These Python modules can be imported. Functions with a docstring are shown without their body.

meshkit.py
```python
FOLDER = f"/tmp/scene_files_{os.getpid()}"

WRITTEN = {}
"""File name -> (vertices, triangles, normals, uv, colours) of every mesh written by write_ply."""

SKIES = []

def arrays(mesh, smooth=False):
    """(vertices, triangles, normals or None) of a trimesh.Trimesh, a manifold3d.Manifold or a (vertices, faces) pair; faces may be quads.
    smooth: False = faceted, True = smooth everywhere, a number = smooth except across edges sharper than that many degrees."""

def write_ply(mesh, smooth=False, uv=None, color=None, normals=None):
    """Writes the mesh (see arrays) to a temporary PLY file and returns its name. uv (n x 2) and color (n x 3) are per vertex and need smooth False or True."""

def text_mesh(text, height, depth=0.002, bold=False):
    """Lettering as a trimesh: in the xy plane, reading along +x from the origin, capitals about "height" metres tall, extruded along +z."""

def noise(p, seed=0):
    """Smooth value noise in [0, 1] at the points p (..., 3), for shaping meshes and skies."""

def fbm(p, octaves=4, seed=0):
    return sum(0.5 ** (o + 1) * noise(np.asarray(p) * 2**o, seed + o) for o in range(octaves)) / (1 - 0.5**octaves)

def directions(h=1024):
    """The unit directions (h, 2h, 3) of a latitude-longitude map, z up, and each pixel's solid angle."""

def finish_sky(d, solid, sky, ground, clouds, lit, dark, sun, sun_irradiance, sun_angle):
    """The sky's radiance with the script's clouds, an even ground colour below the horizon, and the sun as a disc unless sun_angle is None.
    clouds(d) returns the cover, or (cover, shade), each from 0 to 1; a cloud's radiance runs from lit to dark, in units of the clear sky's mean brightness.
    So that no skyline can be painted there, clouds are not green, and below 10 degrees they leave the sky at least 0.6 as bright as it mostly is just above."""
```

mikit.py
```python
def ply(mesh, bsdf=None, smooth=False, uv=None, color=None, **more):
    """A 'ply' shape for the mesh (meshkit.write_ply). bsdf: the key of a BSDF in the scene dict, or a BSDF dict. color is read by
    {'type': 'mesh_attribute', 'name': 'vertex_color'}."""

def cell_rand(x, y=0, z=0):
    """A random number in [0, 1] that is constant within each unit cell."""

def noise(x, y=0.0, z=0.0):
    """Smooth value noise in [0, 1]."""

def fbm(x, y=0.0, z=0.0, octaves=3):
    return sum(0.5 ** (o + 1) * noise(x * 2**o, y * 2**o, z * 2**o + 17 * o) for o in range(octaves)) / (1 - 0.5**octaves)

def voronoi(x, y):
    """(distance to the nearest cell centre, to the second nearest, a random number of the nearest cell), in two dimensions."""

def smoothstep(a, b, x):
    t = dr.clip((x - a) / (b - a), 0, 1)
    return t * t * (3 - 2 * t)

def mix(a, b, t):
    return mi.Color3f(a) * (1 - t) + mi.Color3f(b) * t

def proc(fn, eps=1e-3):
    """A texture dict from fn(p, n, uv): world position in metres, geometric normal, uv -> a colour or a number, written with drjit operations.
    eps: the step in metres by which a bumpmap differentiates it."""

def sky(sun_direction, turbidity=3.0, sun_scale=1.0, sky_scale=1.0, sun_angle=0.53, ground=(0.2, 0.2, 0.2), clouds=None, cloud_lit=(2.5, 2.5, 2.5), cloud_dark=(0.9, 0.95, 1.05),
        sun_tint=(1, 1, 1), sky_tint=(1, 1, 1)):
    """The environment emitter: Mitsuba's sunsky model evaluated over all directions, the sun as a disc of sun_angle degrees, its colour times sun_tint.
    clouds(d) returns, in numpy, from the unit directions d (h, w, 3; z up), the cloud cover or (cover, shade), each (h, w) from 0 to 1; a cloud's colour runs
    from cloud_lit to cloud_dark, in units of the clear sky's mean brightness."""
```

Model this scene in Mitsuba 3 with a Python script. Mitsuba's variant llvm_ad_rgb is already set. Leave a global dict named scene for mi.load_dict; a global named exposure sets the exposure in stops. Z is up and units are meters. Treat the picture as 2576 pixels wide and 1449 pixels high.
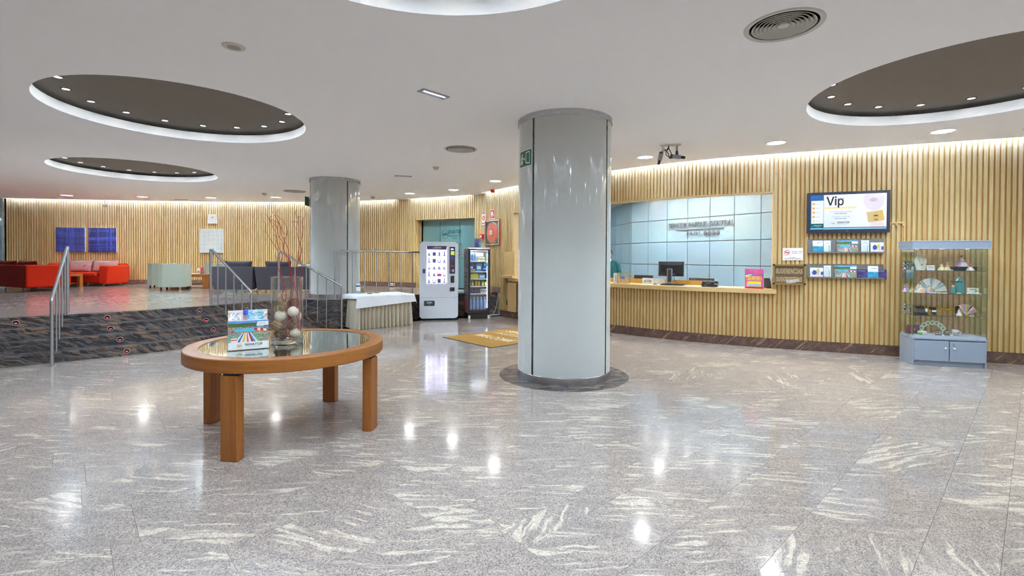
import math, random
import numpy as np
import trimesh, shapely
from shapely.geometry import Polygon, Point, LineString, box as sbox
from shapely import affinity
from scipy.interpolate import CubicSpline
from scipy.spatial import ConvexHull
import drjit as dr
import mitsuba as mi
import mikit, meshkit
from mikit import noise, fbm, smoothstep, mix

random.seed(7)
RNG = np.random.default_rng(11)
T4 = mi.ScalarTransform4f
scene, labels = {}, {}

# ---------------------------------------------------------------- camera, lights, exposure
PITCH, ROLL = -0.0117, 0.0051
scene['camera'] = {
    'type': 'perspective', 'fov': math.degrees(2 * math.atan(1288 / 1214.36)), 'fov_axis': 'x',
    'principal_point_offset_x': 0.0, 'principal_point_offset_y': (724.5 - 663.5) / 1449,
    'near_clip': 0.05, 'far_clip': 100.0,
    'to_world': T4().look_at(origin=[0, 0, 1.5], target=[0, math.cos(PITCH), 1.5 + math.sin(PITCH)], up=[-math.sin(ROLL), 0, math.cos(ROLL)])}
exposure = 0.2
L_DOWN = (64, 82, 103)
L_WALL = (160, 192, 226)         # the row of downlights along the walls          # ceiling downlights
L_SPOT = (560, 715, 860)       # small spots in the ceiling coves
L_SLOT = (760, 830, 850)      # strip in the slot above the slatted walls
L_DESK = (330, 385, 440)          # downlights over the reception desk
ZC = 3.252                     # ceiling
ZTOP = 3.43                    # slab above the ceiling


# ---------------------------------------------------------------- helpers
def S(r, g=None, b=None):
    c = np.array([r, g, b] if g is not None else [r, r, r], float) / 255
    return [float(x) for x in np.where(c <= 0.04045, c / 12.92, ((c + 0.055) / 1.055) ** 2.4)]


def Sa(c):
    c = np.asarray(c, float)
    return np.where(c <= 0.04045, c / 12.92, ((c + 0.055) / 1.055) ** 2.4)


def rgb(c):
    return {'type': 'rgb', 'value': [float(x) for x in c]}


def mat(name, color, rough=0.5, metallic=0.0, spec=0.5, two=True, **kw):
    d = {'type': 'principled', 'base_color': color if isinstance(color, dict) else rgb(color), 'roughness': rough, 'metallic': metallic, 'specular': spec}
    if metallic:
        d.pop('specular')
    d.update(kw)
    scene[name] = {'type': 'twosided', 'bsdf': d} if two else d
    return name


def free(key):
    if key not in scene and key not in labels:
        return key
    k = 1
    while f'{key}_{k:03d}' in scene or f'{key}_{k:03d}' in labels:
        k += 1
    return f'{key}_{k:03d}'


def thing(name, label, cat, group=None):
    key = free(name)
    labels[key] = {'label': label, 'category': cat}
    if group:
        labels[key]['group'] = group
    return key


def put(key, mesh, bsdf, M=None, smooth=False, emit=None, color=None, uv=None, lab=None, kind=None):
    """one mesh under its own key; parts pass 'holder__part'"""
    key = free(key)
    if isinstance(mesh, dict):
        d = dict(mesh)
    else:
        d = mikit.ply(mesh, bsdf, smooth=smooth, uv=uv, color=color)
    if M is not None:
        d['to_world'] = T4(np.asarray(M, float))
    if emit is not None:
        d['emitter'] = {'type': 'area', 'radiance': emit if isinstance(emit, dict) else rgb(emit)}
    scene[key] = d
    if lab or kind:
        labels.setdefault(key, {})
        if lab:
            labels[key]['label'] = lab
        if kind:
            labels[key]['kind'] = kind
    return key


def single(name, label, cat, mesh, bsdf, group=None, **kw):
    key = free(name)
    labels_entry = {'label': label, 'category': cat}
    if group:
        labels_entry['group'] = group
    put(key, mesh, bsdf, **kw)
    labels[key] = {**labels.get(key, {}), **labels_entry}
    return key


def struct(name, mesh, bsdf, **kw):
    key = put(name, mesh, bsdf, **kw)
    labels[key] = {**labels.get(key, {}), 'kind': 'structure'}
    return key


def mv(x=0, y=0, z=0, rz=0.0, rx=0.0, ry=0.0):
    M = np.eye(4)
    cx, sx, cy, sy, cz, sz = math.cos(rx), math.sin(rx), math.cos(ry), math.sin(ry), math.cos(rz), math.sin(rz)
    Rx = np.array([[1, 0, 0], [0, cx, -sx], [0, sx, cx]])
    Ry = np.array([[cy, 0, sy], [0, 1, 0], [-sy, 0, cy]])
    Rz = np.array([[cz, -sz, 0], [sz, cz, 0], [0, 0, 1]])
    M[:3, :3] = Rz @ Ry @ Rx
    M[:3, 3] = [x, y, z]
    return M


def tm(v, f):
    return trimesh.Trimesh(np.asarray(v, float), np.asarray(f, int), process=False)


def cat(*ms):
    return trimesh.util.concatenate(list(ms))


def moved(m, M):
    m = m.copy()
    m.apply_transform(M)
    return m


def hull(pts):
    pts = np.asarray(pts, float)
    h = ConvexHull(pts)
    m = trimesh.Trimesh(pts, h.simplices, process=False)
    m.remove_unreferenced_vertices()
    m.fix_normals()
    return m


def cb(sx, sy, sz, c=0.0, x=0, y=0, z=0):
    """box of the given size, centred in x and y, standing on z, with chamfered edges"""
    hx, hy, hz = sx / 2, sy / 2, sz / 2
    if c <= 0:
        m = trimesh.creation.box((sx, sy, sz))
    else:
        p = []
        for a in (-1, 1):
            for b in (-1, 1):
                for d in (-1, 1):
                    p += [(a * hx, b * (hy - c), d * (hz - c)), (a * (hx - c), b * hy, d * (hz - c)), (a * (hx - c), b * (hy - c), d * hz)]
        m = hull(p)
    m.apply_translation((x, y, z + hz))
    return m


def rbox(sx, sy, sz, r, n=8, x=0, y=0, z=0):
    s = trimesh.creation.icosphere(2 if n > 8 else 1, r).vertices
    hx, hy, hz = sx / 2 - r, sy / 2 - r, sz / 2 - r
    m = hull(np.concatenate([s + (a * hx, b * hy, d * hz) for a in (-1, 1) for b in (-1, 1) for d in (-1, 1)]))
    m.apply_translation((x, y, z + sz / 2))
    return m


def lathe(prof, n=32, a0=0.0, a1=2 * math.pi):
    """revolve a profile [(r, z)...]; open or closed"""
    prof = np.asarray(prof, float)
    full = abs(a1 - a0 - 2 * math.pi) < 1e-6
    k = n if full else n + 1
    ang = a0 + (a1 - a0) * np.arange(k) / n
    v = np.stack([prof[None, :, 0] * np.cos(ang)[:, None], prof[None, :, 0] * np.sin(ang)[:, None], np.broadcast_to(prof[None, :, 1], (k, len(prof)))], -1).reshape(-1, 3)
    m, f = len(prof), []
    for i in range(n):
        j = (i + 1) % k
        for q in range(m - 1):
            a, b, c, d = i * m + q, j * m + q, j * m + q + 1, i * m + q + 1
            f += [(a, b, c), (a, c, d)]
    return tm(v, f)


def tube(pts, r, sides=8, closed=False, caps=True):
    p = np.asarray(pts, float)
    n = len(p)
    r = np.broadcast_to(r, (n,))
    t = np.roll(p, -1, 0) - np.roll(p, 1, 0) if closed else np.gradient(p, axis=0)
    t /= np.linalg.norm(t, axis=1, keepdims=True) + 1e-12
    a = np.zeros_like(p)
    ref = np.array([0, 0, 1.0]) if abs(t[0, 2]) < 0.9 else np.array([1.0, 0, 0])
    for i in range(n):
        a[i] = ref - t[i] * (ref @ t[i])
        a[i] /= np.linalg.norm(a[i]) + 1e-12
        ref = a[i]
    b = np.cross(t, a)
    g = np.arange(sides) * 2 * np.pi / sides
    v = (p[:, None] + r[:, None, None] * (np.cos(g)[None, :, None] * a[:, None] + np.sin(g)[None, :, None] * b[:, None])).reshape(-1, 3)
    f = []
    for i in range(n if closed else n - 1):
        j = (i + 1) % n
        for k in range(sides):
            l = (k + 1) % sides
            f += [(i * sides + k, i * sides + l, j * sides + l), (i * sides + k, j * sides + l, j * sides + k)]
    if caps and not closed:
        v = np.vstack([v, p[0], p[-1]])
        c0, c1 = n * sides, n * sides + 1
        for k in range(sides):
            l = (k + 1) % sides
            f += [(c0, l, k), (c1, (n - 1) * sides + k, (n - 1) * sides + l)]
    return tm(v, f)


def rod(a, b, r, sides=10):
    return tube([a, b], r, sides)


def smoothline(pts, n=40):
    pts = np.asarray(pts, float)
    d = np.r_[0, np.cumsum(np.linalg.norm(np.diff(pts, axis=0), axis=1))]
    return CubicSpline(d, pts)(np.linspace(0, d[-1], n))


def disc(r, n=40, z=0.0, up=True):
    a = np.arange(n) * 2 * np.pi / n
    v = np.vstack([np.stack([r * np.cos(a), r * np.sin(a), a * 0 + z], 1), [[0, 0, z]]])
    i = np.arange(n)
    f = np.stack([i, (i + 1) % n, i * 0 + n], 1)
    return tm(v, f if up else f[:, ::-1])


def ext(poly, h, z=0.0):
    ms = [trimesh.creation.extrude_polygon(g, h, engine='earcut') for g in getattr(poly, 'geoms', [poly]) if g.area > 1e-7]
    m = cat(*ms)
    m.apply_translation((0, 0, z))
    return m


def pillow(w, h, t, n=14, pinch=0.12):
    """cushion lying in xz, thickness along y"""
    u = np.linspace(-1, 1, n)
    U, V = np.meshgrid(u, u, indexing='ij')
    e = ((1 - np.abs(U) ** 3.2) * (1 - np.abs(V) ** 3.2)) ** 0.45
    X = U * w / 2 * (1 - pinch * (1 - V ** 2) * U ** 2 * 0.5)
    Z = V * h / 2 * (1 - pinch * (1 - U ** 2) * V ** 2 * 0.5)
    vs, fs = [], []
    for s in (1, -1):
        o = len(vs) * n * n
        vs.append(np.stack([X, s * e * t / 2, Z], -1).reshape(-1, 3))
        for i in range(n - 1):
            for j in range(n - 1):
                q = [o + i * n + j, o + (i + 1) * n + j, o + (i + 1) * n + j + 1, o + i * n + j + 1]
                if s > 0:
                    q = q[::-1]
                fs += [(q[0], q[1], q[2]), (q[0], q[2], q[3])]
    m = trimesh.Trimesh(np.vstack(vs), fs, process=True)
    return m


def picture(w, h, nx, ny, fn):
    """a print: a fine grid standing in xz, facing -y, its colours given by fn(u, v) in sRGB 0..1; returns mesh and vertex colours"""
    u, v = np.meshgrid(np.linspace(0, 1, nx), np.linspace(0, 1, ny))
    vs = np.stack([(u - 0.5) * w, u * 0, v * h], -1).reshape(-1, 3)
    i, j = np.meshgrid(np.arange(nx - 1), np.arange(ny - 1))
    a = (j * nx + i).ravel()
    f = np.vstack([np.stack([a, a + 1, a + nx + 1], 1), np.stack([a, a + nx + 1, a + nx], 1)])
    return tm(vs, f), Sa(np.clip(fn(u.ravel(), v.ravel()), 0, 1))


def words(text, height, depth=0.001, bold=False, w=None, center=True):
    """lettering standing in xz, facing -y, centred on x, baseline at z = 0"""
    m = meshkit.text_mesh(text, height, depth, bold)
    m.apply_transform(mv(rx=math.pi / 2))
    lo, hi = m.bounds
    if w:
        m.apply_scale([w / (hi[0] - lo[0]), 1, 1])
        lo, hi = m.bounds
    m.apply_translation((-(lo[0] + hi[0]) / 2 if center else -lo[0], 0, 0))
    return m


ORD = ['first', 'second', 'third', 'fourth', 'fifth', 'sixth', 'seventh', 'eighth', 'ninth', 'tenth', 'eleventh', 'twelfth', 'thirteenth', 'fourteenth', 'fifteenth', 'sixteenth', 'seventeenth', 'eighteenth', 'nineteenth', 'twentieth']


# ---------------------------------------------------------------- materials
def f_granite(p, n, uv):
    u, v = uv.x, uv.y
    wu = u + 0.22 * (fbm(u * 1.1, v * 1.1, 3) - 0.5) + 0.05 * noise(u * 9, v * 9)
    wv = v + 0.16 * (fbm(u * 0.9 + 7, v * 1.0, 9) - 0.5) + 0.022 * noise(u * 14, v * 14, 4) + 0.010 * noise(u * 45, v * 45, 5)
    streak = fbm(wu * 4.6, wv * 46.0, 2.0, 3)
    patch = fbm(u * 1.9 + 3, v * 3.6, 5.0, 2)
    grain = noise(u * 170, v * 210, 1) * 0.55 + noise(u * 390, v * 390, 2) * 0.45
    cream = smoothstep(0.645, 0.76, streak + 0.55 * (patch - 0.5) + 0.22 * (grain - 0.5))
    dark = smoothstep(0.56, 0.70, grain)
    dim = smoothstep(0.56, 0.36, fbm(wu * 5.1 + 11, wv * 30.0, 8.0, 3))
    base = mix(S(172, 154, 142), S(158, 143, 133), noise(u * 40, v * 60, 6))
    base = mix(base, S(206, 190, 177), smoothstep(0.44, 0.22, grain) * 0.8)
    base = mix(base, S(132, 122, 120), dim * 0.30)
    base = mix(base, S(84, 76, 78), dark * 0.66)
    return mix(base, mix(S(226, 214, 192), S(212, 190, 168), noise(u * 60, v * 90, 3)), cream * (0.36 + 0.44 * smoothstep(0.68, 0.45, grain)))


scene['granite'] = {'type': 'roughplastic', 'distribution': 'ggx', 'alpha': 0.012, 'int_ior': 1.52, 'nonlinear': False, 'diffuse_reflectance': mikit.proc(f_granite)}


def f_darkgranite(p, n, uv):
    a, b = p.x * 0.8 + p.y * 0.6, p.z * 1.0 + (p.y * 0.8 - p.x * 0.6) * 0.9
    a, b = a * 1.7, b * 1.7
    wa = a + 0.25 * fbm(a * 4.2, b * 4.2, 1.0) + 0.05 * noise(a * 19, b * 19, 2)
    wb = b + 0.18 * fbm(a * 3.0 + 5, b * 4.6, 4.0) + 0.35 * a
    s = fbm(wa * 4.4, wb * 26.0, 1.0, 3)
    g = noise(a * 150, b * 150, p.z * 150)
    c = mix(S(84, 76, 73), S(118, 107, 102), smoothstep(0.35, 0.65, s) * 0.9)
    c = mix(c, S(52, 51, 57), smoothstep(0.52, 0.40, fbm(wa * 6.0 + 9, wb * 30.0, 2.0, 3)))
    c = mix(c, S(158, 124, 102), smoothstep(0.60, 0.72, fbm(wa * 3.0 + 3, wb * 14.0, 7.0, 3)) * smoothstep(0.30, 0.6, g + 0.2) * 0.8)
    return mix(c, S(130, 122, 118), smoothstep(0.68, 0.85, g) * 0.5)


scene['dark_granite'] = {'type': 'twosided', 'bsdf': {'type': 'roughplastic', 'distribution': 'ggx', 'alpha': 0.07, 'int_ior': 1.5, 'diffuse_reflectance': mikit.proc(f_darkgranite)}}


def f_plinth(p, n, uv):
    a, b = p.x * 0.92 - p.y * 0.38, p.z
    d = (a - b) * 1.0
    e = (a + b) * 1.0
    s = fbm(e * 3.0 + 0.5 * noise(a * 4, b * 4), d * 34.0, 1.0, 3)
    g = noise(a * 140, b * 140, 2)
    c = mix(S(92, 68, 60), S(116, 88, 76), noise(a * 20, b * 20))
    c = mix(c, S(64, 48, 44), smoothstep(0.6, 0.75, g) * 0.6)
    return mix(c, S(168, 136, 112), smoothstep(0.66, 0.74, s) * smoothstep(0.35, 0.55, g + 0.2) * 0.8)


scene['plinth_marble'] = {'type': 'twosided', 'bsdf': {'type': 'roughplastic', 'distribution': 'ggx', 'alpha': 0.1, 'int_ior': 1.5, 'diffuse_reflectance': mikit.proc(f_plinth)}}


def f_maple(p, n, uv):
    t = uv.x
    g = fbm((p.x + p.y) * 60, (p.x - p.y) * 60, p.z * 2.5 + t * 31, 2)
    k = noise(t * 57.0, p.z * 1.3, 3)
    c = mix(S(206, 172, 112), S(221, 192, 136), t)
    c = mix(c, S(190, 150, 88), smoothstep(0.45, 0.7, g) * 0.35)
    return mix(c, S(226, 200, 150), smoothstep(0.6, 0.85, k) * 0.5)


scene['maple'] = {'type': 'twosided', 'bsdf': {'type': 'roughplastic', 'distribution': 'ggx', 'alpha': 0.17, 'int_ior': 1.48, 'diffuse_reflectance': mikit.proc(f_maple)}}


def f_cherry(p, n, uv):
    a, b = uv.x, uv.y
    g = fbm(a * 26 + 0.6 * noise(a * 6, b * 2), b * 1.8, 2.0, 3)
    r = noise(a * 240, b * 14, 4)
    c = mix(S(164, 96, 38), S(176, 108, 46), smoothstep(0.3, 0.7, g))
    return mix(c, S(142, 80, 30), smoothstep(0.62, 0.9, r) * 0.25)


scene['cherry_wood'] = {'type': 'twosided', 'bsdf': {'type': 'roughplastic', 'distribution': 'ggx', 'alpha': 0.13, 'int_ior': 1.5, 'diffuse_reflectance': mikit.proc(f_cherry)}}

mat('maple_plain', S(214, 176, 118), 0.32)
mat('maple_dark', S(196, 146, 78), 0.5)
mat('counter_wood', S(222, 186, 126), 0.22)
mat('desk_wood', S(206, 150, 66), 0.4)
mat('paint_white', S(243, 243, 243), 0.85, spec=0.2)
mat('paint_taupe', S(124, 117, 108), 0.85, spec=0.2)
mat('paint_black', S(18, 17, 17), 0.9, spec=0.1)
mat('wall_cream', S(226, 220, 208), 0.8, spec=0.2)
mat('slab_grey', S(70, 66, 64), 0.9, spec=0.1)
mat('white_gloss', S(198, 199, 194), 0.08, spec=0.5)
scene['steel'] = {'type': 'twosided', 'bsdf': {'type': 'roughconductor', 'distribution': 'ggx', 'alpha': 0.16, 'eta': rgb((2.9, 2.9, 2.75)), 'k': rgb((3.2, 3.2, 3.3))}}
scene['steel_smooth'] = {'type': 'twosided', 'bsdf': {'type': 'roughconductor', 'distribution': 'ggx', 'alpha': 0.07, 'eta': rgb((2.9, 2.9, 2.75)), 'k': rgb((3.2, 3.2, 3.3))}}
scene['mirror'] = {'type': 'twosided', 'bsdf': {'type': 'conductor', 'eta': rgb((0.15, 0.14, 0.14)), 'k': rgb((3.5, 3.5, 3.4)), 'specular_reflectance': rgb((0.80, 0.86, 0.84))}}
mat('gold_metal', (0.86, 0.66, 0.30), 0.22, 1.0)
mat('chrome', (0.82, 0.83, 0.85), 0.1, 1.0)
scene['glass'] = {'type': 'dielectric', 'int_ior': 1.5}
scene['thin_glass'] = {'type': 'thindielectric', 'int_ior': 1.5}
scene['green_glass'] = {'type': 'thindielectric', 'int_ior': 1.5, 'specular_transmittance': rgb((0.82, 0.93, 0.88))}
scene['print'] = {'type': 'twosided', 'bsdf': {'type': 'principled', 'base_color': {'type': 'mesh_attribute', 'name': 'vertex_color'}, 'roughness': 0.35, 'specular': 0.4}}
mat('blue_panel', S(178, 210, 226), 0.55)
mat('teal_glass', S(118, 166, 168), 0.12, spec=0.6)
mat('pale_teal_glass', S(150, 200, 212), 0.08, spec=0.8)
mat('lamp_face', S(240, 240, 240), 0.6)
mat('black', S(22, 22, 24), 0.4)
mat('black_gloss', S(14, 14, 16), 0.12)
mat('charcoal', S(52, 51, 54), 0.5)
mat('grey_plastic', S(150, 152, 156), 0.45)
mat('beige_plastic', S(206, 198, 180), 0.5)
mat('white_plastic', S(236, 236, 236), 0.4)
mat('paper', S(244, 243, 240), 0.7)
mat('red_plastic', S(206, 34, 28), 0.35)
mat('red_paint', S(214, 58, 44), 0.4)
mat('ink', S(22, 24, 28), 0.5)
mat('teal_ink', S(30, 96, 104), 0.5)
mat('gold_ink', S(204, 164, 72), 0.5)
mat('grey_ink', S(120, 124, 128), 0.5)
mat('green_sign', S(10, 84, 60), 0.35)
mat('sign_glow', S(226, 238, 214), 0.5)


# ---------------------------------------------------------------- the plan of the walls
class Curve:
    def __init__(self, pts):
        pts = np.asarray(pts, float)
        d = np.r_[0, np.cumsum(np.linalg.norm(np.diff(pts, axis=0), axis=1))]
        cs = CubicSpline(d, pts)
        q = cs(np.linspace(0, d[-1], 1500))
        self.s = np.r_[0, np.cumsum(np.linalg.norm(np.diff(q, axis=0), axis=1))]
        self.q, self.L = q, self.s[-1]

    def at(self, s):
        return np.stack([np.interp(s, self.s, self.q[:, 0]), np.interp(s, self.s, self.q[:, 1])], -1)

    def frame(self, s):
        """point, tangent (left to right seen from the room), normal (into the room)"""
        t = self.at(min(s + 0.02, self.L)) - self.at(max(s - 0.02, 0))
        t = t / np.linalg.norm(t)
        return self.at(s), t, np.array([t[1], -t[0]])

    def near(self, x):
        return float(self.s[np.argmin(np.abs(self.q[:, 0] - x))])

    def line(self, s0, s1, off=0.0, step=0.12):
        n = max(2, int((s1 - s0) / step) + 1)
        out = []
        for s in np.linspace(s0, s1, n):
            p, t, nn = self.frame(s)
            out.append(p + nn * off)
        return np.array(out)

    def strip(self, s0, s1, o0, o1, step=0.12):
        return Polygon(np.vstack([self.line(s0, s1, o0, step), self.line(s0, s1, o1, step)[::-1]])).buffer(0)

    def M(self, s, off=0.0, z=0.0, dz=0.0):
        """frame for things on the wall: x along it, -y into the room"""
        p, t, n = self.frame(s)
        p = p + n * off
        A = np.eye(4)
        A[:3, 0], A[:3, 1], A[:3, 2], A[:3, 3] = [t[0], t[1], 0], [-n[0], -n[1], 0], [0, 0, 1], [p[0], p[1], z]
        return A


CORNER = (-1.0, 13.5)
WB = Curve([(-15.6, 14.88), (-13.5, 15.17), (-11.2, 15.43), (-8.8, 15.57), (-6.6, 15.47), (-4.55, 15.07), (-3.1, 14.55), CORNER])
WR = Curve([CORNER, (-0.45, 12.68), (0.1, 11.92), (1.05, 10.75), (2.035, 9.75), (3.03, 8.9), (3.93, 8.37), (4.5, 8.105), (6.0, 7.49), (7.0, 7.085), (7.5, 6.89), (9.4, 6.15)])
PLAT_Z = 0.60
BASE_R, BASE_B = 0.163, PLAT_Z + 0.145
HEAD = 2.645
CT_Z = 1.0                     # counter top
sD0, sD1 = WB.near(-2.89), WB.near(-1.045)          # opening of the glass door
sO0, sO1 = WR.near(0.02), WR.near(4.40)             # opening of the reception
sC0 = WR.near(-0.08)
sPl = WR.near(-0.30)                                # the platform meets this wall here
slotB = [(0.0, WB.near(-3.47)), (WB.near(-3.08), WB.near(-1.09))]
slotR = [(WR.near(-0.74), WR.L)]
GAP = 0.13

room = Polygon(np.vstack([WB.line(0, WB.L), WR.line(0, WR.L)[1:], [(9.4, -5.0), (-17.2, -5.0), (-17.2, 14.0)]])).buffer(0)
COVES = [(-4.10, 6.07, 1.385), (-7.73, 10.0, 1.40), (4.628, 4.909, 1.415), (-0.41, 2.11, 1.40)]

# ---------------------------------------------------------------- ceiling
c = room.buffer(0.02)
for cu, ranges in ((WB, slotB), (WR, slotR)):
    for a, b in ranges:
        c = c.difference(cu.strip(a, b, -0.06, GAP))
for x, y, r in COVES:
    c = c.difference(Point(x, y).buffer(r, 48))
for x, y, r in ((2.027, 3.64, 0.272), (-0.832, 7.794, 0.266), (-5.80, 12.88, 0.29)):      # openings of the air vents
    c = c.difference(Point(x, y).buffer(r * 0.87, 32))
struct('ceiling', ext(c, 0.118, ZC), 'paint_white')
struct('ceiling_slab', cb(30, 24, 0.1, 0, -3.5, 5.5, ZTOP + 0.03), 'slab_grey')
for k, (x, y, r) in enumerate(COVES):
    M = mv(x, y, 0)
    put('ceiling__recess_panel', cat(moved(disc(r + 0.42, 64, ZTOP, up=False), M)), 'paint_taupe', lab='taupe panel inside the round ceiling cove')
    put('ceiling__recess_liner', moved(lathe([(r + 0.42, ZC + 0.118), (r + 0.42, ZTOP)], 64), M), 'paint_black')
for cu, ranges, nm in ((WB, slotB, 'slatted back wall'), (WR, slotR, 'slatted reception wall')):
    for a, b in ranges:
        st = cu.line(a + 0.05, b - 0.05, 0.09, 0.2)
        en = cu.line(a + 0.05, b - 0.05, 0.12, 0.2)
        n = len(st)
        v = np.vstack([np.c_[st, np.full(n, ZTOP - 0.05)], np.c_[en, np.full(n, ZTOP - 0.05)]])
        f = []
        for i in range(n - 1):
            f += [(i, i + 1, n + i + 1), (i, n + i + 1, n + i)]
        m = tm(v, f)
        if m.face_normals[0][2] > 0:
            m = tm(v, np.array(f)[:, ::-1])
        st_ = {(WB, 0): 'behind the seating', (WB, 1): 'over the glass door', (WR, 0): 'over the reception'}[(cu, ranges.index((a, b)))]
        t = thing('slot_light', f'strip light hidden in the ceiling slot along the {nm} {st_}', 'light')
        put(t + '__strip', m, 'lamp_face', emit=tuple(v * (1.6 if cu is WB else 1.0) for v in L_SLOT))
        put(t + '__tray', ext(cu.strip(a + 0.03, b - 0.03, 0.085, 0.126, 0.2), 0.02, ZTOP - 0.045), 'white_plastic')

# ---------------------------------------------------------------- slatted walls
SW, SD = 0.043, 0.022
TONES = [0.05, 0.25, 0.42, 0.58, 0.75, 0.95]
_slat = {}


def slat(parent, cu, s, z0, z1, off=0.0):
    tone = int(RNG.integers(len(TONES)))
    key = (round(z0, 3), round(z1, 3), tone)
    if key not in _slat:
        m = cb(SW, SD, z1 - z0, 0.0025)
        m.apply_translation((0, SD / 2, 0))
        m.unmerge_vertices()
        _slat[key] = mikit.ply(m, 'maple', uv=np.full((len(m.vertices), 2), TONES[tone]))
    put(parent + '__slat', _slat[key], None, M=cu.M(s, off, z0))


TOPZ = ZTOP + 0.02
struct('wall_back', cat(ext(WB.strip(0, sD0, -0.05, -SD), TOPZ - PLAT_Z, PLAT_Z), ext(WB.strip(sD0, sD1, -0.05, -SD), TOPZ - HEAD, HEAD), ext(WB.strip(sD1, WB.L, -0.05, -SD), TOPZ - PLAT_Z, PLAT_Z)), 'maple_dark')
n = int(WB.L / 0.069)
for k in range(n):
    s = (k + 0.5) * WB.L / n
    if sD0 < s < sD1:
        slat('wall_back', WB, s, HEAD, TOPZ)
    else:
        slat('wall_back', WB, s, BASE_B, TOPZ)
struct('wall_right', cat(ext(WR.strip(0, sPl, -0.05, -SD), TOPZ - PLAT_Z, PLAT_Z), ext(WR.strip(sPl, sO0, -0.05, -SD), TOPZ), ext(WR.strip(sO0, sO1, -0.05, -SD), TOPZ - HEAD, HEAD),
                         ext(WR.strip(sO0, sO1, -0.05, -SD), CT_Z - 0.075), ext(WR.strip(sO1, WR.L, -0.05, -SD), TOPZ)), 'maple_dark')
n = int(WR.L / 0.0648)
for k in range(n):
    s = (k + 0.5) * WR.L / n
    z0 = BASE_B if s < sPl - 0.1 else BASE_R
    if sO0 < s < sO1:
        slat('wall_right', WR, s, HEAD, TOPZ)
        slat('wall_right', WR, s, BASE_R, CT_Z - 0.075)
    elif sC0 < s <= sO0:
        slat('wall_right', WR, s, z0, TOPZ)
    else:
        slat('wall_right', WR, s, z0, TOPZ)
# reveals of the two openings
def reveal(cu, s, z0, z1, depth, sgn, name, bs='maple_plain'):
    m = cb(0.03, depth, z1 - z0, 0.002)
    m.apply_translation((sgn * 0.015, depth / 2 - 0.005, 0))
    struct(name, m, bs, M=cu.M(s, 0, z0))


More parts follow.
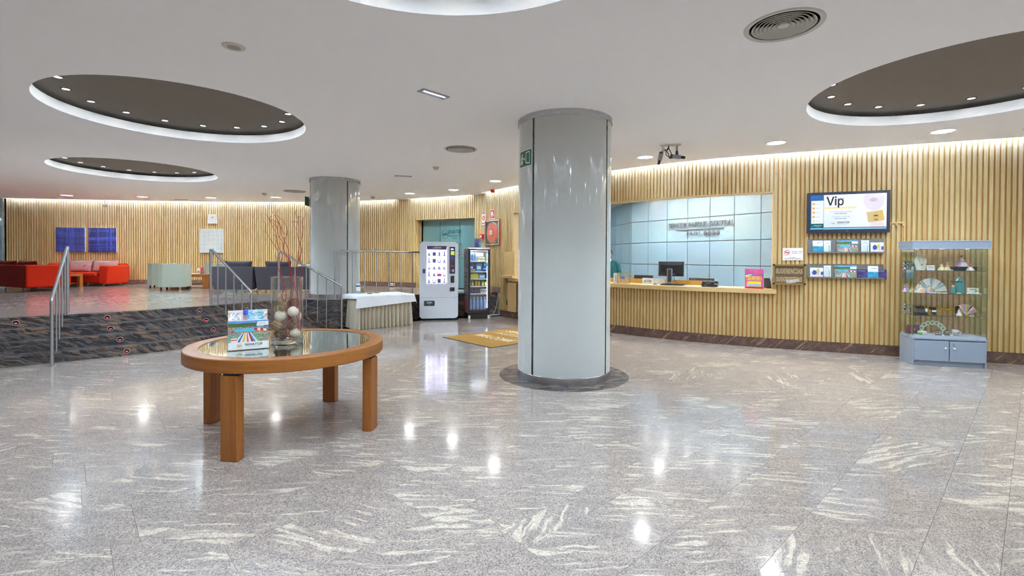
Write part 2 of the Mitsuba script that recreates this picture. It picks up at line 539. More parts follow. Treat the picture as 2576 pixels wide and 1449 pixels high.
reveal(WR, sO1, CT_Z, HEAD, 0.2, 1, 'trim_1')
reveal(WR, sO0, CT_Z, HEAD, 0.3, -1, 'trim_2')
struct('trim_3', ext(WR.strip(sO0, sO1, -0.20, 0.0), 0.02, HEAD - 0.02), 'maple_plain')
struct('trim_4', ext(WB.strip(sD0, sD1, -0.36, 0.0), 0.02, HEAD - 0.02), 'maple_plain')
struct('wall_reveal_left', cat(*[cb(0.03, 0.3, HEAD - PLAT_Z, 0, -0.02, 0.18), cb(0.02, 0.034, HEAD - PLAT_Z, 0, 0.002, 0.08), cb(0.02, 0.034, HEAD - PLAT_Z, 0, 0.002, 0.15), cb(0.02, 0.034, HEAD - PLAT_Z, 0, 0.002, 0.22), cb(0.02, 0.034, HEAD - PLAT_Z, 0, 0.002, 0.29)]), 'maple_plain', M=WB.M(sD0, 0, PLAT_Z))
struct('wall_reveal_right', cb(0.03, 0.34, HEAD - PLAT_Z, 0, 0.02, 0.17), 'maple_plain', M=WB.M(sD1, 0, PLAT_Z))
# marble plinths
struct('baseboard_right', cat(ext(WR.strip(sPl, WR.L, -0.05, 0.006), BASE_R)), 'plinth_marble')
struct('baseboard_back', cat(ext(WB.strip(0, sD0, -0.05, 0.006), 0.145, PLAT_Z), ext(WB.strip(sD1, WB.L, -0.05, 0.006), 0.145, PLAT_Z), ext(WR.strip(0, sPl, -0.05, 0.006), 0.145, PLAT_Z)), 'plinth_marble')
# the rest of the shell
struct('wall_side', cb(0.1, 11.4, ZTOP, 0, 9.45, 0.6), 'wall_cream')
struct('wall_front', cb(26.8, 0.1, ZTOP, 0, -3.9, -5.05), 'wall_cream')
struct('wall_left', cb(0.1, 19.2, ZTOP, 0, -17.2, 4.5), 'wall_cream')
g = thing('glass_partition', 'teal frosted glass partition past the left end of the slatted wall', 'partition')
put(g + '__pane', cb(1.7, 0.03, ZC - PLAT_Z, 0, -0.85), 'pale_teal_glass', M=mv(-15.62, 14.86, PLAT_Z, rz=0.42))
put(g + '__edge_profile', cb(0.05, 0.09, ZC - PLAT_Z, 0.004, 0, 0), 'steel', M=mv(-15.64, 14.84, PLAT_Z, rz=0.42))
for k in range(4):
    put(g + '__fitting', moved(lathe([(0, -0.02), (0.02, -0.02), (0.02, 0.02), (0, 0.02)], 12), mv(-15.66, 14.80, 2.92 - 0.12 * k, rx=math.pi / 2)), 'chrome')
t = thing('wall_lamp', 'small bright lamp on the edge of the teal glass partition', 'lamp')
put(t + '__housing', rbox(0.16, 0.10, 0.05, 0.02, x=-15.78, y=14.72, z=2.62), 'chrome')
put(t + '__lens', rbox(0.13, 0.09, 0.03, 0.012, x=-15.78, y=14.715, z=2.596), 'lamp_face', emit=(40, 44, 48))

# glass door in the opening
t = thing('glass_door', 'teal glass door with the hotel name behind the vending machine', 'door')
Md = WB.M((sD0 + sD1) / 2, -0.34, PLAT_Z)
W = sD1 - sD0
for k, (a, b) in enumerate(((-W / 2, -0.40), (-0.395, 0.30), (0.305, W / 2))):
    put(t + '__pane', cb(b - a - 0.008, 0.012, HEAD - PLAT_Z, 0.001, (a + b) / 2), 'teal_glass', M=Md)
put(t + '__handle', cat(rod((0.24, -0.06, 0.85), (0.24, -0.06, 1.35), 0.013), rod((0.24, 0, 0.9), (0.24, -0.06, 0.9), 0.009), rod((0.24, 0, 1.3), (0.24, -0.06, 1.3), 0.009)), 'chrome', M=Md)
put(t + '__handle', cat(rod((0.36, -0.06, 0.85), (0.36, -0.06, 1.35), 0.013), rod((0.36, 0, 0.9), (0.36, -0.06, 0.9), 0.009), rod((0.36, 0, 1.3), (0.36, -0.06, 1.3), 0.009)), 'chrome', M=Md)
put(t + '__patch_fitting', cb(0.16, 0.03, 0.05, 0.003, -0.3, 0, HEAD - PLAT_Z - 0.07), 'steel', M=Md)
put(t + '__lettering', moved(words('SENATOR', 0.105, 0.002, True, w=0.46), mv(0.13, -0.012, 1.62)), 'teal_ink', M=Md)
put(t + '__lettering', moved(words('PARQUE CENTRAL HOTEL', 0.036, 0.002, w=0.46), mv(0.13, -0.012, 1.53)), 'teal_ink', M=Md)
put(t + '__lettering', moved(words('****', 0.06, 0.002, True, w=0.16), mv(0.13, -0.012, 1.44)), 'teal_ink', M=Md)


def emblem(r):
    """ring with an S-shaped wave, standing in xz facing -y; returns ring mesh and wave mesh"""
    ring = Point(0, 0).buffer(r, 24).difference(Point(0, 0).buffer(r * 0.93, 24))
    u = np.linspace(-1, 1, 30)
    x = 0.80 * r * np.sin(u * math.pi / 2 * 0.98)
    y = -0.52 * r * u + 0.30 * r * np.sin(u * math.pi)
    th = 0.27 * r * (1 - u ** 2) ** 0.8
    w = Polygon(np.vstack([np.c_[x, y + th], np.c_[x, y - th][::-1]])).buffer(0)
    R = mv(rx=math.pi / 2)
    return moved(ext(ring, 0.001), R), moved(ext(w, 0.001), R)


a, b = emblem(0.13)
put(t + '__emblem', moved(cat(a, b), mv(-0.22, -0.012, 1.60)), 'teal_ink', M=Md)

# reception: blue panelled walls behind the desk
PA, PB = np.array([3.18, 12.87]), np.array([5.65, 9.24])


def panel_wall(name, A, B, z1, zs, w, start, bs='blue_panel', flip=1):
    A, B = np.asarray(A, float), np.asarray(B, float)
    L = np.linalg.norm(B - A)
    tx = (B - A) / L
    M = np.eye(4)
    M[:3, 0], M[:3, 1], M[:3, 3] = [*tx, 0], [-tx[1], tx[0], 0], [*A, 0]
    struct(name, cb(L, 0.06, z1, 0, L / 2, 0.045), 'grey_plastic', M=M)
    e = [0.0]
    x = start
    while x < L:
        e.append(x)
        x += w
    e.append(L)
    for i in range(len(e) - 1):
        for j in range(len(zs) - 1):
            if e[i + 1] - e[i] < 0.03:
                continue
            put(name + '__panel', cb(e[i + 1] - e[i] - 0.014, 0.02, zs[j + 1] - zs[j] - 0.014, 0.003, (e[i] + e[i + 1]) / 2, 0.004, zs[j] + 0.007), bs, M=M)
    return M, L


DZ = 3.02
ZSP = [0.0, 0.26, 0.81, 1.36, 1.91, 2.46, DZ]
Mp, Lp = panel_wall('wall_reception_back', PA, PB, DZ, ZSP, 0.586, 0.56)
panel_wall('wall_reception_left', (2.97, 15.2), PA, DZ, ZSP, 0.586, 0.4)
panel_wall('wall_reception_far', (-0.6, 14.6), (3.0, 15.0), DZ, ZSP, 0.586, 0.3)
struct('wall_reception_side', cb(0.06, 1.2, DZ, 0, 5.7, 8.6), 'paint_white', M=np.eye(4))
struct('ceiling_reception', ext(Polygon([(-0.9, 14.8), (3.2, 15.3), (3.3, 12.9), (5.75, 9.2), (5.75, 7.75), (4.5, 8.2), (3.93, 8.45), (3.05, 8.98), (2.1, 9.8), (1.1, 10.85), (0.15, 12.0), (-0.4, 12.75)]), 0.06, DZ), 'paint_white')
# reception lettering on the panels
t = thing('wall_lettering', 'hotel name in grey metal letters on the blue panelled wall', 'lettering')
nrm = 0.03


def on_panel(px, z):
    return Mp @ mv(px, -0.012, z)


d0 = np.linalg.norm(np.array([3.864, 11.865]) - PA)
d1 = np.linalg.norm(np.array([4.818, 10.459]) - PA)
mid = (d0 + d1) / 2
wL = d1 - d0
for wd, a_, w_ in (('SENATOR', -0.5, 0.295), ('PARQUE', -0.17, 0.28), ('CENTRAL', 0.15, 0.35)):
    put(t + '__word', words(wd, 0.105, 0.014, False, w=wL * w_), 'steel', M=on_panel(mid + wL * (a_ + w_ / 2), 2.262))
put(t + '__underline', cb((d1 - d0) * 0.73, 0.014, 0.014, 0.001, 0, 0, 0), 'steel', M=on_panel(mid - 0.02, 2.187))
put(t + '__word_hotel', words('H O T E L', 0.062, 0.012, False, w=0.37), 'steel', M=on_panel(mid - 0.155, 2.075))
for k in range(4):
    pts = []
    for i in range(20):
        a = i * math.pi / 10
        r = 0.052 if i % 2 == 0 else 0.026
        pts.append((r * math.cos(a), r * math.sin(a)))
    put(t + '__sun_star', moved(ext(Polygon(pts), 0.012), mv(rx=math.pi / 2)), 'steel', M=on_panel(mid + 0.145 + 0.105 * k, 2.10))

# ---------------------------------------------------------------- reception counter
t = thing('reception_counter', 'long curved light wood reception counter along the slatted wall', 'counter')
put(t + '__top', ext(WR.strip(sC0, sO1 + 0.06, -0.0, 0.075, 0.06).union(WR.strip(sO0 + 0.002, sO1 - 0.002, -0.56, 0.02, 0.06)), 0.075, CT_Z - 0.075), 'counter_wood')
put(t + '__inner_screen', ext(WR.strip(sO0 + 0.25, WR.near(3.55), -0.58, -0.56, 0.06), 0.34, CT_Z - 0.25), 'desk_wood')
put(t + '__work_top', ext(WR.strip(sO0 + 0.25, sO1 - 0.3, -1.15, -0.585, 0.06), 0.04, CT_Z - 0.29), 'desk_wood')
t = thing('counter_gate', 'hinged wood gate with a tall tapered board at the far end of the reception counter', 'gate')
Mg = WR.M(sO0 - 0.05, 0.03, 0)
put(t + '__tapered_board', ext(Polygon([(-0.20, 1.075), (0.22, 1.075), (0.22, 1.66), (-0.26, 1.66)]), 0.03), 'maple_plain', M=Mg @ mv(0, -0.02, 0, rx=math.pi / 2))
put(t + '__ledge', cb(0.52, 0.16, 0.07, 0.004, -0.02, -0.05, 1.005), 'maple_plain', M=Mg)
put(t + '__leaf', cb(0.34, 0.03, 0.72, 0.003, 0.10, -0.03, 0.17), 'maple_plain', M=Mg)
for z in (0.32, 0.86):
    put(t + '__hinge', cb(0.03, 0.012, 0.13, 0.002, -0.085, -0.052, z), 'charcoal', M=Mg)

# ---------------------------------------------------------------- raised floor, steps
STEP = 0.25
r4 = smoothline([(-11.2, 3.2), (-9.6, 4.75), (-8.3, 6.02), (-7.315, 6.94), (-6.82, 7.395), (-6.17, 7.97), (-5.87, 8.38), (-5.50, 8.93), (-5.12, 9.55), (-4.72, 10.25)], 60)
DAIS = [(-4.72, 10.25), (-3.71, 10.25), (-2.28, 11.80), (-0.36, 12.74), (-0.30, 12.5)]


def outw(d):
    """the step line moved out from the platform edge by d, cut at the dais front"""
    L = LineString(np.vstack([r4, r4[-1] + (r4[-1] - r4[-2]) * 12]))
    o = np.array(L.parallel_offset(d, 'right', join_style=1).coords) if d > 0 else np.array(L.coords)
    if d > 0 and o[0][1] > o[-1][1]:
        o = o[::-1]
    keep = o[o[:, 1] < 10.25]
    nxt = o[o[:, 1] >= 10.25][0]
    u = (10.25 - keep[-1][1]) / (nxt[1] - keep[-1][1])
    return np.vstack([keep, keep[-1] + u * (nxt - keep[-1])])


plat = Polygon(np.vstack([outw(0), DAIS[1:4], WR.line(0, sPl, 0.0)[::-1], WB.line(0, WB.L, 0.0)[::-1], [(-16.9, 14.0), (-17.15, 13.5), (-17.15, 3.2)]])).buffer(0)
struct('floor_raised', ext(plat.buffer(-0.012), 0.02, PLAT_Z - 0.02), 'granite')
# marble front of the dais
d = LineString(DAIS[0:4])
struct('wall_dais', ext(d.buffer(0.02, cap_style=2, join_style=2), PLAT_Z - 0.03), 'dark_granite')
struct('trim_5', ext(d.buffer(0.034, cap_style=2, join_style=2), 0.03, PLAT_Z - 0.03), 'dark_granite')
t = thing('staircase', 'curved flight of four dark granite steps up to the raised lounge', 'stairs')
for k in range(4):
    o = outw(STEP * (3 - k))
    i_ = outw(STEP * (2 - k)) if k < 3 else outw(0) + np.array([-0.14, 0.10])
    i_in = i_ if k < 3 else i_
    z = 0.15 * (k + 1)
    body = Polygon(np.vstack([o, i_in[::-1]])).buffer(0)
    st = free(t + '__step')
    put(st, ext(body.buffer(-0.004), z - 0.028 - (0.15 * k if k else 0) + (0.0 if k else 0), 0.15 * k), 'dark_granite')
    put(st + '__tread', ext(Polygon(np.vstack([o, i_[::-1]])).buffer(0.010, join_style=1).intersection(sbox(-20, 0, 5, 10.245)), 0.028, z - 0.028), 'dark_granite')


# ---------------------------------------------------------------- floor tiles
struct('floor', cb(28, 22, 0.05, 0, -4, 5, -0.065), 'paint_black')
TH = math.atan2(0.677, 0.736)
ex, ey = np.array([0.736, 0.677]), np.array([-0.677, 0.736])
rows = [-8.0, -7.5, -7.07, -6.58, -6.1, -5.6, -5.17, -4.7, -4.2, -3.76, -3.27, -2.78, -2.29, -1.85, -1.36, -0.87, -0.39, 0.10, 0.388, 0.89, 1.33, 1.77, 1.98, 2.336, 2.83, 3.21, 3.69, 4.17, 4.67, 5.08, 5.57, 6.09, 6.5, 7.0, 7.45, 7.94, 8.42, 8.9, 9.4, 9.85, 10.3, 10.8, 11.3, 11.75, 12.2, 12.7]
lower = room.difference(plat.buffer(0.3)).difference(Point(0.671, 6.237).buffer(0.827, 64))
tiles = []
for i in range(len(rows) - 1):
    a0, a1 = rows[i], rows[i + 1]
    tt = -14 + (RNG.random() * 0.9)
    while tt < 12:
        ln = [0.92, 0.92, 0.98, 0.62][int(RNG.integers(4))] if a1 - a0 > 0.3 else [0.55, 0.75][int(RNG.integers(2))]
        q = [ex * (tt + u) + ey * (a + v) for u, a, v in ((0.0006, a0, 0.0006), (ln - 0.0006, a0, 0.0006), (ln - 0.0006, a1, -0.0006), (0.0006, a1, -0.0006))]
        tt += ln
        P = Polygon(q)
        if not P.intersects(lower):
            continue
        P = P.intersection(lower)
        if P.area < 2e-3:
            continue
        for g_ in getattr(P, 'geoms', [P]):
            if g_.area > 2e-3:
                cx, cy = g_.centroid.x, g_.centroid.y
                seen = cy > 1.9 and abs(cx) < cy * 1.12 + 0.6
                tiles.append((-g_.area / (cy * cy * cy) if seen else 1.0, g_))
tiles.sort(key=lambda q: q[0])
rest = []
for k, (w, g_) in enumerate(tiles):
    m = trimesh.creation.extrude_polygon(g_, 0.012, engine='earcut')
    m.apply_translation((0, 0, -0.012))
    m.unmerge_vertices()
    an = RNG.normal(0, 0.10) + (1.2 if RNG.random() < 0.06 else 0.0) - 0.05
    ca, sa = math.cos(an), math.sin(an)
    xy = m.vertices[:, :2]
    uv = np.c_[xy[:, 0] * ca + xy[:, 1] * sa, -xy[:, 0] * sa + xy[:, 1] * ca] + RNG.random(2) * 60
    if k < 299 and w < 0:
        put('floor__tile', m, 'granite', uv=uv)
    else:
        rest.append((m, uv))
put('floor__far_tiles', cat(*[r[0] for r in rest]), 'granite', uv=np.vstack([r[1] for r in rest]), kind='stuff')
put('floor__column_inlay', ext(Point(0.671, 6.237).buffer(0.826, 64), 0.012, -0.012), 'dark_granite', lab='dark stone disc let into the floor round the white column')

# ---------------------------------------------------------------- ceiling lights
def downlight(x, y, label, r=0.125, L=L_DOWN, z=ZC, group='recessed downlights'):
    t = thing('downlight', label, 'downlight', group)
    M = mv(x, y, z)
    put(t + '__trim', lathe([(r, 0.0), (r, -0.006), (r + 0.018, -0.008), (r + 0.024, 0.0)], 32), 'white_plastic', M=M)
    put(t + '__lens', disc(r, 32, -0.003, up=False), 'lamp_face', M=M, emit=L)


seen = [(-12.90, 14.0), (-10.90, 14.25), (-8.95, 14.35), (-6.95, 14.2), (-2.80, 13.2), (-1.52, 12.45), (-0.39, 11.0), (2.283, 8.333), (3.958, 7.266), (5.838, 6.571)]
where = ['leftmost above the red sofas', 'second from the left above the lounge', 'third from the left near the grey sofas', 'fourth from the left beside the far column', 'above the railing left of the vending machine', 'above the vending machine', 'above the drinks fridge', 'beside the ceiling cameras', 'above the wall screen', 'above the glass display case']
for (x, y), w, k in zip(seen, where, (2.3, 2.3, 2.3, 2.3, 1.5, 1.2, 1.0, 0.85, 0.85, 0.9)):
    downlight(x, y, 'bright round ceiling downlight, ' + w, L=tuple(v * k for v in L_WALL))
for (x, y) in [(-14.6, 9.0), (-14.4, 5.0), (-11.6, 7.0), (-11.0, 3.0), (7.6, 4.2), (8.0, 1.2), (7.6, -2.2), (5.0, 1.5), (4.2, -2.6), (1.6, -1.2), (-2.6, -1.2), (-5.4, 1.6), (-5.8, -2.4), (-9.5, -1.2), (-13.5, 0.5), (1.2, 1.6)]:
    downlight(x, y, 'round ceiling downlight outside the picture', group='downlights around the rest of the lobby')
cove = ['nearer left ceiling cove', 'farther left ceiling cove', 'right ceiling cove', 'ceiling cove at the top edge']
trim = mikit.ply(lathe([(0.036, 0.002), (0.036, -0.004), (0.05, -0.006), (0.054, 0.002)], 20), 'charcoal')
for k, (x, y, r) in enumerate(COVES):
    for i in range(16):
        a = math.radians(22.5 * i + 1)
        lb_ = f'small spotlight in the {cove[k]}, {ORD[i]} counted from its right end' if k < 3 else f'small bright spotlight hidden inside the {cove[k]}'
        t = thing('spotlight', lb_, 'spotlight', f'ring of spotlights in the {cove[k]}')
        M = mv(x + (r - 0.22) * math.cos(a), y + (r - 0.22) * math.sin(a), ZTOP)
        put(t + '__trim', trim, None, M=M)
        put(t + '__lens', disc(0.036, 20, -0.002, up=False), 'lamp_face', M=M, emit=L_SPOT)
# downlights over the reception, hidden behind the header
for k in range(5):
    p = PA + (PB - PA) / Lp * (0.75 + 0.60 * k)
    q = p + np.array([-0.83, -0.56]) * 0.24
    downlight(q[0], q[1], 'ceiling downlight washing the blue panelled wall', 0.05, tuple(1.6 * v for v in L_DESK), DZ, 'downlights over the reception')
for x, y in [(1.6, 11.9), (3.2, 10.4), (4.6, 9.1), (1.6, 13.6)]:
    downlight(x, y, 'ceiling downlight over the desk behind the counter', 0.10, L_DESK, DZ, 'downlights over the reception')

# ---------------------------------------------------------------- ceiling fittings
mat('vent_paint', S(196, 194, 186), 0.5)


def vent(x, y, r, label):
    t = thing('ceiling_vent', label, 'vent', None)
    M = mv(x, y, ZC)
    put(t + '__rim', lathe([(r * 0.86, 0.03), (r * 0.86, -0.004), (r * 0.97, -0.010), (r, -0.002), (r, 0.0)], 48), 'vent_paint', M=M)
    put(t + '__backing', disc(r * 0.86, 48, 0.06, up=False), 'paint_black', M=M)
    put(t + '__duct', lathe([(r * 0.86, 0.06), (r * 0.86, 0.0)], 48), 'paint_black', M=M)
    for i in range(6):
        q = r * (0.80 - 0.105 * i)
        put(t + '__ring', lathe([(q, -0.006), (q - 0.028 * r / 0.27, 0.024), (q - 0.034 * r / 0.27, 0.024), (q - 0.004, -0.008), (q, -0.006)], 48), 'vent_paint', M=M)
    put(t + '__centre', lathe([(0, -0.006), (r * 0.13, -0.005), (r * 0.15, 0.0), (r * 0.10, 0.02)], 32), 'vent_paint', M=M)


vent(2.027, 3.64, 0.272, 'large round grey air vent with rings on the ceiling, nearest the camera')
vent(-0.832, 7.794, 0.266, 'round air vent with rings on the ceiling left of the white column')
vent(-5.80, 12.88, 0.29, 'flat looking round air vent on the ceiling beside the far column')
for x, y, lb in ((-2.33, 4.045, 'round beige ceiling speaker above the glass topped table'), (6.86, 6.40, 'round beige ceiling speaker at the right edge')):
    t = thing('ceiling_speaker', lb, 'speaker')
    put(t + '__rim', lathe([(0.05, -0.008), (0.058, -0.012), (0.086, -0.006), (0.09, 0)], 32), 'beige_plastic', M=mv(x, y, ZC))
    put(t + '__grille', lathe([(0, -0.012), (0.03, -0.011), (0.052, -0.007)], 32), 'grey_plastic', M=mv(x, y, ZC))
for x, y, rz, lb, on in ((-0.846, 5.182, math.atan2(.25, .24), 'small recessed strip fitting in the ceiling with a lilac glint', True), (-2.35, 10.40, 0.3, 'flush strip fitting in the ceiling above the steps', False), (-10.2, 14.9, 0.05, 'slim grey strip fitting in the ceiling over the seating', False)):
    t = thing('emergency_light', lb, 'emergency light')
    M = mv(x, y, ZC, rz=rz)
    fr = ext(sbox(-0.175, -0.055, 0.175, 0.055).difference(sbox(-0.15, -0.036, 0.15, 0.036)), 0.010, -0.010)
    put(t + '__frame', fr, 'grey_plastic', M=M)
    put(t + '__reflector', cb(0.30, 0.072, 0.004, 0, 0, 0, -0.004), 'steel_smooth', M=M)
    put(t + '__tube', rod((-0.14, -0.012, -0.010), (0.14, -0.012, -0.010), 0.006), 'white_plastic', M=M, emit=(3.0, 3.0, 3.9) if on else None)


def detector(x, y, lb, bs='beige_plastic', s=1.0):
    t = thing('smoke_detector', lb, 'smoke detector')
    M = mv(x, y, ZC) @ np.diag([s, s, s, 1])
    put(t + '__base', lathe([(0.062, 0), (0.062, -0.014), (0.055, -0.022)], 28), bs, M=M)
    put(t + '__head', lathe([(0.055, -0.022), (0.050, -0.044), (0.034, -0.052), (0.030, -0.060), (0, -0.062)], 28), bs, M=M)


detector(-1.475, 9.34, 'beige smoke detector under the ceiling between the columns')
detector(-6.83, 13.3, 'beige smoke detector under the ceiling left of the far column')
detector(-4.04, 14.0, 'beige smoke detector under the ceiling right of the far column')
t = thing('fire_sounder', 'red fire alarm sounder under the ceiling near the hose reel', 'alarm')
put(t + '__base', lathe([(0.055, 0), (0.055, -0.015)], 24), 'white_plastic', M=mv(-0.50, 12.3, ZC))
put(t + '__body', lathe([(0.055, -0.015), (0.058, -0.05), (0.048, -0.085), (0, -0.09)], 24), 'red_plastic', M=mv(-0.50, 12.3, ZC))

# ceiling cameras left of the slatted reception wall
def camera_body(key, p, d, L, r, bs):
    d = np.asarray(d, float) / np.linalg.norm(d)
    p = np.asarray(p, float)
    z = d
    x = np.cross(z, [0, 0, 1.0])
    x /= np.linalg.norm(x)
    A = np.eye(4)
    A[:3, 0], A[:3, 1], A[:3, 2], A[:3, 3] = x, np.cross(z, x), z, p
    put(key + '__body', cb(r * 1.7, r * 1.6, L, 0.008), bs, M=A)
    put(key + '__rear_cap', cb(r * 1.74, r * 1.64, 0.035, 0.006, 0, 0, -0.03), 'charcoal', M=A)
    put(key + '__lens', lathe([(0, L), (r * 0.62, L), (r * 0.62, L + 0.05), (r * 0.5, L + 0.06), (0, L + 0.055)], 20), 'black', M=A)


t = thing('ceiling_camera', 'grey security camera pointing down, left of the ceiling camera pair', 'camera')
put(t + '__rose', lathe([(0.045, 0), (0.02, -0.03), (0.012, -0.035)], 20), 'beige_plastic', M=mv(2.317, 7.455, ZC))
put(t + '__stem', tube([(2.317, 7.455, ZC - 0.02), (2.317, 7.455, 3.13), (2.305, 7.46, 3.105), (2.27, 7.47, 3.10)], 0.012, 10), 'beige_plastic')
camera_body(t, (2.295, 7.47, 3.12), (-0.28, -0.2, -0.9), 0.12, 0.032, 'grey_plastic')
t = thing('ceiling_camera', 'grey security camera aimed sideways, right of the ceiling camera pair', 'camera')
put(t + '__rose', lathe([(0.065, 0), (0.062, -0.012), (0.02, -0.02)], 24), 'beige_plastic', M=mv(2.516, 7.411, ZC))
put(t + '__stem', rod((2.516, 7.411, ZC - 0.01), (2.516, 7.411, 3.115), 0.016), 'grey_plastic')
put(t + '__knuckle', rod((2.516, 7.411, 3.15), (2.516, 7.411, 3.095), 0.021), 'charcoal')
camera_body(t, (2.455, 7.44, 3.075), (0.9, -0.35, -0.16), 0.13, 0.036, 'grey_plastic')
t = thing('camera_cables', 'bundle of dark cables between the two ceiling cameras', 'cables')
put(t + '__cover', rbox(0.14, 0.07, 0.016, 0.006, x=2.43, y=7.44, z=ZC - 0.016), 'beige_plastic')
for pts in ([(2.40, 7.44, 3.24), (2.37, 7.44, 3.17), (2.32, 7.46, 3.16), (2.29, 7.47, 3.14)], [(2.40, 7.44, 3.24), (2.38, 7.44, 3.19), (2.36, 7.45, 3.12), (2.40, 7.44, 3.07), (2.45, 7.44, 3.07)],
            [(2.40, 7.44, 3.24), (2.41, 7.44, 3.18), (2.44, 7.44, 3.12), (2.43, 7.44, 3.05), (2.41, 7.44, 3.06)], [(2.30, 7.47, 3.13), (2.34, 7.46, 3.19), (2.39, 7.45, 3.13), (2.41, 7.44, 3.04)]):
    put(t + '__cable', tube(smoothline(pts, 18), 0.006, 6), 'black')

# ---------------------------------------------------------------- columns
def column(x, y, R, z0, joints, label):
    t = thing('column', label, 'column')
    M = mv(x, y, 0)
    js = sorted(joints)
    for k, a in enumerate(js):
        b = js[(k + 1) % len(js)] + (360 if k == len(js) - 1 else 0)
        w = math.degrees(0.014 / R)
        n = 22
        pr = [(R - 0.02, z0 + 0.085), (R - 0.003, z0 + 0.085), (R, z0 + 0.09), (R, ZC - 0.065), (R - 0.02, ZC - 0.065)]
        m = lathe(pr, n, math.radians(a + w), math.radians(b - w))
        put(t + '__panel', m, 'white_gloss', M=M, smooth=30)
        q = lathe([(R - 0.016, z0 + 0.085), (R - 0.016, ZC - 0.065)], 2, math.radians(a - w), math.radians(a + w))
        put(t + '__joint_strip', q, 'charcoal', M=M)
        c_ = lathe([(R - 0.010, z0 + 0.085), (R - 0.004, z0 + 0.085), (R - 0.004, ZC - 0.065), (R - 0.010, ZC - 0.065)], 2, math.radians(a - w * 0.16), math.radians(a + w * 0.16))
        put(t + '__joint_rail', c_, 'steel', M=M)
    put(t + '__top_ring', lathe([(R - 0.03, ZC - 0.068), (R + 0.008, ZC - 0.068), (R + 0.010, ZC - 0.066), (R + 0.010, ZC)], 72), 'steel_smooth', M=M, smooth=30)
    put(t + '__base_ring', lathe([(R + 0.012, z0), (R + 0.012, z0 + 0.086), (R + 0.009, z0 + 0.09), (R - 0.03, z0 + 0.09)], 72), 'steel_smooth', M=M, smooth=30)
    return t


column(0.671, 6.237, 0.59, 0.0, [-135.2, -36.2, 54, 144], 'large round white glossy column with steel rings in the middle of the lobby')
column(-4.04, 11.03, 0.54, PLAT_Z, [-142.5, -42, 48, 138], 'round white column farther back on the raised lounge floor')
# exit sign bent round the column
t = thing('exit_sign', 'green running man exit sign high on the large white column', 'sign')
C1 = (0.671, 6.237)


def bent(poly, r, zoff, a0, depth=0.0015):
    """shapely outline (metres along the arc, height) bent round the column at radius r"""
    m = ext(poly, depth)
    m = m.subdivide_to_size(0.03, max_iter=8) if False else m
    v = m.vertices
    a = a0 + v[:, 0] / r
    rr = r + v[:, 2]
    return tm(np.c_[C1[0] + rr * np.cos(a), C1[1] + rr * np.sin(a), zoff + v[:, 1]], m.faces)


def fine(poly, step=0.02):
    """cut an outline into narrow upright strips so that it can be bent"""
    x0, y0, x1, y1 = poly.bounds
    out, x = [], x0
    while x < x1:
        g_ = poly.intersection(sbox(x, y0, min(x + step, x1), y1))
        if not g_.is_empty:
            out += [q for q in getattr(g_, 'geoms', [g_]) if q.area > 1e-8]
        x += step
    return shapely.MultiPolygon(out)


A0 = math.radians(-165.0)
AW = math.radians(27.2) * 0.592
put(t + '__plate', bent(fine(sbox(0, 0, AW, 0.205)), 0.5905, 2.622, A0, 0.002), 'sign_glow')
put(t + '__field', bent(fine(sbox(0.006, 0.008, AW - 0.006, 0.197)), 0.5928, 2.622, A0, 0.001), 'green_sign')
man = shapely.union_all([Point(0.082, 0.155).buffer(0.012), LineString([(0.075, 0.135), (0.066, 0.095)]).buffer(0.010), LineString([(0.074, 0.132), (0.050, 0.125), (0.042, 0.106)]).buffer(0.006), LineString([(0.074, 0.130), (0.084, 0.108), (0.094, 0.114)]).buffer(0.006),
                         LineString([(0.066, 0.095), (0.082, 0.068), (0.078, 0.036)]).buffer(0.008), LineString([(0.066, 0.095), (0.056, 0.062), (0.034, 0.052)]).buffer(0.008)])
door = Polygon([(0.165, 0.175), (0.245, 0.18), (0.245, 0.028), (0.165, 0.04)]).difference(Polygon([(0.176, 0.163), (0.238, 0.168), (0.238, 0.042), (0.176, 0.052)]))
arrow = Polygon([(0.108, 0.105), (0.128, 0.105), (0.128, 0.118), (0.150, 0.098), (0.128, 0.078), (0.128, 0.091), (0.108, 0.091)])
put(t + '__running_man', bent(fine(man), 0.594, 2.622, A0), 'sign_glow')
put(t + '__doorway', bent(fine(door), 0.594, 2.622, A0), 'sign_glow')
put(t + '__arrow', bent(fine(arrow), 0.594, 2.622, A0), 'sign_glow')
# small box and dome on the far column's left side
t = thing('wall_sign', 'thin green sign seen edge on at the left of the far column', 'sign')
put(t + '__plate', cb(0.02, 0.30, 0.20, 0.002, -4.64, 10.98, 2.66), 'green_sign', M=None)
put(t + '__arm', cb(0.10, 0.03, 0.03, 0.002, -4.58, 11.0, 2.82), 'beige_plastic')
t = thing('dome_camera', 'small dome camera hung from the ceiling in front of the slatted wall', 'camera')
put(t + '__stem', rod((-12.6, 14.95, ZC), (-12.6, 14.95, 3.10), 0.015), 'white_plastic')
put(t + '__cap', lathe([(0, 0.05), (0.045, 0.042), (0.052, 0.0), (0.0, 0.0)], 24), 'white_plastic', M=mv(-12.6, 14.95, 3.06))
put(t + '__dome', lathe([(0.045, 0.0), (0.04, -0.022), (0.022, -0.038), (0, -0.042)], 24), 'grey_plastic', M=mv(-12.6, 14.95, 3.06))

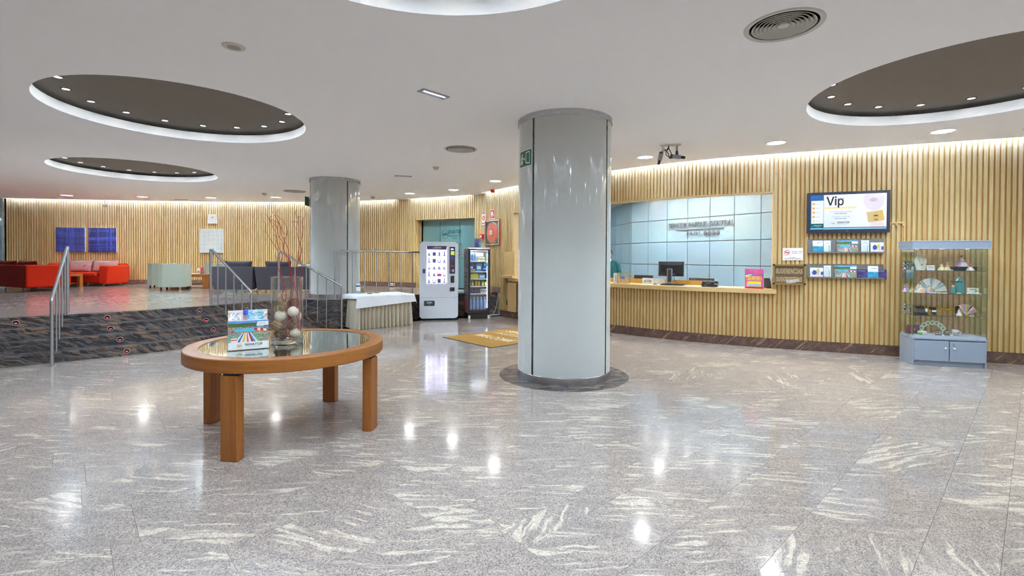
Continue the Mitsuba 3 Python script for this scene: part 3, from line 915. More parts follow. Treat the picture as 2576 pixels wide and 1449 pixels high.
# ---------------------------------------------------------------- railings
def handrail(name, label, lo, hi, zl, zh, balusters, r=0.021):
    """sloping rail with two posts; balusters: (fraction along, z of the foot)"""
    t = thing(name, label, 'railing')
    lo, hi = np.array(lo, float), np.array(hi, float)
    put(t + '__rail', tube([(lo[0], lo[1], zl - 0.02), (lo[0], lo[1], zl + 0.012), *[tuple(np.r_[lo[:2] + (hi - lo)[:2] * u, zl + 0.02 + (zh - zl) * u]) for u in (0.04, 0.5, 0.97)], (hi[0], hi[1], zh), (hi[0], hi[1], zh - 0.04)], r, 12), 'steel', smooth=40)
    put(t + '__post', rod((lo[0], lo[1], lo[2]), (lo[0], lo[1], zl), r), 'steel', smooth=40)
    put(t + '__post', rod((hi[0], hi[1], hi[2]), (hi[0], hi[1], zh), r), 'steel', smooth=40)
    for p in (lo, hi):
        put(t + '__base_plate', lathe([(0.045, 0), (0.045, 0.006), (0.022, 0.010)], 20), 'steel', M=mv(*p))
    for u, z in balusters:
        p = lo[:2] + (hi - lo)[:2] * u
        put(t + '__baluster', rod((p[0], p[1], z), (p[0], p[1], zl + (zh - zl) * u), 0.0115), 'steel', smooth=40)


handrail('handrail', 'steel stair handrail standing at the left end of the steps', (-6.245, 6.545, 0), (-6.86, 7.45, 0.6), 0.885, 1.635, [(0.26, 0.15), (0.44, 0.30), (0.62, 0.45), (0.82, 0.6)])
handrail('handrail', 'steel stair handrail running down behind the leaflet stand', (-4.62, 8.55, 0), (-5.53, 8.86, 0.6), 0.86, 1.63, [(0.22, 0.15), (0.42, 0.30), (0.62, 0.45), (0.82, 0.6)])
handrail('handrail', 'steel stair handrail beside the skirted table', (-3.545, 10.05, 0), (-4.91, 10.16, 0.6), 0.885, 1.605, [(0.24, 0.0), (0.38, 0.15), (0.56, 0.30), (0.74, 0.45)])
t = thing('guard_rail', 'long level steel guard rail along the edge of the raised floor', 'railing')
gp = [(-3.80, 10.36, 1.635), (-2.30, 11.92, 1.64), (-0.62, 12.70, 1.575)]
gp[1] = (-2.33, 11.90, 1.635)
put(t + '__rail', tube([gp[0], (-3.0, 11.19, 1.64), gp[1], (-1.45, 12.36, 1.60), gp[2]], 0.021, 12), 'steel', smooth=40)
for p in (gp[0], gp[2]):
    put(t + '__post', rod((p[0], p[1], PLAT_Z), (p[0], p[1], p[2] + 0.018), 0.021), 'steel', smooth=40)
for a, b, us in ((gp[0], gp[1], (0.04, 0.19, 0.33, 0.47, 0.62, 0.78, 0.93)), (gp[1], gp[2], (0.1, 0.3, 0.5, 0.7, 0.955))):
    for u in us:
        p = np.array(a) + (np.array(b) - np.array(a)) * u
        put(t + '__baluster', rod((p[0], p[1], PLAT_Z), (p[0], p[1], p[2]), 0.0115), 'steel', smooth=40)

# ---------------------------------------------------------------- step lights
mat('red_lens', S(196, 30, 40), 0.2)
rowname = ['lowest', 'second', 'third', 'top']
cols = {'in the middle of the flight': [-5.80, -6.04, -6.26, -6.48], 'left of the leaflet stand': [-4.98, -5.22, -5.43, -5.66], 'left of the glass vase': [-4.40, -4.66, -4.94, -5.19], 'at the left edge of the picture': [-6.62, -6.82, -7.02, -7.22]}
for cn, xs in cols.items():
    for k in range(4):
        if cn == 'at the left edge of the picture' and k < 3:
            continue
        o = outw(STEP * (3 - k) + 0.010)
        x = xs[k]
        i = int(np.argmin(np.abs(o[:, 0] - x)))
        i = min(max(i, 1), len(o) - 2)
        p = o[i] + (o[i + 1] - o[i]) * np.clip((x - o[i, 0]) / (o[i + 1, 0] - o[i, 0] + 1e-9), -1, 1)
        tg = o[i + 1] - o[i - 1]
        tg /= np.linalg.norm(tg)
        nn = np.array([tg[1], -tg[0]])
        A = np.eye(4)
        A[:3, 0], A[:3, 1], A[:3, 2], A[:3, 3] = [*tg, 0], [0, 0, 1], [*nn, 0], [p[0] - nn[0] * 0.010, p[1] - nn[1] * 0.010, 0.15 * k + 0.068]
        t = thing('step_light', f'small round red step light on the {rowname[k]} riser {cn}', 'step light', 'red step lights')
        put(t + '__ring', lathe([(0.030, 0.004), (0.034, 0.008), (0.043, 0.007), (0.045, 0.0)], 24), 'steel', M=A)
        put(t + '__lens', lathe([(0, -0.001), (0.018, 0.0), (0.031, 0.005)], 24), 'black_gloss', M=A)
        hm = shapely.affinity.scale(Point(0, 0).buffer(0.017, 12), 1, 0.62)
        put(t + '__glow', moved(ext(hm, 0.002, 0.004), mv(0, -0.006, 0)), 'red_lens', M=A, emit=(1.6, 0.09, 0.13))

# ---------------------------------------------------------------- glass topped round table
TX, TY, TZ, TR = -1.975, 4.29, 0.748, 0.80
t = thing('round_table', 'large round cherry wood table with an inset mirror top, in the foreground', 'table')
M = mv(TX, TY, 0)
pr = [(TR - 0.115, TZ - 0.012), (TR - 0.113, TZ), (TR - 0.006, TZ), (TR, TZ - 0.006), (TR, TZ - 0.094), (TR - 0.005, TZ - 0.10), (TR - 0.115, TZ - 0.10), (TR - 0.115, TZ - 0.012)]


def lathe_uv(prof, n, su=1.0):
    """like lathe, with metric uv (along the sweep, across) for wood grain"""
    prof = np.asarray(prof, float)
    acc = np.r_[0, np.cumsum(np.linalg.norm(np.diff(prof, axis=0), axis=1))]
    vs, fs, uvs = [], [], []
    k = len(prof)
    for i in range(n + 1):
        a = 2 * math.pi * i / n
        for q in range(k):
            vs.append((prof[q, 0] * math.cos(a), prof[q, 0] * math.sin(a), prof[q, 1]))
            uvs.append((acc[q], a * prof[:, 0].max() * su))
    for i in range(n):
        for q in range(k - 1):
            a, b = i * k + q, (i + 1) * k + q
            fs += [(a, b, b + 1), (a, b + 1, a + 1)]
    m = tm(vs, fs)
    return m, np.array(uvs)


m, uv = lathe_uv(pr, 96)
put(t + '__rim', m, 'cherry_wood', M=M, uv=uv)
put(t + '__mirror', disc(TR - 0.113, 96, TZ - 0.004), 'mirror', M=M)
put(t + '__mirror_backing', lathe([(0, TZ - 0.02), (TR - 0.113, TZ - 0.02), (TR - 0.113, TZ - 0.06), (0, TZ - 0.06)], 64), 'cherry_wood', M=M)


def wood_box(sx, sy, sz, c=0.003):
    m = cb(sx, sy, sz, c)
    m.unmerge_vertices()
    n = m.face_normals.repeat(3, axis=0)
    v = m.vertices
    uv = np.c_[np.where(np.abs(n[:, 0]) > 0.7, v[:, 1] + 0.37, v[:, 0]), v[:, 2]]
    return m, uv


m, uv = wood_box(0.132, 0.082, TZ - 0.118, 0.004)
lg = mikit.ply(m, 'cherry_wood', uv=uv)
nk = mikit.ply(cb(0.10, 0.06, 0.02), 'black')
for k in range(4):
    a = math.radians(-96.5 + 90 * k)
    L = mv(TX + 0.745 * math.cos(a), TY + 0.745 * math.sin(a), 0, rz=a + math.pi / 2)
    key = put(t + '__leg', lg, None, M=L)
    put(key + '__spacer', nk, None, M=L @ mv(0, 0, TZ - 0.119))

# ---------------------------------------------------------------- glass vase with balls and red branches
VX, VY = -1.978, 4.245
VR, VH = 0.130, 0.578
t = thing('glass_vase', 'tall clear glass cylinder vase on the round table holding balls and red branches', 'vase')
put(t + '__wall', lathe([(VR, 0.034), (VR, VH - 0.003)], 72), 'thin_glass', M=mv(VX, VY, TZ), smooth=True)
put(t + '__inner_wall', lathe([(VR - 0.005, 0.036), (VR - 0.005, VH - 0.003)], 72), 'thin_glass', M=mv(VX, VY, TZ), smooth=True)
put(t + '__rim', lathe([(VR + 0.0004, VH - 0.005), (VR, VH - 0.001), (VR - 0.0025, VH), (VR - 0.005, VH - 0.001), (VR - 0.0054, VH - 0.005), (VR + 0.0004, VH - 0.005)], 72), 'glass', M=mv(VX, VY, TZ), smooth=True)
put(t + '__thick_base', lathe([(0, 0.001), (VR - 0.004, 0.001), (VR, 0.006), (VR, 0.030), (VR - 0.004, 0.034), (VR - 0.03, 0.030), (0, 0.030)], 72), 'glass', M=mv(VX, VY, TZ), smooth=35)
mat('wicker_light', S(196, 172, 128), 0.7)
mat('wicker_mid', S(158, 126, 84), 0.7)
mat('wicker_brown', S(126, 86, 56), 0.7)
mat('wicker_dark', S(96, 70, 46), 0.7)
mat('yarn_cream', S(236, 226, 204), 0.85)
mat('yarn_line', S(150, 132, 104), 0.85)
mat('branch_red', S(150, 20, 28), 0.5)


def rot_to(n):
    n = np.asarray(n, float) / np.linalg.norm(n)
    x = np.cross(n, [0.3, 0.5, 0.81])
    x /= np.linalg.norm(x)
    A = np.eye(4)
    A[:3, 0], A[:3, 1], A[:3, 2] = x, np.cross(n, x), n
    return A


def hoops(r, n, th, seg=26):
    out = []
    for k in range(n):
        d = RNG.normal(size=3)
        a = np.arange(seg) * 2 * np.pi / seg
        q = r * (0.93 + 0.07 * RNG.random())
        out.append(moved(tube(np.c_[q * np.cos(a), q * np.sin(a), 0 * a], th, 5, closed=True), rot_to(d)))
    return cat(*out)


balls = [('w', 'wicker_light', -2.020, 1.142, 0.049, 0.02, 13, 'pale open rattan ball on top of the pile in the vase'), ('w', 'wicker_mid', -2.010, 1.072, 0.048, -0.035, 11, 'open rattan ball with a star weave just under the topmost ball'),
         ('w', 'wicker_brown', -1.921, 1.098, 0.037, 0.03, 16, 'small brown rattan ball high on the right side of the vase'), ('w', 'wicker_light', -2.066, 1.035, 0.040, 0.03, 12, 'small pale rattan ball at the left wall of the vase'),
         ('y', 'yarn_cream', -2.024, 0.981, 0.050, -0.02, 0, 'cream yarn ball with slanting lines in the middle of the vase'), ('d', 'yarn_cream', -1.916, 1.022, 0.046, -0.02, 0, 'cream speckled ball on the right of the vase'),
         ('c', 'yarn_cream', -1.912, 0.972, 0.042, 0.05, 0, 'plain cream ball half hidden behind the speckled one'), ('s', 'wicker_mid', -2.050, 0.900, 0.050, -0.03, 0, 'striped ball of cream and brown rings low on the left of the vase'),
         ('w', 'wicker_brown', -1.925, 0.913, 0.042, -0.02, 18, 'brown rattan ball in the lower right of the vase'), ('w', 'wicker_dark', -2.045, 0.829, 0.049, 0.02, 26, 'dense dark rattan ball at the bottom left of the vase'),
         ('w', 'wicker_dark', -1.992, 0.824, 0.041, -0.05, 22, 'dark rattan ball at the bottom middle of the vase'), ('y', 'yarn_cream', -1.913, 0.828, 0.046, 0.01, 0, 'cream yarn ball at the bottom right of the vase')]
for kind, bs, x, z, r, dy, n, lb in balls:
    M = mv(x, VY + dy, z)
    if kind == 'w':
        single('rattan_ball', lb, 'ball', hoops(r, n, 0.0021), bs, M=M, group='balls in the glass vase')
        continue
    t = thing('decorative_ball', lb, 'ball', 'balls in the glass vase')
    put(t + '__core', trimesh.creation.icosphere(3, r * 0.985), bs, M=M, smooth=True)
    A = M @ rot_to((0.5, 0.1, 0.86))
    if kind in 'ys':
        nn = 7 if kind == 'y' else 5
        rings = []
        for k in range(nn):
            h = r * (-0.8 + 1.6 * k / (nn - 1))
            q = math.sqrt(max(r * r - h * h, 1e-6)) * 1.0
            a = np.arange(30) * 2 * np.pi / 30
            rings.append(tube(np.c_[q * np.cos(a), q * np.sin(a), h + 0 * a], 0.0012 if kind == 'y' else 0.0042, 5, closed=True))
        put(t + '__ring', cat(*rings), 'yarn_line' if kind == 'y' else 'wicker_mid', M=A, kind='stuff')
    if kind == 'd':
        pts = RNG.normal(size=(60, 3))
        pts = pts / np.linalg.norm(pts, axis=1, keepdims=True) * r * 0.985
        dots = cat(*[moved(trimesh.creation.icosphere(0, 0.0017), mv(*p)) for p in pts])
        put(t + '__speckles', dots, 'yarn_line', M=M, kind='stuff')

TW = {'A': [(-2.126, 1.963), (-2.13, 1.915), (-2.097, 1.86), (-2.065, 1.794), (-2.046, 1.741), (-2.044, 1.693), (-2.015, 1.645), (-2.02, 1.608), (-2.015, 1.55), (-1.985, 1.492), (-1.967, 1.433), (-1.964, 1.332), (-1.949, 1.24), (-1.961, 1.124), (-1.967, 0.979), (-1.947, 0.80)],
      'B': [(-2.07, 1.918), (-2.094, 1.889), (-2.089, 1.871), (-2.038, 1.826), (-2.004, 1.778), (-1.992, 1.73), (-1.999, 1.693), (-2.015, 1.645), (-1.988, 1.587), (-1.977, 1.523), (-1.97, 1.465), (-1.967, 1.401), (-1.938, 1.33), (-1.915, 1.22), (-1.885, 1.12), (-1.875, 1.0), (-1.88, 0.86)],
      'C': [(-2.153, 1.804), (-2.129, 1.778), (-2.132, 1.74), (-2.105, 1.677), (-2.07, 1.619), (-2.039, 1.571), (-2.028, 1.523), (-2.036, 1.438), (-2.023, 1.38), (-1.996, 1.332), (-1.985, 1.233), (-2.007, 1.161), (-1.967, 1.076), (-1.955, 0.979), (-1.973, 0.80)],
      'D': [(-2.163, 1.873), (-2.139, 1.831), (-2.097, 1.788), (-2.07, 1.746), (-2.06, 1.682), (-2.023, 1.632), (-2.017, 1.56), (-1.996, 1.502), (-1.97, 1.439), (-1.954, 1.375), (-1.948, 1.33), (-1.93, 1.21), (-1.95, 1.09), (-1.965, 0.97), (-1.955, 0.79)],
      'E': [(-1.924, 1.922), (-1.94, 1.895), (-1.916, 1.853), (-1.919, 1.8), (-1.916, 1.694), (-1.884, 1.598), (-1.875, 1.54), (-1.894, 1.487), (-1.871, 1.423), (-1.879, 1.333), (-1.883, 1.222), (-1.87, 1.101), (-1.873, 0.846)],
      'F': [(-1.789, 1.885), (-1.792, 1.859), (-1.818, 1.806), (-1.813, 1.758), (-1.818, 1.694), (-1.845, 1.604), (-1.858, 1.535), (-1.861, 1.471), (-1.871, 1.423), (-1.882, 1.327), (-1.876, 1.2), (-1.882, 1.08), (-1.868, 0.9)],
      'G': [(-2.102, 1.868), (-2.115, 1.799), (-2.07, 1.725), (-2.062, 1.672), (-2.044, 1.587), (-2.012, 1.507), (-2.017, 1.481), (-2.028, 1.428), (-2.028, 1.332), (-2.009, 1.25), (-1.98, 1.17), (-1.99, 1.09), (-1.962, 1.0), (-1.968, 0.82)]}
SIDE = {'A': [[(-2.091, 1.937), (-2.097, 1.878), (-2.057, 1.778), (-2.046, 1.741)], [(-2.166, 1.878), (-2.145, 1.836), (-2.099, 1.815), (-2.075, 1.8)]], 'B': [[(-2.057, 1.778), (-2.038, 1.725), (-1.993, 1.696)]],
        'E': [[(-1.975, 1.811), (-1.943, 1.816), (-1.917, 1.808)], [(-1.943, 1.8), (-1.943, 1.768), (-1.922, 1.749)], [(-1.88, 1.86), (-1.90, 1.862), (-1.917, 1.845)]], 'C': [[(-2.052, 1.518), (-2.044, 1.497), (-2.029, 1.489)]],
        'D': [[(-2.11, 1.84), (-2.09, 1.80), (-2.072, 1.75)]], 'F': [[(-1.80, 1.77), (-1.812, 1.74), (-1.817, 1.70)]], 'G': [[(-2.09, 1.70), (-2.075, 1.69), (-2.064, 1.67)]]}
lbs = {'A': 'tallest red curly branch leaning left out of the vase', 'B': 'red curly branch bowing to the right above the left group', 'C': 'red curly branch reaching farthest left from the vase', 'D': 'thin red branch in the left group with a fine pale tip', 'E': 'red branch with wiry side twigs right of the middle of the vase', 'F': 'red branch leaning right towards the far column', 'G': 'short red branch in the left group rising from the vase middle'}
for k, (nm, pts) in enumerate(TW.items()):
    dep = 0.05 * math.sin(k * 2.1)
    n = len(pts)
    P = [(x, VY + (z - 0.8) * dep + 0.03 * math.cos(k * 1.7) * min(1, max(0, (z - 0.75) * 6)) * (1 if z > 1.3 else 0.6), z) for x, z in pts]
    t = thing('red_branch', lbs[nm], 'branch', 'red branches in the glass vase')
    put(t + '__stem', tube(smoothline(P, 70), np.linspace(0.0013, 0.0044, 70), 6), 'branch_red', smooth=True)
    for s in SIDE.get(nm, []):
        yy = VY + (s[-1][1] - 0.8) * dep + 0.03 * math.cos(k * 1.7)
        put(t + '__twig', tube(smoothline([(x, yy + 0.01 * (j - 1), z) for j, (x, z) in enumerate(s)], 16), np.linspace(0.0008, 0.002, 16), 5), 'branch_red', smooth=True)


# ---------------------------------------------------------------- printed pictures
def hsh(x, y, s=0.0):
    return meshkit.noise(np.stack([x, y, 0 * x + s], -1), 5)


def park(u, v):
    """a holiday brochure: hills, pool, striped water slides"""
    c = np.ones((len(u), 3)) * [0.42, 0.66, 0.92]
    c = np.where((v > 0.86)[:, None], c * 0.9 + 0.1 * hsh(u * 9, v * 20)[:, None], c)
    hill = v < 0.86 + 0.05 * hsh(u * 8, u * 0)
    g = hsh(u * 60, v * 60)
    c = np.where(hill[:, None], np.stack([0.20 + 0.15 * g, 0.33 + 0.18 * g, 0.18 + 0.08 * g], -1), c)
    town = (v < 0.72) & hill
    n1, n2, n3 = hsh(u * 34, v * 40, 1), hsh(u * 30, v * 44, 4), hsh(u * 28, v * 38, 8)
    lum = 0.35 + 0.55 * n1
    mixc = np.stack([lum + 0.16 * (n2 - 0.4), lum * 0.95, lum * 0.85 + 0.16 * (n3 - 0.4)], -1)
    mixc = np.where((n2 > 0.66)[:, None], [0.86, 0.52, 0.30], mixc)
    mixc = np.where((n3 > 0.70)[:, None], [0.28, 0.46, 0.34], mixc)
    c = np.where(town[:, None], mixc, c)
    pool = (np.abs(v - 0.56) < 0.07 + 0.03 * hsh(u * 12, v * 0)) & (np.abs(u - 0.40) < 0.26)
    c = np.where(pool[:, None], np.array([0.36, 0.76, 0.86]) + 0.1 * (g[:, None] - 0.5), c)
    fr = v < 0.44
    n4 = hsh(u * 22, v * 26, 12)
    side = np.stack([0.85 - 0.5 * n4, 0.45 + 0.4 * n2, 0.30 + 0.45 * n1], -1)
    c = np.where((fr & ((u > 0.62)))[:, None], side, c)
    c = np.where((fr & (u < 0.28))[:, None], np.stack([0.25 + 0.6 * n1, 0.45 + 0.4 * n4, 0.8 - 0.4 * n2], -1), c)
    sl = fr & (np.abs(u - 0.45) < 0.10 + (0.44 - v) * 0.42)
    k = np.floor((u - 0.45) / (0.10 + (0.44 - v) * 0.42) * 5 + 5).astype(int) % 10
    pal = np.array([[.95, .95, .95], [.20, .36, .78], [.96, .96, .93], [.95, .80, .14], [.95, .93, .90], [.92, .42, .16], [.95, .95, .95], [.80, .12, .20], [.30, .55, .80], [.95, .95, .95]])
    c = np.where(sl[:, None], pal[k], c)
    tubez = (np.abs(v - (0.60 - 0.26 * (u - 0.62))) < 0.055) & (u > 0.64) & (u < 0.98)
    st = (np.floor((u - 0.64) * 13).astype(int) % 2 == 0)
    c = np.where(tubez[:, None], np.where(st[:, None], [0.88, 0.12, 0.12], [0.95, 0.93, 0.92]), c)
    c = np.where(((v > 0.70) & (v < 0.93) & (u > 0.68 + (v - 0.7) * 0.2))[:, None], [0.96, 0.96, 0.94], c)
    c = np.where(((v > 0.66) & (v < 0.745) & (u > 0.63))[:, None], [0.18, 0.45, 0.62], c)
    return np.where(((v < 0.20) & (u > 0.07) & (u < 0.22))[:, None], np.where((np.abs(v - 0.11) < 0.028)[:, None], [0.9, 0.3, 0.2], [0.97, 0.95, 0.93]), c)


def stripe_photos(u, v):
    """a strip of small holiday snapshots"""
    k = np.floor(u * 8).astype(int)
    n1, n2, n3 = hsh(u * 40, v * 14, 1), hsh(u * 36, v * 12, 5), hsh(u * 44, v * 16, 9)
    base = np.array([[.92, .84, .80], [.86, .88, .92], [.94, .86, .84], [.20, .40, .78], [.60, .78, .94], [.82, .88, .94], [.62, .82, .90], [.86, .84, .84]])[np.clip(k, 0, 7)]
    lum = hsh(u * 26, v * 7, 3)
    c = base + (0.42 * (lum - 0.62) * (v < 0.78))[:, None] + 0.14 * (np.stack([n1, n2, n3], -1) - 0.5)
    return np.where(((k == 3) & (v < 0.5))[:, None], np.stack([.5 + .4 * n1, .4 + .3 * n2, .4 + .3 * n3], -1), c)


def fashion(u, v):
    """white leaflet with a blue swimsuit and a lime hat shape"""
    n = hsh(u * 20, v * 20)
    c = np.ones((len(u), 3)) * 0.95
    c = np.where(((np.abs(u - 0.62) < 0.13) & (v > 0.30))[:, None], [0.93, 0.80, 0.80], c)
    c = np.where((((u - 0.34) / 0.16) ** 2 + ((v - 0.52) / 0.22) ** 2 < 1 + 0.4 * n)[:, None], [0.22, 0.27, 0.62], c)
    c = np.where((((u - 0.62) / 0.10) ** 2 + ((v - 0.68) / 0.19) ** 2 < 1)[:, None], [0.78, 0.84, 0.36], c)
    c = np.where(((v < 0.30 - np.abs(u - 0.6) * 0.5) & (u > 0.25))[:, None], np.where(((np.sin((u + v) * 70) > 0.2))[:, None], [0.95, 0.80, 0.82], [0.97, 0.93, 0.93]), c)
    return np.where(((u > 0.82) & (v > 0.3) & (v < 0.62))[:, None], [0.36, 0.34, 0.62], c)


def teal_card(u, v):
    n = meshkit.fbm(np.stack([u * 3, v * 4, 0 * u], -1), 3)
    c = np.stack([0.08 + 0.5 * (n - 0.45), 0.60 + 0.35 * (n - 0.45), 0.74 + 0.3 * (n - 0.45)], -1)
    return np.where((v > 0.54)[:, None], [0.93, 0.93, 0.94], c)


def bar_card(u, v):
    n = hsh(u * 12, v * 24)
    c = np.ones((len(u), 3)) * [0.92, 0.93, 0.92]
    c = np.where((v < 0.66)[:, None], np.stack([0.84 + 0.1 * n, 0.88 + 0.08 * n, 0.88 + 0.08 * n], -1), c)
    return np.where(((np.abs(u - 0.78) < 0.06) & (v < 0.6))[:, None], [0.74, 0.74, 0.56], c)


def navy_card(u, v):
    n = hsh(u * 26, v * 26, 3)
    c = np.stack([0.17 + 0.25 * n * (u > 0.5) * (v < 0.7), 0.17 + 0.16 * n * (u > 0.5) * (v < 0.7), 0.40 + 0.3 * n * (u > 0.5) * (v < 0.7)], -1)
    return c


# ---------------------------------------------------------------- leaflet stand on the table
t = thing('leaflet_stand', 'clear acrylic leaflet stand with holiday brochures on the round table', 'leaflet stand')
a, b = np.array([-2.262, 3.835]), np.array([-2.005, 3.985])
w = np.linalg.norm(b - a)
rz = math.atan2(b[1] - a[1], b[0] - a[0])
ML = mv((a[0] + b[0]) / 2, (a[1] + b[1]) / 2, TZ, rz=rz)
lean = ML @ mv(0, 0, 0, rx=-0.13)
put(t + '__front_sheet', cb(w, 0.003, 0.235, 0.0005, 0, 0, 0), 'thin_glass', M=lean)
put(t + '__back_sheet', cb(w, 0.003, 0.275, 0.0005, 0, 0.042, 0), 'thin_glass', M=lean)
put(t + '__base_sheet', cb(w, 0.10, 0.003, 0.0005, 0, 0.045, 0), 'thin_glass', M=ML)
for s in (-1, 1):
    put(t + '__side_sheet', cb(0.003, 0.045, 0.235, 0.0005, s * w / 2, 0.021, 0), 'thin_glass', M=lean)
t2 = thing('brochure', 'brochure with a water park photograph and black hotel lettering in the leaflet stand', 'brochure')
put(t2 + '__booklet', cb(w * 0.975, 0.012, 0.232, 0.001, 0, 0.010, 0.003), 'paper', M=lean)
m, c = picture(w * 0.975, 0.172, 110, 80, park)
put(t2 + '__cover_photo', m, 'print', M=lean @ mv(0, 0.0035, 0.062), color=c)
put(t2 + '__lettering', words('SENATOR', 0.017, 0.0004, True, w=0.128), 'ink', M=lean @ mv(0.035, 0.0036, 0.032))
put(t2 + '__small_lettering', words('HOTELS & RESORTS', 0.007, 0.0003, False, w=0.10), 'grey_ink', M=lean @ mv(0.035, 0.0036, 0.018))
put(t2 + '__picture_lettering', words('VERANO', 0.0095, 0.0003, True, w=0.05), 'paper', M=lean @ mv(0.085, 0.0026, 0.179))
put(t2 + '__picture_lettering', words('SENATOR', 0.007, 0.0003, False, w=0.045), 'grey_ink', M=lean @ mv(0.098, 0.0026, 0.203))
a, b = emblem(0.020)
put(t2 + '__emblem', cat(a, b), 'gold_ink', M=lean @ mv(-0.065, 0.0034, 0.032))
t2 = thing('brochure', 'taller brochure with a strip of small holiday snapshots behind the water park one', 'brochure')
put(t2 + '__booklet', cb(w * 0.96, 0.010, 0.318, 0.001, -0.003, 0.031, 0.003), 'paper', M=lean)
m, c = picture(w * 0.96, 0.082, 96, 30, stripe_photos)
put(t2 + '__photo_strip', m, 'print', M=lean @ mv(-0.003, 0.0255, 0.238), color=c)

# ---------------------------------------------------------------- lounge on the raised floor
mat('sofa_red', S(196, 44, 22), 0.9, sheen=0.6, spec=0.1)
mat('sofa_dark_red', S(92, 14, 12), 0.92, sheen=0.4, spec=0.1)
mat('sofa_grey', S(84, 80, 86), 0.9, sheen=0.4, spec=0.1)
mat('cushion_grey', S(70, 66, 72), 0.92, sheen=0.4, spec=0.1)
mat('chair_sage', S(176, 182, 164), 0.9, sheen=0.4, spec=0.1)


def f_swirl(p, n, uv):
    a, b = (p.x + p.y * 0.3) * 5.0, p.z * 5.0
    w = fbm(a * 1.3, b * 1.3, 2.0, 2) * 9 + fbm(a * 0.9 + 4, b * 0.9, 7.0, 2) * 5
    s = dr.abs(dr.sin(w * 3.1))
    return mix(S(214, 74, 50), S(168, 158, 160), smoothstep(0.30, 0.45, s))


scene['swirl_fabric'] = {'type': 'twosided', 'bsdf': {'type': 'diffuse', 'reflectance': mikit.proc(f_swirl)}}
Z = PLAT_Z


def sofa_leg(key, M, x, y, h=0.11, lean=0.03):
    put(key + '__leg', tube([(x, y, h), (x - lean, y, 0.0)], [0.022, 0.012], 8), 'chrome', M=M)


# red sofa against the wall, facing the room
t = thing('sofa', 'bright red sofa with two patterned cushions standing near the slatted wall', 'sofa')
M = mv(-13.17, 14.66, Z, rz=math.radians(4))
put(t + '__base', rbox(2.30, 0.86, 0.20, 0.03, z=0.11), 'sofa_red', M=M, smooth=40)
put(t + '__seat', rbox(1.86, 0.80, 0.13, 0.05, 12, x=-0.06, y=-0.09, z=0.28), 'sofa_red', M=M, smooth=50)
put(t + '__backrest', rbox(2.26, 0.20, 0.56, 0.05, 12, y=0.34, z=0.14), 'sofa_red', M=M @ mv(0, 0, 0, rx=-0.05), smooth=50)
put(t + '__arm', rbox(0.26, 0.90, 0.54, 0.04, 12, x=1.02, z=0.12), 'sofa_red', M=M @ mv(0, 0, 0, ry=0.05), smooth=50)
for x in (-0.95, 0.55, 1.0):
    for y in (-0.34, 0.34):
        sofa_leg(t, M, x, y)
for k, (x, lb) in enumerate(((-0.03, 'red and grey swirl cushion on the red sofa, left one'), (0.70, 'red and grey swirl cushion on the red sofa, beside the arm'))):
    single('cushion', lb, 'cushion', moved(pillow(0.76, 0.38, 0.17), mv(rx=-0.22)), 'swirl_fabric', M=M @ mv(x, 0.10, 0.585), smooth=True, group='patterned cushions')
# red corner sofa seen from behind
t = thing('sofa', 'dark red sofa seen from behind at the left edge of the lounge', 'sofa')
M = mv(-12.92, 12.80, Z, rz=math.radians(-25))
put(t + '__base', rbox(2.38, 0.9, 0.24, 0.03, x=-0.06, z=0.12), 'sofa_dark_red', M=M, smooth=40)
put(t + '__seat', rbox(2.2, 0.80, 0.14, 0.05, 12, y=0.12, z=0.34), 'sofa_red', M=M, smooth=50)
put(t + '__backrest', rbox(2.56, 0.20, 0.56, 0.04, 12, y=-0.36, z=0.10), 'sofa_dark_red', M=M, smooth=50)
put(t + '__arm', rbox(0.22, 0.88, 0.56, 0.04, 12, x=1.20, z=0.11), 'sofa_red', M=M, smooth=50)
for x in (-1.1, 1.05):
    for y in (-0.36, 0.36):
        sofa_leg(t, M, x, y, 0.12)
for x, w, lb in ((-0.55, 1.0, 'dark patterned cushion along the back of the dark red sofa, left'), (0.55, 0.95, 'dark patterned cushion along the back of the dark red sofa, right')):
    single('cushion', lb, 'cushion', moved(pillow(w, 0.40, 0.18), mv(rx=-0.18)), 'sofa_dark_red', M=M @ mv(x, -0.17, 0.57), smooth=True)

def coffee_table(name, label, x, y, rz, w, d, h, lw):
    t = thing(name, label, 'coffee table')
    M = mv(x, y, Z, rz=rz)
    m, uv = wood_box(w, d, 0.07, 0.004)
    put(t + '__top', m, 'cherry_wood', M=M @ mv(0, 0, h - 0.07), uv=uv)
    m, uv = wood_box(lw, lw, h - 0.07, 0.003)
    for a in (-1, 1):
        for b in (-1, 1):
            put(t + '__leg', m, 'cherry_wood', M=M @ mv(a * (w / 2 - lw / 2), b * (d / 2 - lw / 2), 0), uv=uv)
    put(t + '__shelf', cb(w - 2 * lw, d - 2 * lw, 0.02, 0, 0, 0, 0.1), 'cherry_wood', M=M, uv=np.zeros((8, 2)))


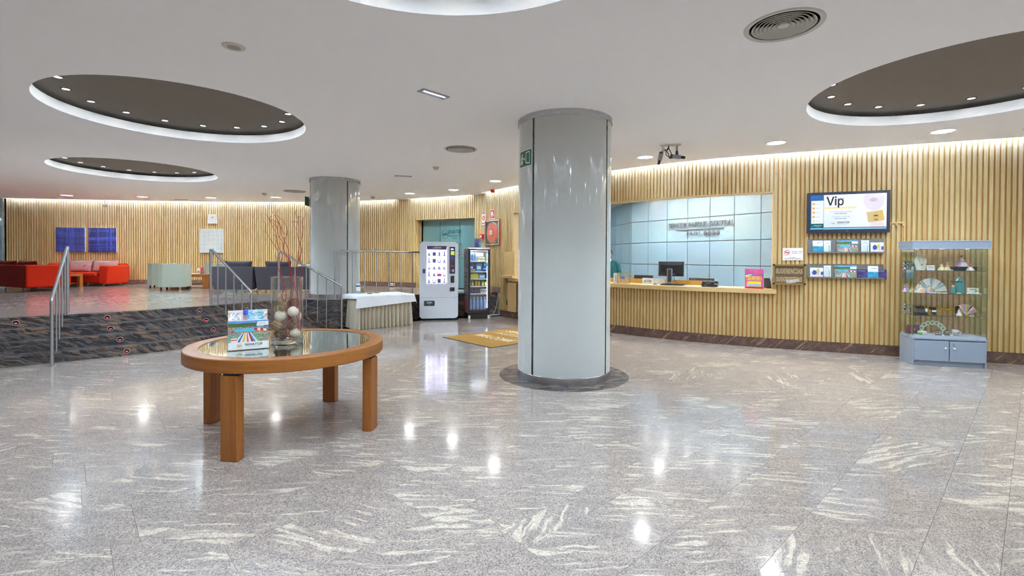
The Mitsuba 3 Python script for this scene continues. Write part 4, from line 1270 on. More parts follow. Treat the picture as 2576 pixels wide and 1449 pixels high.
coffee_table('coffee_table', 'low cherry wood coffee table in front of the bright red sofa', -13.05, 13.85, -0.15, 0.9, 0.7, 0.38, 0.10)
coffee_table('coffee_table', 'low cherry wood coffee table with magazines between the pale armchairs', -9.05, 13.85, 0.12, 0.95, 0.75, 0.40, 0.13)
t = thing('magazine', 'open white magazine lying on the coffee table between the armchairs', 'magazine')
put(t + '__pages', cat(cb(0.26, 0.32, 0.012, 0.002, -0.132), cb(0.26, 0.32, 0.010, 0.002, 0.132)), 'paper', M=mv(-9.26, 13.72, Z + 0.402, rz=0.2), kind='stuff')
for x, y, h, bs, lb in ((-9.02, 13.9, 0.17, 'paper', 'white menu card standing on the coffee table'), (-8.93, 13.9, 0.18, 'red_paint', 'red menu card standing on the coffee table')):
    t = thing('menu_card', lb, 'menu card')
    put(t + '__card', hull([(-0.04, -0.03, 0), (0.04, -0.03, 0), (-0.04, 0.03, 0), (0.04, 0.03, 0), (-0.04, 0, h), (0.04, 0, h)]), bs, M=mv(x, y, Z + 0.402, rz=0.3))
    put(t + '__print', cb(0.05, 0.001, 0.05, 0, 0, -0.030, 0.03), 'grey_ink', M=mv(x, y, Z + 0.402, rz=0.3))


def armchair(label, x, y, rz):
    """tub armchair on castors; faces -y locally"""
    t = thing('armchair', label, 'armchair', 'pale armchairs on castors')
    M = mv(x, y, Z, rz=rz)
    W, D, H, z0 = 0.62, 0.62, 0.60, 0.085
    outer = [(-W / 2, -D / 2), (W / 2, -D / 2), (W / 2, D / 2 - 0.10), (W / 2 - 0.12, D / 2), (-W / 2 + 0.12, D / 2), (-W / 2, D / 2 - 0.10)]
    P = Polygon(outer)
    inner = Polygon([(-W / 2 + 0.11, -D / 2 - 0.1), (W / 2 - 0.11, -D / 2 - 0.1), (W / 2 - 0.11, D / 2 - 0.16), (W / 2 - 0.17, D / 2 - 0.11), (-W / 2 + 0.17, D / 2 - 0.11), (-W / 2 + 0.11, D / 2 - 0.16)])
    sh = P.difference(inner).buffer(-0.02).buffer(0.02)
    m = cat(ext(sh, H, z0), ext(sh.buffer(-0.012), 0.012, z0 + H))
    # the shell leans out a little towards the foot
    v = m.vertices
    k = 1 + 0.05 * (1 - (v[:, 2] - z0) / H)
    v[:, :2] *= k[:, None]
    put(t + '__shell', m, 'chair_sage', M=M, smooth=25)
    put(t + '__seat', rbox(W - 0.22, D - 0.16, 0.30, 0.04, 12, y=-0.06, z=z0 + 0.02), 'chair_sage', M=M, smooth=50)
    for a in (-1, 1):
        for b in (-1, 1):
            c_ = put(t + '__castor', cat(moved(lathe([(0, -0.014), (0.036, -0.014), (0.04, -0.008), (0.04, 0.008), (0.036, 0.014), (0, 0.014)], 20), mv(a * 0.24, b * 0.24, 0.04, ry=math.pi / 2)), rod((a * 0.24, b * 0.24, 0.04), (a * 0.24, b * 0.24, 0.10), 0.012, 8)), 'black', M=M, kind=None)


armchair('pale sage armchair seen from behind, in front of the one nearer the wall', -9.10, 13.02, math.radians(200))
armchair('pale sage armchair half hidden behind another armchair', -10.10, 13.95, math.radians(205))
armchair('pale sage armchair facing the camera beside the grey sofas', -8.85, 14.65, math.radians(-28))
armchair('pale sage armchair partly hidden behind the left grey sofa', -8.15, 14.2, math.radians(-60))


def grey_sofa(label, x, y, rz, w, cush):
    t = thing('sofa', label, 'sofa')
    M = mv(x, y, Z, rz=rz)
    put(t + '__base', rbox(w, 0.84, 0.24, 0.03, z=0.105), 'sofa_grey', M=M, smooth=40)
    put(t + '__seat', rbox(w - 0.3, 0.72, 0.15, 0.05, 12, y=0.10, z=0.32), 'sofa_grey', M=M, smooth=50)
    # tapered back seen from behind
    pts = []
    for sx, z, hw in ((1, 0.09, w / 2 - 0.03), (1, 0.64, w / 2 + 0.02)):
        for s in (-1, 1):
            for yy in ((-0.44, -0.24) if z > 0.3 else (-0.40, -0.20)):
                pts += [(s * hw + dx, yy + dy, z + dz) for dx in (-0.03, 0.0) for dy in (-0.02, 0.02) for dz in (-0.01, 0.01)]
    put(t + '__backrest', hull(pts), 'sofa_grey', M=M, smooth=50)
    for s in (-1, 1):
        put(t + '__arm', rbox(0.16, 0.84, 0.52, 0.04, 12, x=s * (w / 2 - 0.07), z=0.11), 'sofa_grey', M=M, smooth=50)
    for a in (-1, 1):
        for b in (-1, 1):
            sofa_leg(t, M, a * (w / 2 - 0.2), b * 0.34, 0.11)
    for cx, cw, lb in cush:
        single('cushion', lb, 'cushion', moved(pillow(cw, 0.34, 0.17), mv(rx=0.12)), 'cushion_grey', M=M @ mv(cx, -0.17, 0.62), smooth=True, group='grey cushions')


grey_sofa('dark grey sofa seen from behind, left one of the pair', -6.98, 12.45, math.radians(5), 0.93, [(0.02, 0.66, 'dark grey cushion on the left grey sofa')])
grey_sofa('dark grey sofa seen from behind, right one of the pair beside the far column', -5.70, 12.48, math.radians(12), 1.40, [(-0.27, 0.62, 'dark grey cushion on the right grey sofa')])
t = thing('sheet_stack', 'white cloth lying over the back of the right grey sofa', 'cloth')
put(t + '__cloth', rbox(0.36, 0.24, 0.05, 0.02, x=0, y=0, z=0), 'white_plastic', M=mv(-5.25, 12.32, Z + 0.655, rz=0.2), smooth=40)

# ---------------------------------------------------------------- things on the back wall
def lines_blue(seed, dark):
    r = np.random.default_rng(seed)
    L = [(r.random(), r.random() * 0.16 - 0.08, 0.008 + 0.022 * r.random(), r.random()) for _ in range(34)]

    def fn(u, v):
        c = np.ones((len(u), 3)) * ([0.22, 0.26, 0.52] if not dark else [0.17, 0.20, 0.40])
        c = c + 0.06 * (hsh(u * 30, v * 30)[:, None] - 0.5)
        for k, (p, sl, w, q) in enumerate(L):
            d = np.abs((u - p - sl * (v - 0.5)) if k % 2 else (v - p - sl * (u - 0.5)))
            col = np.array([0.28, 0.34, 0.82]) if q > 0.35 else np.array([0.10, 0.12, 0.30])
            c = np.where((d < w * (1.0 if dark else 0.6))[:, None], c * 0.35 + col * 0.65, c)
        return c
    return fn


def pale_grid(u, v):
    c = np.ones((len(u), 3)) * [0.76, 0.80, 0.80] + 0.05 * (hsh(u * 40, v * 40)[:, None] - 0.5)
    e = np.minimum(np.abs((u * 5.2 + 0.1 * np.sin(v * 9)) % 1 - 0.5), np.abs((v * 5.6 + 0.1 * np.sin(u * 7)) % 1 - 0.5))
    return np.where((e < 0.05)[:, None], [0.84, 0.88, 0.88], c)


def painting(x, w, label, fn):
    t = thing('wall_painting', label, 'painting')
    M = WB.M(WB.near(x), 0.002, 1.62)
    put(t + '__canvas', cb(w, 0.04, 0.765, 0.003, 0, -0.02, 0), 'white_plastic', M=M)
    m, c_ = picture(w - 0.004, 0.761, 90, 90, fn)
    put(t + '__paint', m, 'print', M=M @ mv(0, -0.0415, 0.002), color=c_)


painting(-13.80, 0.82, 'square blue abstract painting of fine crossing lines, left of the pair', lines_blue(3, False))
painting(-12.90, 0.80, 'square darker blue abstract painting of bold crossing strokes, right of the pair', lines_blue(9, True))
painting(-9.66, 0.73, 'square pale grey painting with a faint grid above the armchairs', pale_grid)
t = thing('emergency_lamp', 'small white emergency lamp box on the slatted wall above the pale painting', 'emergency light')
M = WB.M(WB.near(-9.62), 0.002, 2.555)
put(t + '__case', rbox(0.285, 0.08, 0.29, 0.012, y=-0.04), 'white_plastic', M=M, smooth=40)
put(t + '__window', cb(0.05, 0.004, 0.02, 0, 0.02, -0.081, 0.19), 'ink', M=M)
put(t + '__hook', cat(cb(0.02, 0.03, 0.02, 0, -0.08, -0.03, 0.29), cb(0.02, 0.03, 0.02, 0, 0.08, -0.03, 0.29)), 'grey_plastic', M=M)
t = thing('power_socket', 'double power socket low on the marble baseboard behind the guard rail', 'socket')
M = WB.M(WB.near(-3.66), 0.008, PLAT_Z + 0.03)
put(t + '__plate', rbox(0.17, 0.014, 0.085, 0.005, y=-0.006), 'beige_plastic', M=M)
for x in (-0.04, 0.04):
    put(t + '__outlet', moved(lathe([(0.022, 0), (0.020, -0.002), (0, -0.001)], 18), mv(x, -0.0135, 0.042, rx=-math.pi / 2)), 'charcoal', M=M)

# ---------------------------------------------------------------- skirted table with white cloth
mat('skirt', S(190, 178, 156), 0.75, sheen=0.3)
mat('linen', S(232, 234, 236), 0.8)
q0, q1, q3 = np.array([-3.165, 9.965]), np.array([-2.245, 10.74]), np.array([-3.66, 10.50])
e1 = (q1 - q0) / np.linalg.norm(q1 - q0)
e2 = np.array([-e1[1], e1[0]])
TWd, TDp, THt = float(np.linalg.norm(q1 - q0)), 0.72, 0.70
A = np.eye(4)
A[:3, 0], A[:3, 1], A[:3, 3] = [*e1, 0], [*e2, 0], [*q0, 0]
t = thing('skirted_table', 'buffet table with a pleated beige skirt beside the steps', 'table')
put(t + '__top', cb(TWd, TDp, 0.03, 0.003, TWd / 2, TDp / 2, THt - 0.034), 'maple_dark', M=A)
for x in (0.05, TWd - 0.05):
    for y in (0.05, TDp - 0.05):
        put(t + '__leg', rod((x, y, 0), (x, y, THt - 0.03), 0.018), 'steel', M=A)


def skirt(pts, n):
    """pleated cloth along a closed outline"""
    P = LineString(pts + [pts[0]])
    L = P.length
    rows_ = [0.0, 0.15, 0.35, 0.6, 0.85, 1.0]
    k = n
    vs = []
    for i in range(k):
        s = L * i / k
        p = np.array(P.interpolate(s).coords[0])
        a = np.array(P.interpolate((s + 0.01) % L).coords[0]) - np.array(P.interpolate((s - 0.01) % L).coords[0])
        a /= np.linalg.norm(a) + 1e-9
        nn = np.array([a[1], -a[0]])
        ph = s / 0.085 * 2 * math.pi + 1.9 * math.sin(s * 4.1) + 1.2 * math.sin(s * 9.7)
        for r in rows_:
            amp = 0.012 + 0.026 * r
            o = amp * (math.sin(ph + 0.7 * r * math.sin(s * 6)) + 0.3 * math.sin(2 * ph)) + 0.02 * r
            vs.append((*(p + nn * o), (THt - 0.012) * (1 - r) + 0.004))
    m, f = len(rows_), []
    for i in range(k):
        j = (i + 1) % k
        for q in range(m - 1):
            f += [(i * m + q, i * m + q + 1, j * m + q + 1), (i * m + q, j * m + q + 1, j * m + q)]
    return tm(vs, f)


put(t + '__skirt', skirt([(0.0, 0.0), (TWd, 0.0), (TWd, TDp), (0.0, TDp)], 620), 'skirt', M=A, smooth=True)
# white cloth: laid askew, so that its corners hang lower
n = 64
u = np.linspace(-0.10, TWd + 0.14, n)
v = np.linspace(-0.24, TDp + 0.05, 44)
U, V = np.meshgrid(u, v, indexing='ij')
an = math.radians(3.5)
cx, cy = TWd / 2, TDp / 2
X = cx + (U - cx) * math.cos(an) - (V - cy) * math.sin(an)
Y = cy + (U - cx) * math.sin(an) + (V - cy) * math.cos(an)
ox = np.maximum(np.maximum(-0.02 - X, X - (TWd + 0.02)), 0)
oy = np.maximum(np.maximum(-0.02 - Y, Y - (TDp + 0.02)), 0)
drop = np.hypot(ox, oy)
cxx = np.clip(X, -0.02, TWd + 0.02)
cyy = np.clip(Y, -0.02, TDp + 0.02)
wob = 0.012 * np.sin(U * 17 + 1) * np.minimum(drop / 0.15, 1)
push = 0.035 + 0.16 * np.minimum(ox, oy)
dx = np.sign(X - cxx) * np.where(ox > 0, np.minimum(drop, 1) * 0.10 + push * (ox > 0.004), 0)
dy = np.sign(Y - cyy) * np.where(oy > 0, np.minimum(drop, 1) * 0.08 + (push + wob) * (oy > 0.004), 0)
vs = np.stack([cxx + dx, cyy + dy, THt + 0.002 - drop * 0.97 + 0.0012 * np.sin(U * 9) * np.sin(V * 11)], -1).reshape(-1, 3)
i, j = np.meshgrid(np.arange(n - 1), np.arange(43), indexing='ij')
a = (i * 44 + j).ravel()
f = np.vstack([np.stack([a, a + 44, a + 45], 1), np.stack([a, a + 45, a + 1], 1)])
single('tablecloth', 'white tablecloth laid over the skirted buffet table', 'tablecloth', tm(vs, f), 'linen', M=A, smooth=True)
t = thing('water_bottle', 'clear water bottle with a white and blue label on the white tablecloth', 'bottle')
Mb = A @ mv(0.18, 0.46, THt + 0.006)
put(t + '__bottle', lathe([(0, 0.001), (0.040, 0.001), (0.043, 0.01), (0.043, 0.21), (0.030, 0.26), (0.022, 0.29), (0.022, 0.36), (0.024, 0.362), (0.024, 0.375)], 28), 'thin_glass', M=Mb, smooth=30)
put(t + '__label', lathe([(0.0438, 0.03), (0.0438, 0.225)], 28), 'paper', M=Mb)
put(t + '__label_band', lathe([(0.0442, 0.16), (0.0442, 0.19)], 28), mat('label_blue', S(62, 78, 130), 0.5), M=Mb)
put(t + '__label_wave', lathe([(0.0442, 0.035), (0.0442, 0.065)], 28), mat('label_sky', S(120, 160, 220), 0.5), M=Mb)
t = thing('carafe', 'round bellied glass carafe with nuts beside the water bottle', 'carafe')
Mb = A @ mv(0.33, 0.58, THt + 0.006)
put(t + '__glass', lathe([(0, 0.002), (0.045, 0.002), (0.07, 0.03), (0.082, 0.08), (0.078, 0.13), (0.055, 0.19), (0.042, 0.24), (0.042, 0.30), (0.046, 0.305)], 32), 'thin_glass', M=Mb, smooth=30)
nuts = cat(*[moved(trimesh.creation.icosphere(1, 0.008), mv(RNG.uniform(-.035, .035), RNG.uniform(-.035, .035), 0.015 + 0.09 * RNG.random())) for _ in range(70)])
put(t + '__nuts', nuts, 'wicker_mid', M=Mb, kind='stuff')
for x, y, lb in ((0.42, 0.40, 'small silver saucer on the white tablecloth, near the bottle'), (0.66, 0.56, 'small silver saucer on the white tablecloth, farther from the bottle')):
    t = thing('saucer', lb, 'saucer')
    put(t + '__dish', lathe([(0, 0.003), (0.04, 0.003), (0.065, 0.010), (0.068, 0.012), (0.04, 0.008), (0, 0.007)], 28), 'steel', M=A @ mv(x, y, THt + 0.004))

# ---------------------------------------------------------------- vending machine
mat('machine_white', S(228, 236, 246), 0.35)
mat('machine_side', S(24, 24, 34), 0.5)
mat('violet_band', S(74, 66, 110), 0.4)
mat('lcd', S(190, 220, 60), 0.4)
va, vb = np.array([-2.215, 11.535]), np.array([-1.30, 11.70])
e1 = (vb - va) / np.linalg.norm(vb - va)
A = np.eye(4)
A[:3, 0], A[:3, 1], A[:3, 3] = [*e1, 0], [-e1[1], e1[0], 0], [*((va + vb) / 2), 0]
VW, VHt, VD = 0.915, 1.88, 0.78
t = thing('vending_machine', 'white vending machine with a glowing product window and a PUSH flap', 'vending machine')
# front face with the window cut out
r = 0.085
face = sbox(-VW / 2 + r, 0.045 + r, VW / 2 - r, VHt - r).buffer(r, 10)
win = sbox(-0.295, 0.86, 0.19, 1.785)
up = mv(rx=math.pi / 2)
put(t + '__front', moved(ext(face.difference(win), 0.06), up), 'machine_white', M=A)
body = sbox(-VW / 2 + 0.01, 0.02, VW / 2 - 0.01, VHt - 0.01).difference(win)
put(t + '__body', cat(moved(ext(body, VD - 0.06), mv(0, VD, 0, rx=math.pi / 2)), cb(VW - 0.02, 0.02, VHt - 0.03, 0, 0, VD, 0.02)), 'machine_side', M=A)
put(t + '__plinth', cb(VW - 0.03, 0.16, 0.02, 0.002, 0.02, -0.02, 0.0), 'black', M=A)
put(t + '__seam', cb(VW - 0.004, 0.004, 0.005, 0, 0, -0.0605, 0.545), 'grey_plastic', M=A)
put(t + '__light_panel', cb(0.485, 0.01, 0.925, 0, -0.0525, 0.30, 0.86), 'lamp_face', M=A, emit=(2.1, 2.1, 2.9))
for x in (-0.300, 0.1945):
    put(t + '__light_tube', cb(0.018, 0.018, 0.86, 0.003, x + (0.014 if x < 0 else -0.014), 0.02, 0.89), 'lamp_face', M=A, emit=(7.5, 7.2, 10.5))
put(t + '__header', cb(0.47, 0.02, 0.085, 0.002, -0.0525, -0.035, 1.695), 'violet_band', M=A)
put(t + '__header_lettering', moved(words('CLUBSTORE', 0.036, 0.002, True, w=0.20), mv(-0.0525, -0.047, 1.725)), 'paper', M=A)
put(t + '__window_glass', cb(0.485, 0.006, 0.83, 0, -0.0525, -0.03, 0.862), 'thin_glass', M=A)
for k in range(5):
    put(t + '__shelf', cb(0.47, 0.24, 0.006, 0, -0.0525, 0.15, 0.885 + 0.163 * k), 'thin_glass', M=A)
# control panel
px = 0.315
put(t + '__control_panel', moved(ext(sbox(-0.052, 0, 0.052, 0.62).buffer(0.014, 6), 0.006), mv(px, -0.06, 1.13, rx=math.pi / 2)), mat('panel_violet', S(58, 56, 88), 0.35), M=A)
put(t + '__screen', cb(0.065, 0.006, 0.035, 0, px - 0.005, -0.068, 1.69), 'paper', M=A, emit=(0.7, 0.7, 1.2))
put(t + '__display', cb(0.088, 0.006, 0.095, 0, px + 0.006, -0.068, 1.565), 'lcd', M=A, emit=(0.28, 0.38, 0.05))
for a in range(3):
    for b in range(4):
        put(t + '__key', cb(0.014, 0.006, 0.014, 0.001, px - 0.022 + 0.02 * a, -0.068, 1.45 + 0.022 * b), mat('key_blue', S(90, 130, 200), 0.4) if 'key_blue' not in scene else 'key_blue', M=A)
put(t + '__note_slot', cb(0.09, 0.012, 0.11, 0.003, px, -0.068, 1.27), 'charcoal', M=A)
put(t + '__note_label', cb(0.07, 0.004, 0.035, 0, px, -0.0755, 1.285), 'red_paint', M=A)
put(t + '__coin_slot', cb(0.036, 0.008, 0.055, 0.003, px + 0.018, -0.068, 1.165), 'paper', M=A)
put(t + '__coin_button', moved(lathe([(0.009, 0), (0.008, 0.006), (0, 0.007)], 14), mv(px - 0.03, -0.066, 1.19, rx=math.pi / 2)), 'paper', M=A)
put(t + '__card_reader', cb(0.085, 0.02, 0.165, 0.004, px + 0.006, -0.066, 0.90), 'black', M=A)
for z in (0.94, 0.98, 1.02):
    put(t + '__reader_light', cb(0.02, 0.004, 0.012, 0, px + 0.02, -0.077, z), 'grey_plastic', M=A)
put(t + '__coin_return', cb(0.115, 0.014, 0.095, 0.004, px, -0.064, 0.695), 'charcoal', M=A)
put(t + '__coin_cup', cb(0.03, 0.008, 0.045, 0.002, px + 0.02, -0.074, 0.71), 'black_gloss', M=A)
put(t + '__lock', cb(0.06, 0.03, 0.10, 0.004, -0.355, -0.06, 1.13), 'violet_band', M=A)
put(t + '__flap', moved(ext(sbox(-0.115, 0, 0.115, 0.105).buffer(0.008, 4), 0.008), mv(-0.225, -0.06, 0.358, rx=math.pi / 2)), 'charcoal', M=A)
put(t + '__flap_lettering', words('PUSH', 0.042, 0.002, True, w=0.125), 'paper', M=A @ mv(-0.225, -0.069, 0.405))
put(t + '__flap_arrow', moved(ext(Polygon([(-0.014, 0.015), (0.014, 0.015), (0, -0.006)]), 0.002), mv(-0.225, -0.069, 0.378, rx=math.pi / 2)), 'paper', M=A)

mat('goods_blue', S(70, 74, 150), 0.4)
mat('goods_lilac', S(176, 176, 226), 0.5)
mat('goods_pink', S(214, 60, 130), 0.4)
mat('goods_grey', S(120, 124, 150), 0.4)
shapes = {
    'perfume bottle': (lambda: (cat(cb(0.03, 0.02, 0.06, 0.004), lathe([(0, 0.06), (0.008, 0.06), (0.008, 0.085), (0, 0.085)], 12)), 'goods_blue')),
    'boxed gift': (lambda: (cat(cb(0.075, 0.012, 0.09, 0.002), cb(0.05, 0.003, 0.05, 0, 0, -0.007, 0.02)), 'goods_blue')),
    'watch on a stand': (lambda: (cat(moved(lathe([(0.022, -0.004), (0.022, 0.004), (0, 0.004)], 20), mv(0, 0, 0.06, rx=math.pi / 2)), cb(0.014, 0.006, 0.05, 0, 0, 0.004, 0.075), cb(0.03, 0.03, 0.04, 0.003)), 'goods_grey')),
    'pen case': (lambda: (cat(cb(0.022, 0.02, 0.10, 0.003), cb(0.014, 0.014, 0.02, 0.002, 0, 0, 0.10)), 'goods_blue')),
    'headphone set': (lambda: (cat(tube([(0.035 * math.cos(a), 0, 0.06 + 0.035 * math.sin(a)) for a in np.linspace(-0.3, math.pi + 0.3, 16)], 0.005, 6), cb(0.018, 0.02, 0.035, 0.004, -0.034, 0, 0.025), cb(0.018, 0.02, 0.035, 0.004, 0.034, 0, 0.025), cb(0.06, 0.03, 0.02, 0.002)), 'goods_grey')),
    'white packet': (lambda: (cat(rbox(0.05, 0.02, 0.07, 0.008), cb(0.03, 0.006, 0.02, 0.001, 0, -0.01, 0.045)), 'goods_lilac')),
    'pink gift bag': (lambda: (cat(cb(0.10, 0.03, 0.055, 0.003), tube([(-0.02, 0, 0.055), (-0.015, 0, 0.09), (0.015, 0, 0.09), (0.02, 0, 0.055)], 0.003, 6)), 'goods_pink'))}
grid = [['perfume bottle', 'boxed gift', 'watch on a stand', 'pen case'], ['pen case', 'boxed gift', 'headphone set', 'perfume bottle'], ['white packet', 'white packet', 'white packet', 'white packet'],
        ['pen case', 'white packet', 'pink gift bag', 'headphone set'], ['perfume bottle', 'headphone set', 'boxed gift', 'pen case']]
rn = ['top', 'second', 'third', 'fourth', 'bottom']
for a in range(5):
    for b in range(4):
        kind = grid[a][b]
        m, bs = shapes[kind]()
        t = thing('vending_product', f'{kind} in the vending machine, {ORD[b]} from left on the {rn[a]} shelf', 'product', 'products in the vending machine')
        Mx = A @ mv(-0.235 + 0.122 * b, 0.10, 0.892 + 0.163 * (4 - a))
        put(t + '__item', m, bs, M=Mx, kind=None)
        put(t + '__name_strip', cb(0.075, 0.004, 0.016, 0, 0, -0.06, 0.0), 'violet_band', M=Mx)

# ---------------------------------------------------------------- drinks fridge
fa, fb_ = np.array([-1.065, 11.80]), np.array([-0.545, 11.955])
e1 = (fb_ - fa) / np.linalg.norm(fb_ - fa)
A = np.eye(4)
A[:3, 0], A[:3, 1], A[:3, 3] = [*e1, 0], [-e1[1], e1[0], 0], [*((fa + fb_) / 2), 0]
FW, FH, FD = 0.545, 1.755, 0.56
t = thing('drinks_fridge', 'tall lit drinks fridge with a black framed glass door', 'fridge')
mat('fridge_side', S(122, 112, 122), 0.4)


def fridge_print(u, v):
    n1, n2, n3 = hsh(u * 10, v * 22, 1), hsh(u * 12, v * 26, 4), hsh(u * 9, v * 24, 7)
    c = np.ones((len(u), 3)) * [0.62, 0.58, 0.60]
    pic = (v < 0.20) | (v > 0.70)
    c = np.where(pic[:, None], np.stack([0.30 + 0.5 * n1 * (v < 0.2) + 0.35 * n1, 0.24 + 0.4 * n2, 0.26 + 0.45 * n3], -1), c)
    for z in (0.26, 0.31, 0.42, 0.47, 0.56, 0.62):
        c = np.where(((np.abs(v - z) < 0.011) & (np.abs(u - 0.5) < 0.32) & (np.sin(u * 90 + z * 100) > -0.4))[:, None], [0.25, 0.22, 0.26], c)
    return c


put(t + '__cabinet', cat(cb(0.03, FD - 0.05, FH - 0.16, 0.002, -FW / 2 + 0.015, FD / 2 + 0.025, 0.14), cb(0.03, FD - 0.05, FH - 0.16, 0.002, FW / 2 - 0.015, FD / 2 + 0.025, 0.14), cb(FW - 0.06, 0.03, FH - 0.16, 0, 0, FD - 0.015, 0.14)), 'grey_plastic', M=A, kind=None)
put(t + '__roof', cb(FW, FD, 0.03, 0.004, 0, FD / 2, FH - 0.03), 'white_plastic', M=A)
put(t + '__base', cb(FW, FD - 0.02, 0.13, 0.003, 0, FD / 2 + 0.02, 0.012), 'black', M=A)
for s in (-1, 1):
    put(t + '__foot', cb(0.05, 0.05, 0.085, 0.003, s * (FW / 2 - 0.03), 0.03, 0.0), 'white_plastic', M=A)
m, c_ = picture(FD - 0.06, FH - 0.17, 50, 110, fridge_print)
put(t + '__side_print', m, 'print', M=A @ mv(-FW / 2 - 0.001, FD / 2 + 0.025, 0.145, rz=-math.pi / 2), color=c_)
fr = sbox(-FW / 2, 0.15, FW / 2, FH - 0.035).difference(sbox(-FW / 2 + 0.045, 0.21, FW / 2 - 0.055, FH - 0.07))
d = put(t + '__door', moved(ext(fr, 0.045), mv(0, 0.03, 0, rx=math.pi / 2)), 'black', M=A)
put(d + '__glass', cb(FW - 0.10, 0.006, FH - 0.28, 0, -0.005, 0.01, 0.21), 'thin_glass', M=A)
put(d + '__handle', cb(0.012, 0.016, 1.3, 0.003, FW / 2 - 0.035, -0.02, 0.27), 'charcoal', M=A)
put(t + '__light', cb(FW - 0.12, 0.06, 0.02, 0.002, 0, 0.10, FH - 0.085), 'lamp_face', M=A, emit=(16, 17, 18))
put(t + '__light', cb(0.012, 0.012, FH - 0.42, 0.001, FW / 2 - 0.066, 0.05, 0.26), 'lamp_face', M=A, emit=(5, 5.3, 5.8))
put(t + '__sticker', moved(lathe([(0, 0), (0.052, 0), (0.052, 0.002), (0, 0.002)], 30), mv(0.16, -0.006 + 0.012, 1.335, rx=math.pi / 2)), mat('sticker_cyan', S(0, 160, 196), 0.4), M=A)
put(t + '__sticker_lettering', words('Hello', 0.018, 0.001, True, w=0.06) if False else cb(0.06, 0.001, 0.008, 0, 0, 0, 0), 'paper', M=A @ mv(0.16, 0.0035, 1.332))
put(t + '__back_liner', cb(FW - 0.08, 0.006, FH - 0.3, 0, 0, FD - 0.04, 0.19), 'white_plastic', M=A)
SHZ = [0.215, 0.62, 0.80, 0.985, 1.165, 1.42]
for z in SHZ[1:]:
    put(t + '__shelf', cat(cb(FW - 0.09, FD - 0.10, 0.008, 0, 0, FD / 2 + 0.01, z - 0.012), cb(FW - 0.09, 0.012, 0.026, 0.002, 0, 0.06, z - 0.022)), 'white_plastic', M=A)
cans = lathe([(0, 0.001), (0.024, 0.001), (0.030, 0.008), (0.031, 0.012), (0.031, 0.103), (0.026, 0.113), (0.025, 0.115), (0.022, 0.112), (0, 0.112)], 24)
bott = lathe([(0, 0.001), (0.030, 0.001), (0.034, 0.006), (0.034, 0.05), (0.031, 0.07), (0.034, 0.09), (0.034, 0.15), (0.024, 0.185), (0.013, 0.205), (0.013, 0.222)], 22)
capm = lathe([(0.0155, 0.215), (0.0155, 0.232), (0.014, 0.236), (0, 0.236)], 16)
lab = lathe([(0.0346, 0.095), (0.0346, 0.135)], 22)
mat('can_green', S(150, 190, 60), 0.35)
mat('can_orange', S(232, 140, 40), 0.35)
mat('can_lime', S(196, 214, 60), 0.35)
mat('can_blue', S(34, 52, 140), 0.3)
mat('can_silver', S(206, 210, 216), 0.3)
mat('water_blue', S(126, 172, 226), 0.25, spec_trans=0.0)
mat('cap_white', S(226, 232, 240), 0.4)
mat('pack_blue', S(40, 60, 160), 0.35)
mat('pack_cyan', S(70, 160, 214), 0.35)
mat('pack_lime', S(206, 204, 70), 0.4)
mat('carton', S(226, 226, 210), 0.5)


def can(x, z, bs, lb, y=0.13):
    t = thing('drink_can', lb, 'can', 'drink cans in the fridge')
    M = A @ mv(x, y, z)
    put(t + '__can', cans, bs, M=M, smooth=40)
    put(t + '__rim', lathe([(0.0255, 0.1135), (0.0265, 0.117), (0.0245, 0.117), (0.0235, 0.1135)], 20), 'chrome', M=M)
    if bs in ('can_blue', 'can_silver'):
        put(t + '__mark', moved(lathe([(0, 0), (0.016, 0), (0.016, 0.002), (0, 0.002)], 18), mv(0, -0.0308, 0.06, rx=math.pi / 2)), 'red_paint' if bs == 'can_blue' else 'ink', M=M)
    else:
        put(t + '__mark', cb(0.034, 0.002, 0.05, 0, 0, -0.0305, 0.03), 'paper' if bs != 'can_orange' else 'can_lime', M=M)


for k, x in enumerate((-0.215, -0.145)):
    can(x, SHZ[2], 'can_green', f'green drink can on the middle fridge shelf, {ORD[k]} of the left pair')
for k, x in enumerate((-0.055, 0.018)):
    can(x, SHZ[2], 'can_orange', f'orange drink can on the middle fridge shelf, {ORD[k]} of the pair')
for k, x in enumerate((0.115, 0.185)):
    can(x, SHZ[2], 'can_lime', f'lime drink can on the middle fridge shelf, {ORD[k]} of the right pair')
for k, x in enumerate((-0.215, -0.15, -0.085)):
    can(x, SHZ[1], 'can_blue', f'dark blue drink can low in the fridge, {ORD[k]} from the left')
for k, x in enumerate((0.085, 0.145, 0.205)):
    can(x, SHZ[1], 'can_silver', f'silver drink can low in the fridge, {ORD[k]} of the right group')
for k in range(5):
    for rw, y in (('front', 0.12),):
        t = thing('plastic_bottle', f'blue tinted water bottle on the bottom fridge shelf, {ORD[k]} from the left', 'bottle', 'water bottles in the fridge')
        M = A @ mv(-0.195 + 0.09 * k, y, SHZ[0]) @ np.diag([1.1, 1.1, 1.35, 1])
        put(t + '__bottle', bott, 'water_blue', M=M, smooth=30)
        put(t + '__cap', capm, 'cap_white', M=M)
        put(t + '__label', lab, 'label_sky', M=M)
for k in range(3):
    t = thing('plastic_bottle', f'small pale water bottle on the top fridge shelf, {ORD[k]} from the left', 'bottle', 'small water bottles in the fridge')
    M = A @ mv(-0.205 + 0.065 * k, 0.12, SHZ[5]) @ np.diag([0.85, 0.85, 0.95, 1])
    put(t + '__bottle', bott, 'water_blue', M=M, smooth=30)
    put(t + '__cap', capm, 'cap_white', M=M)


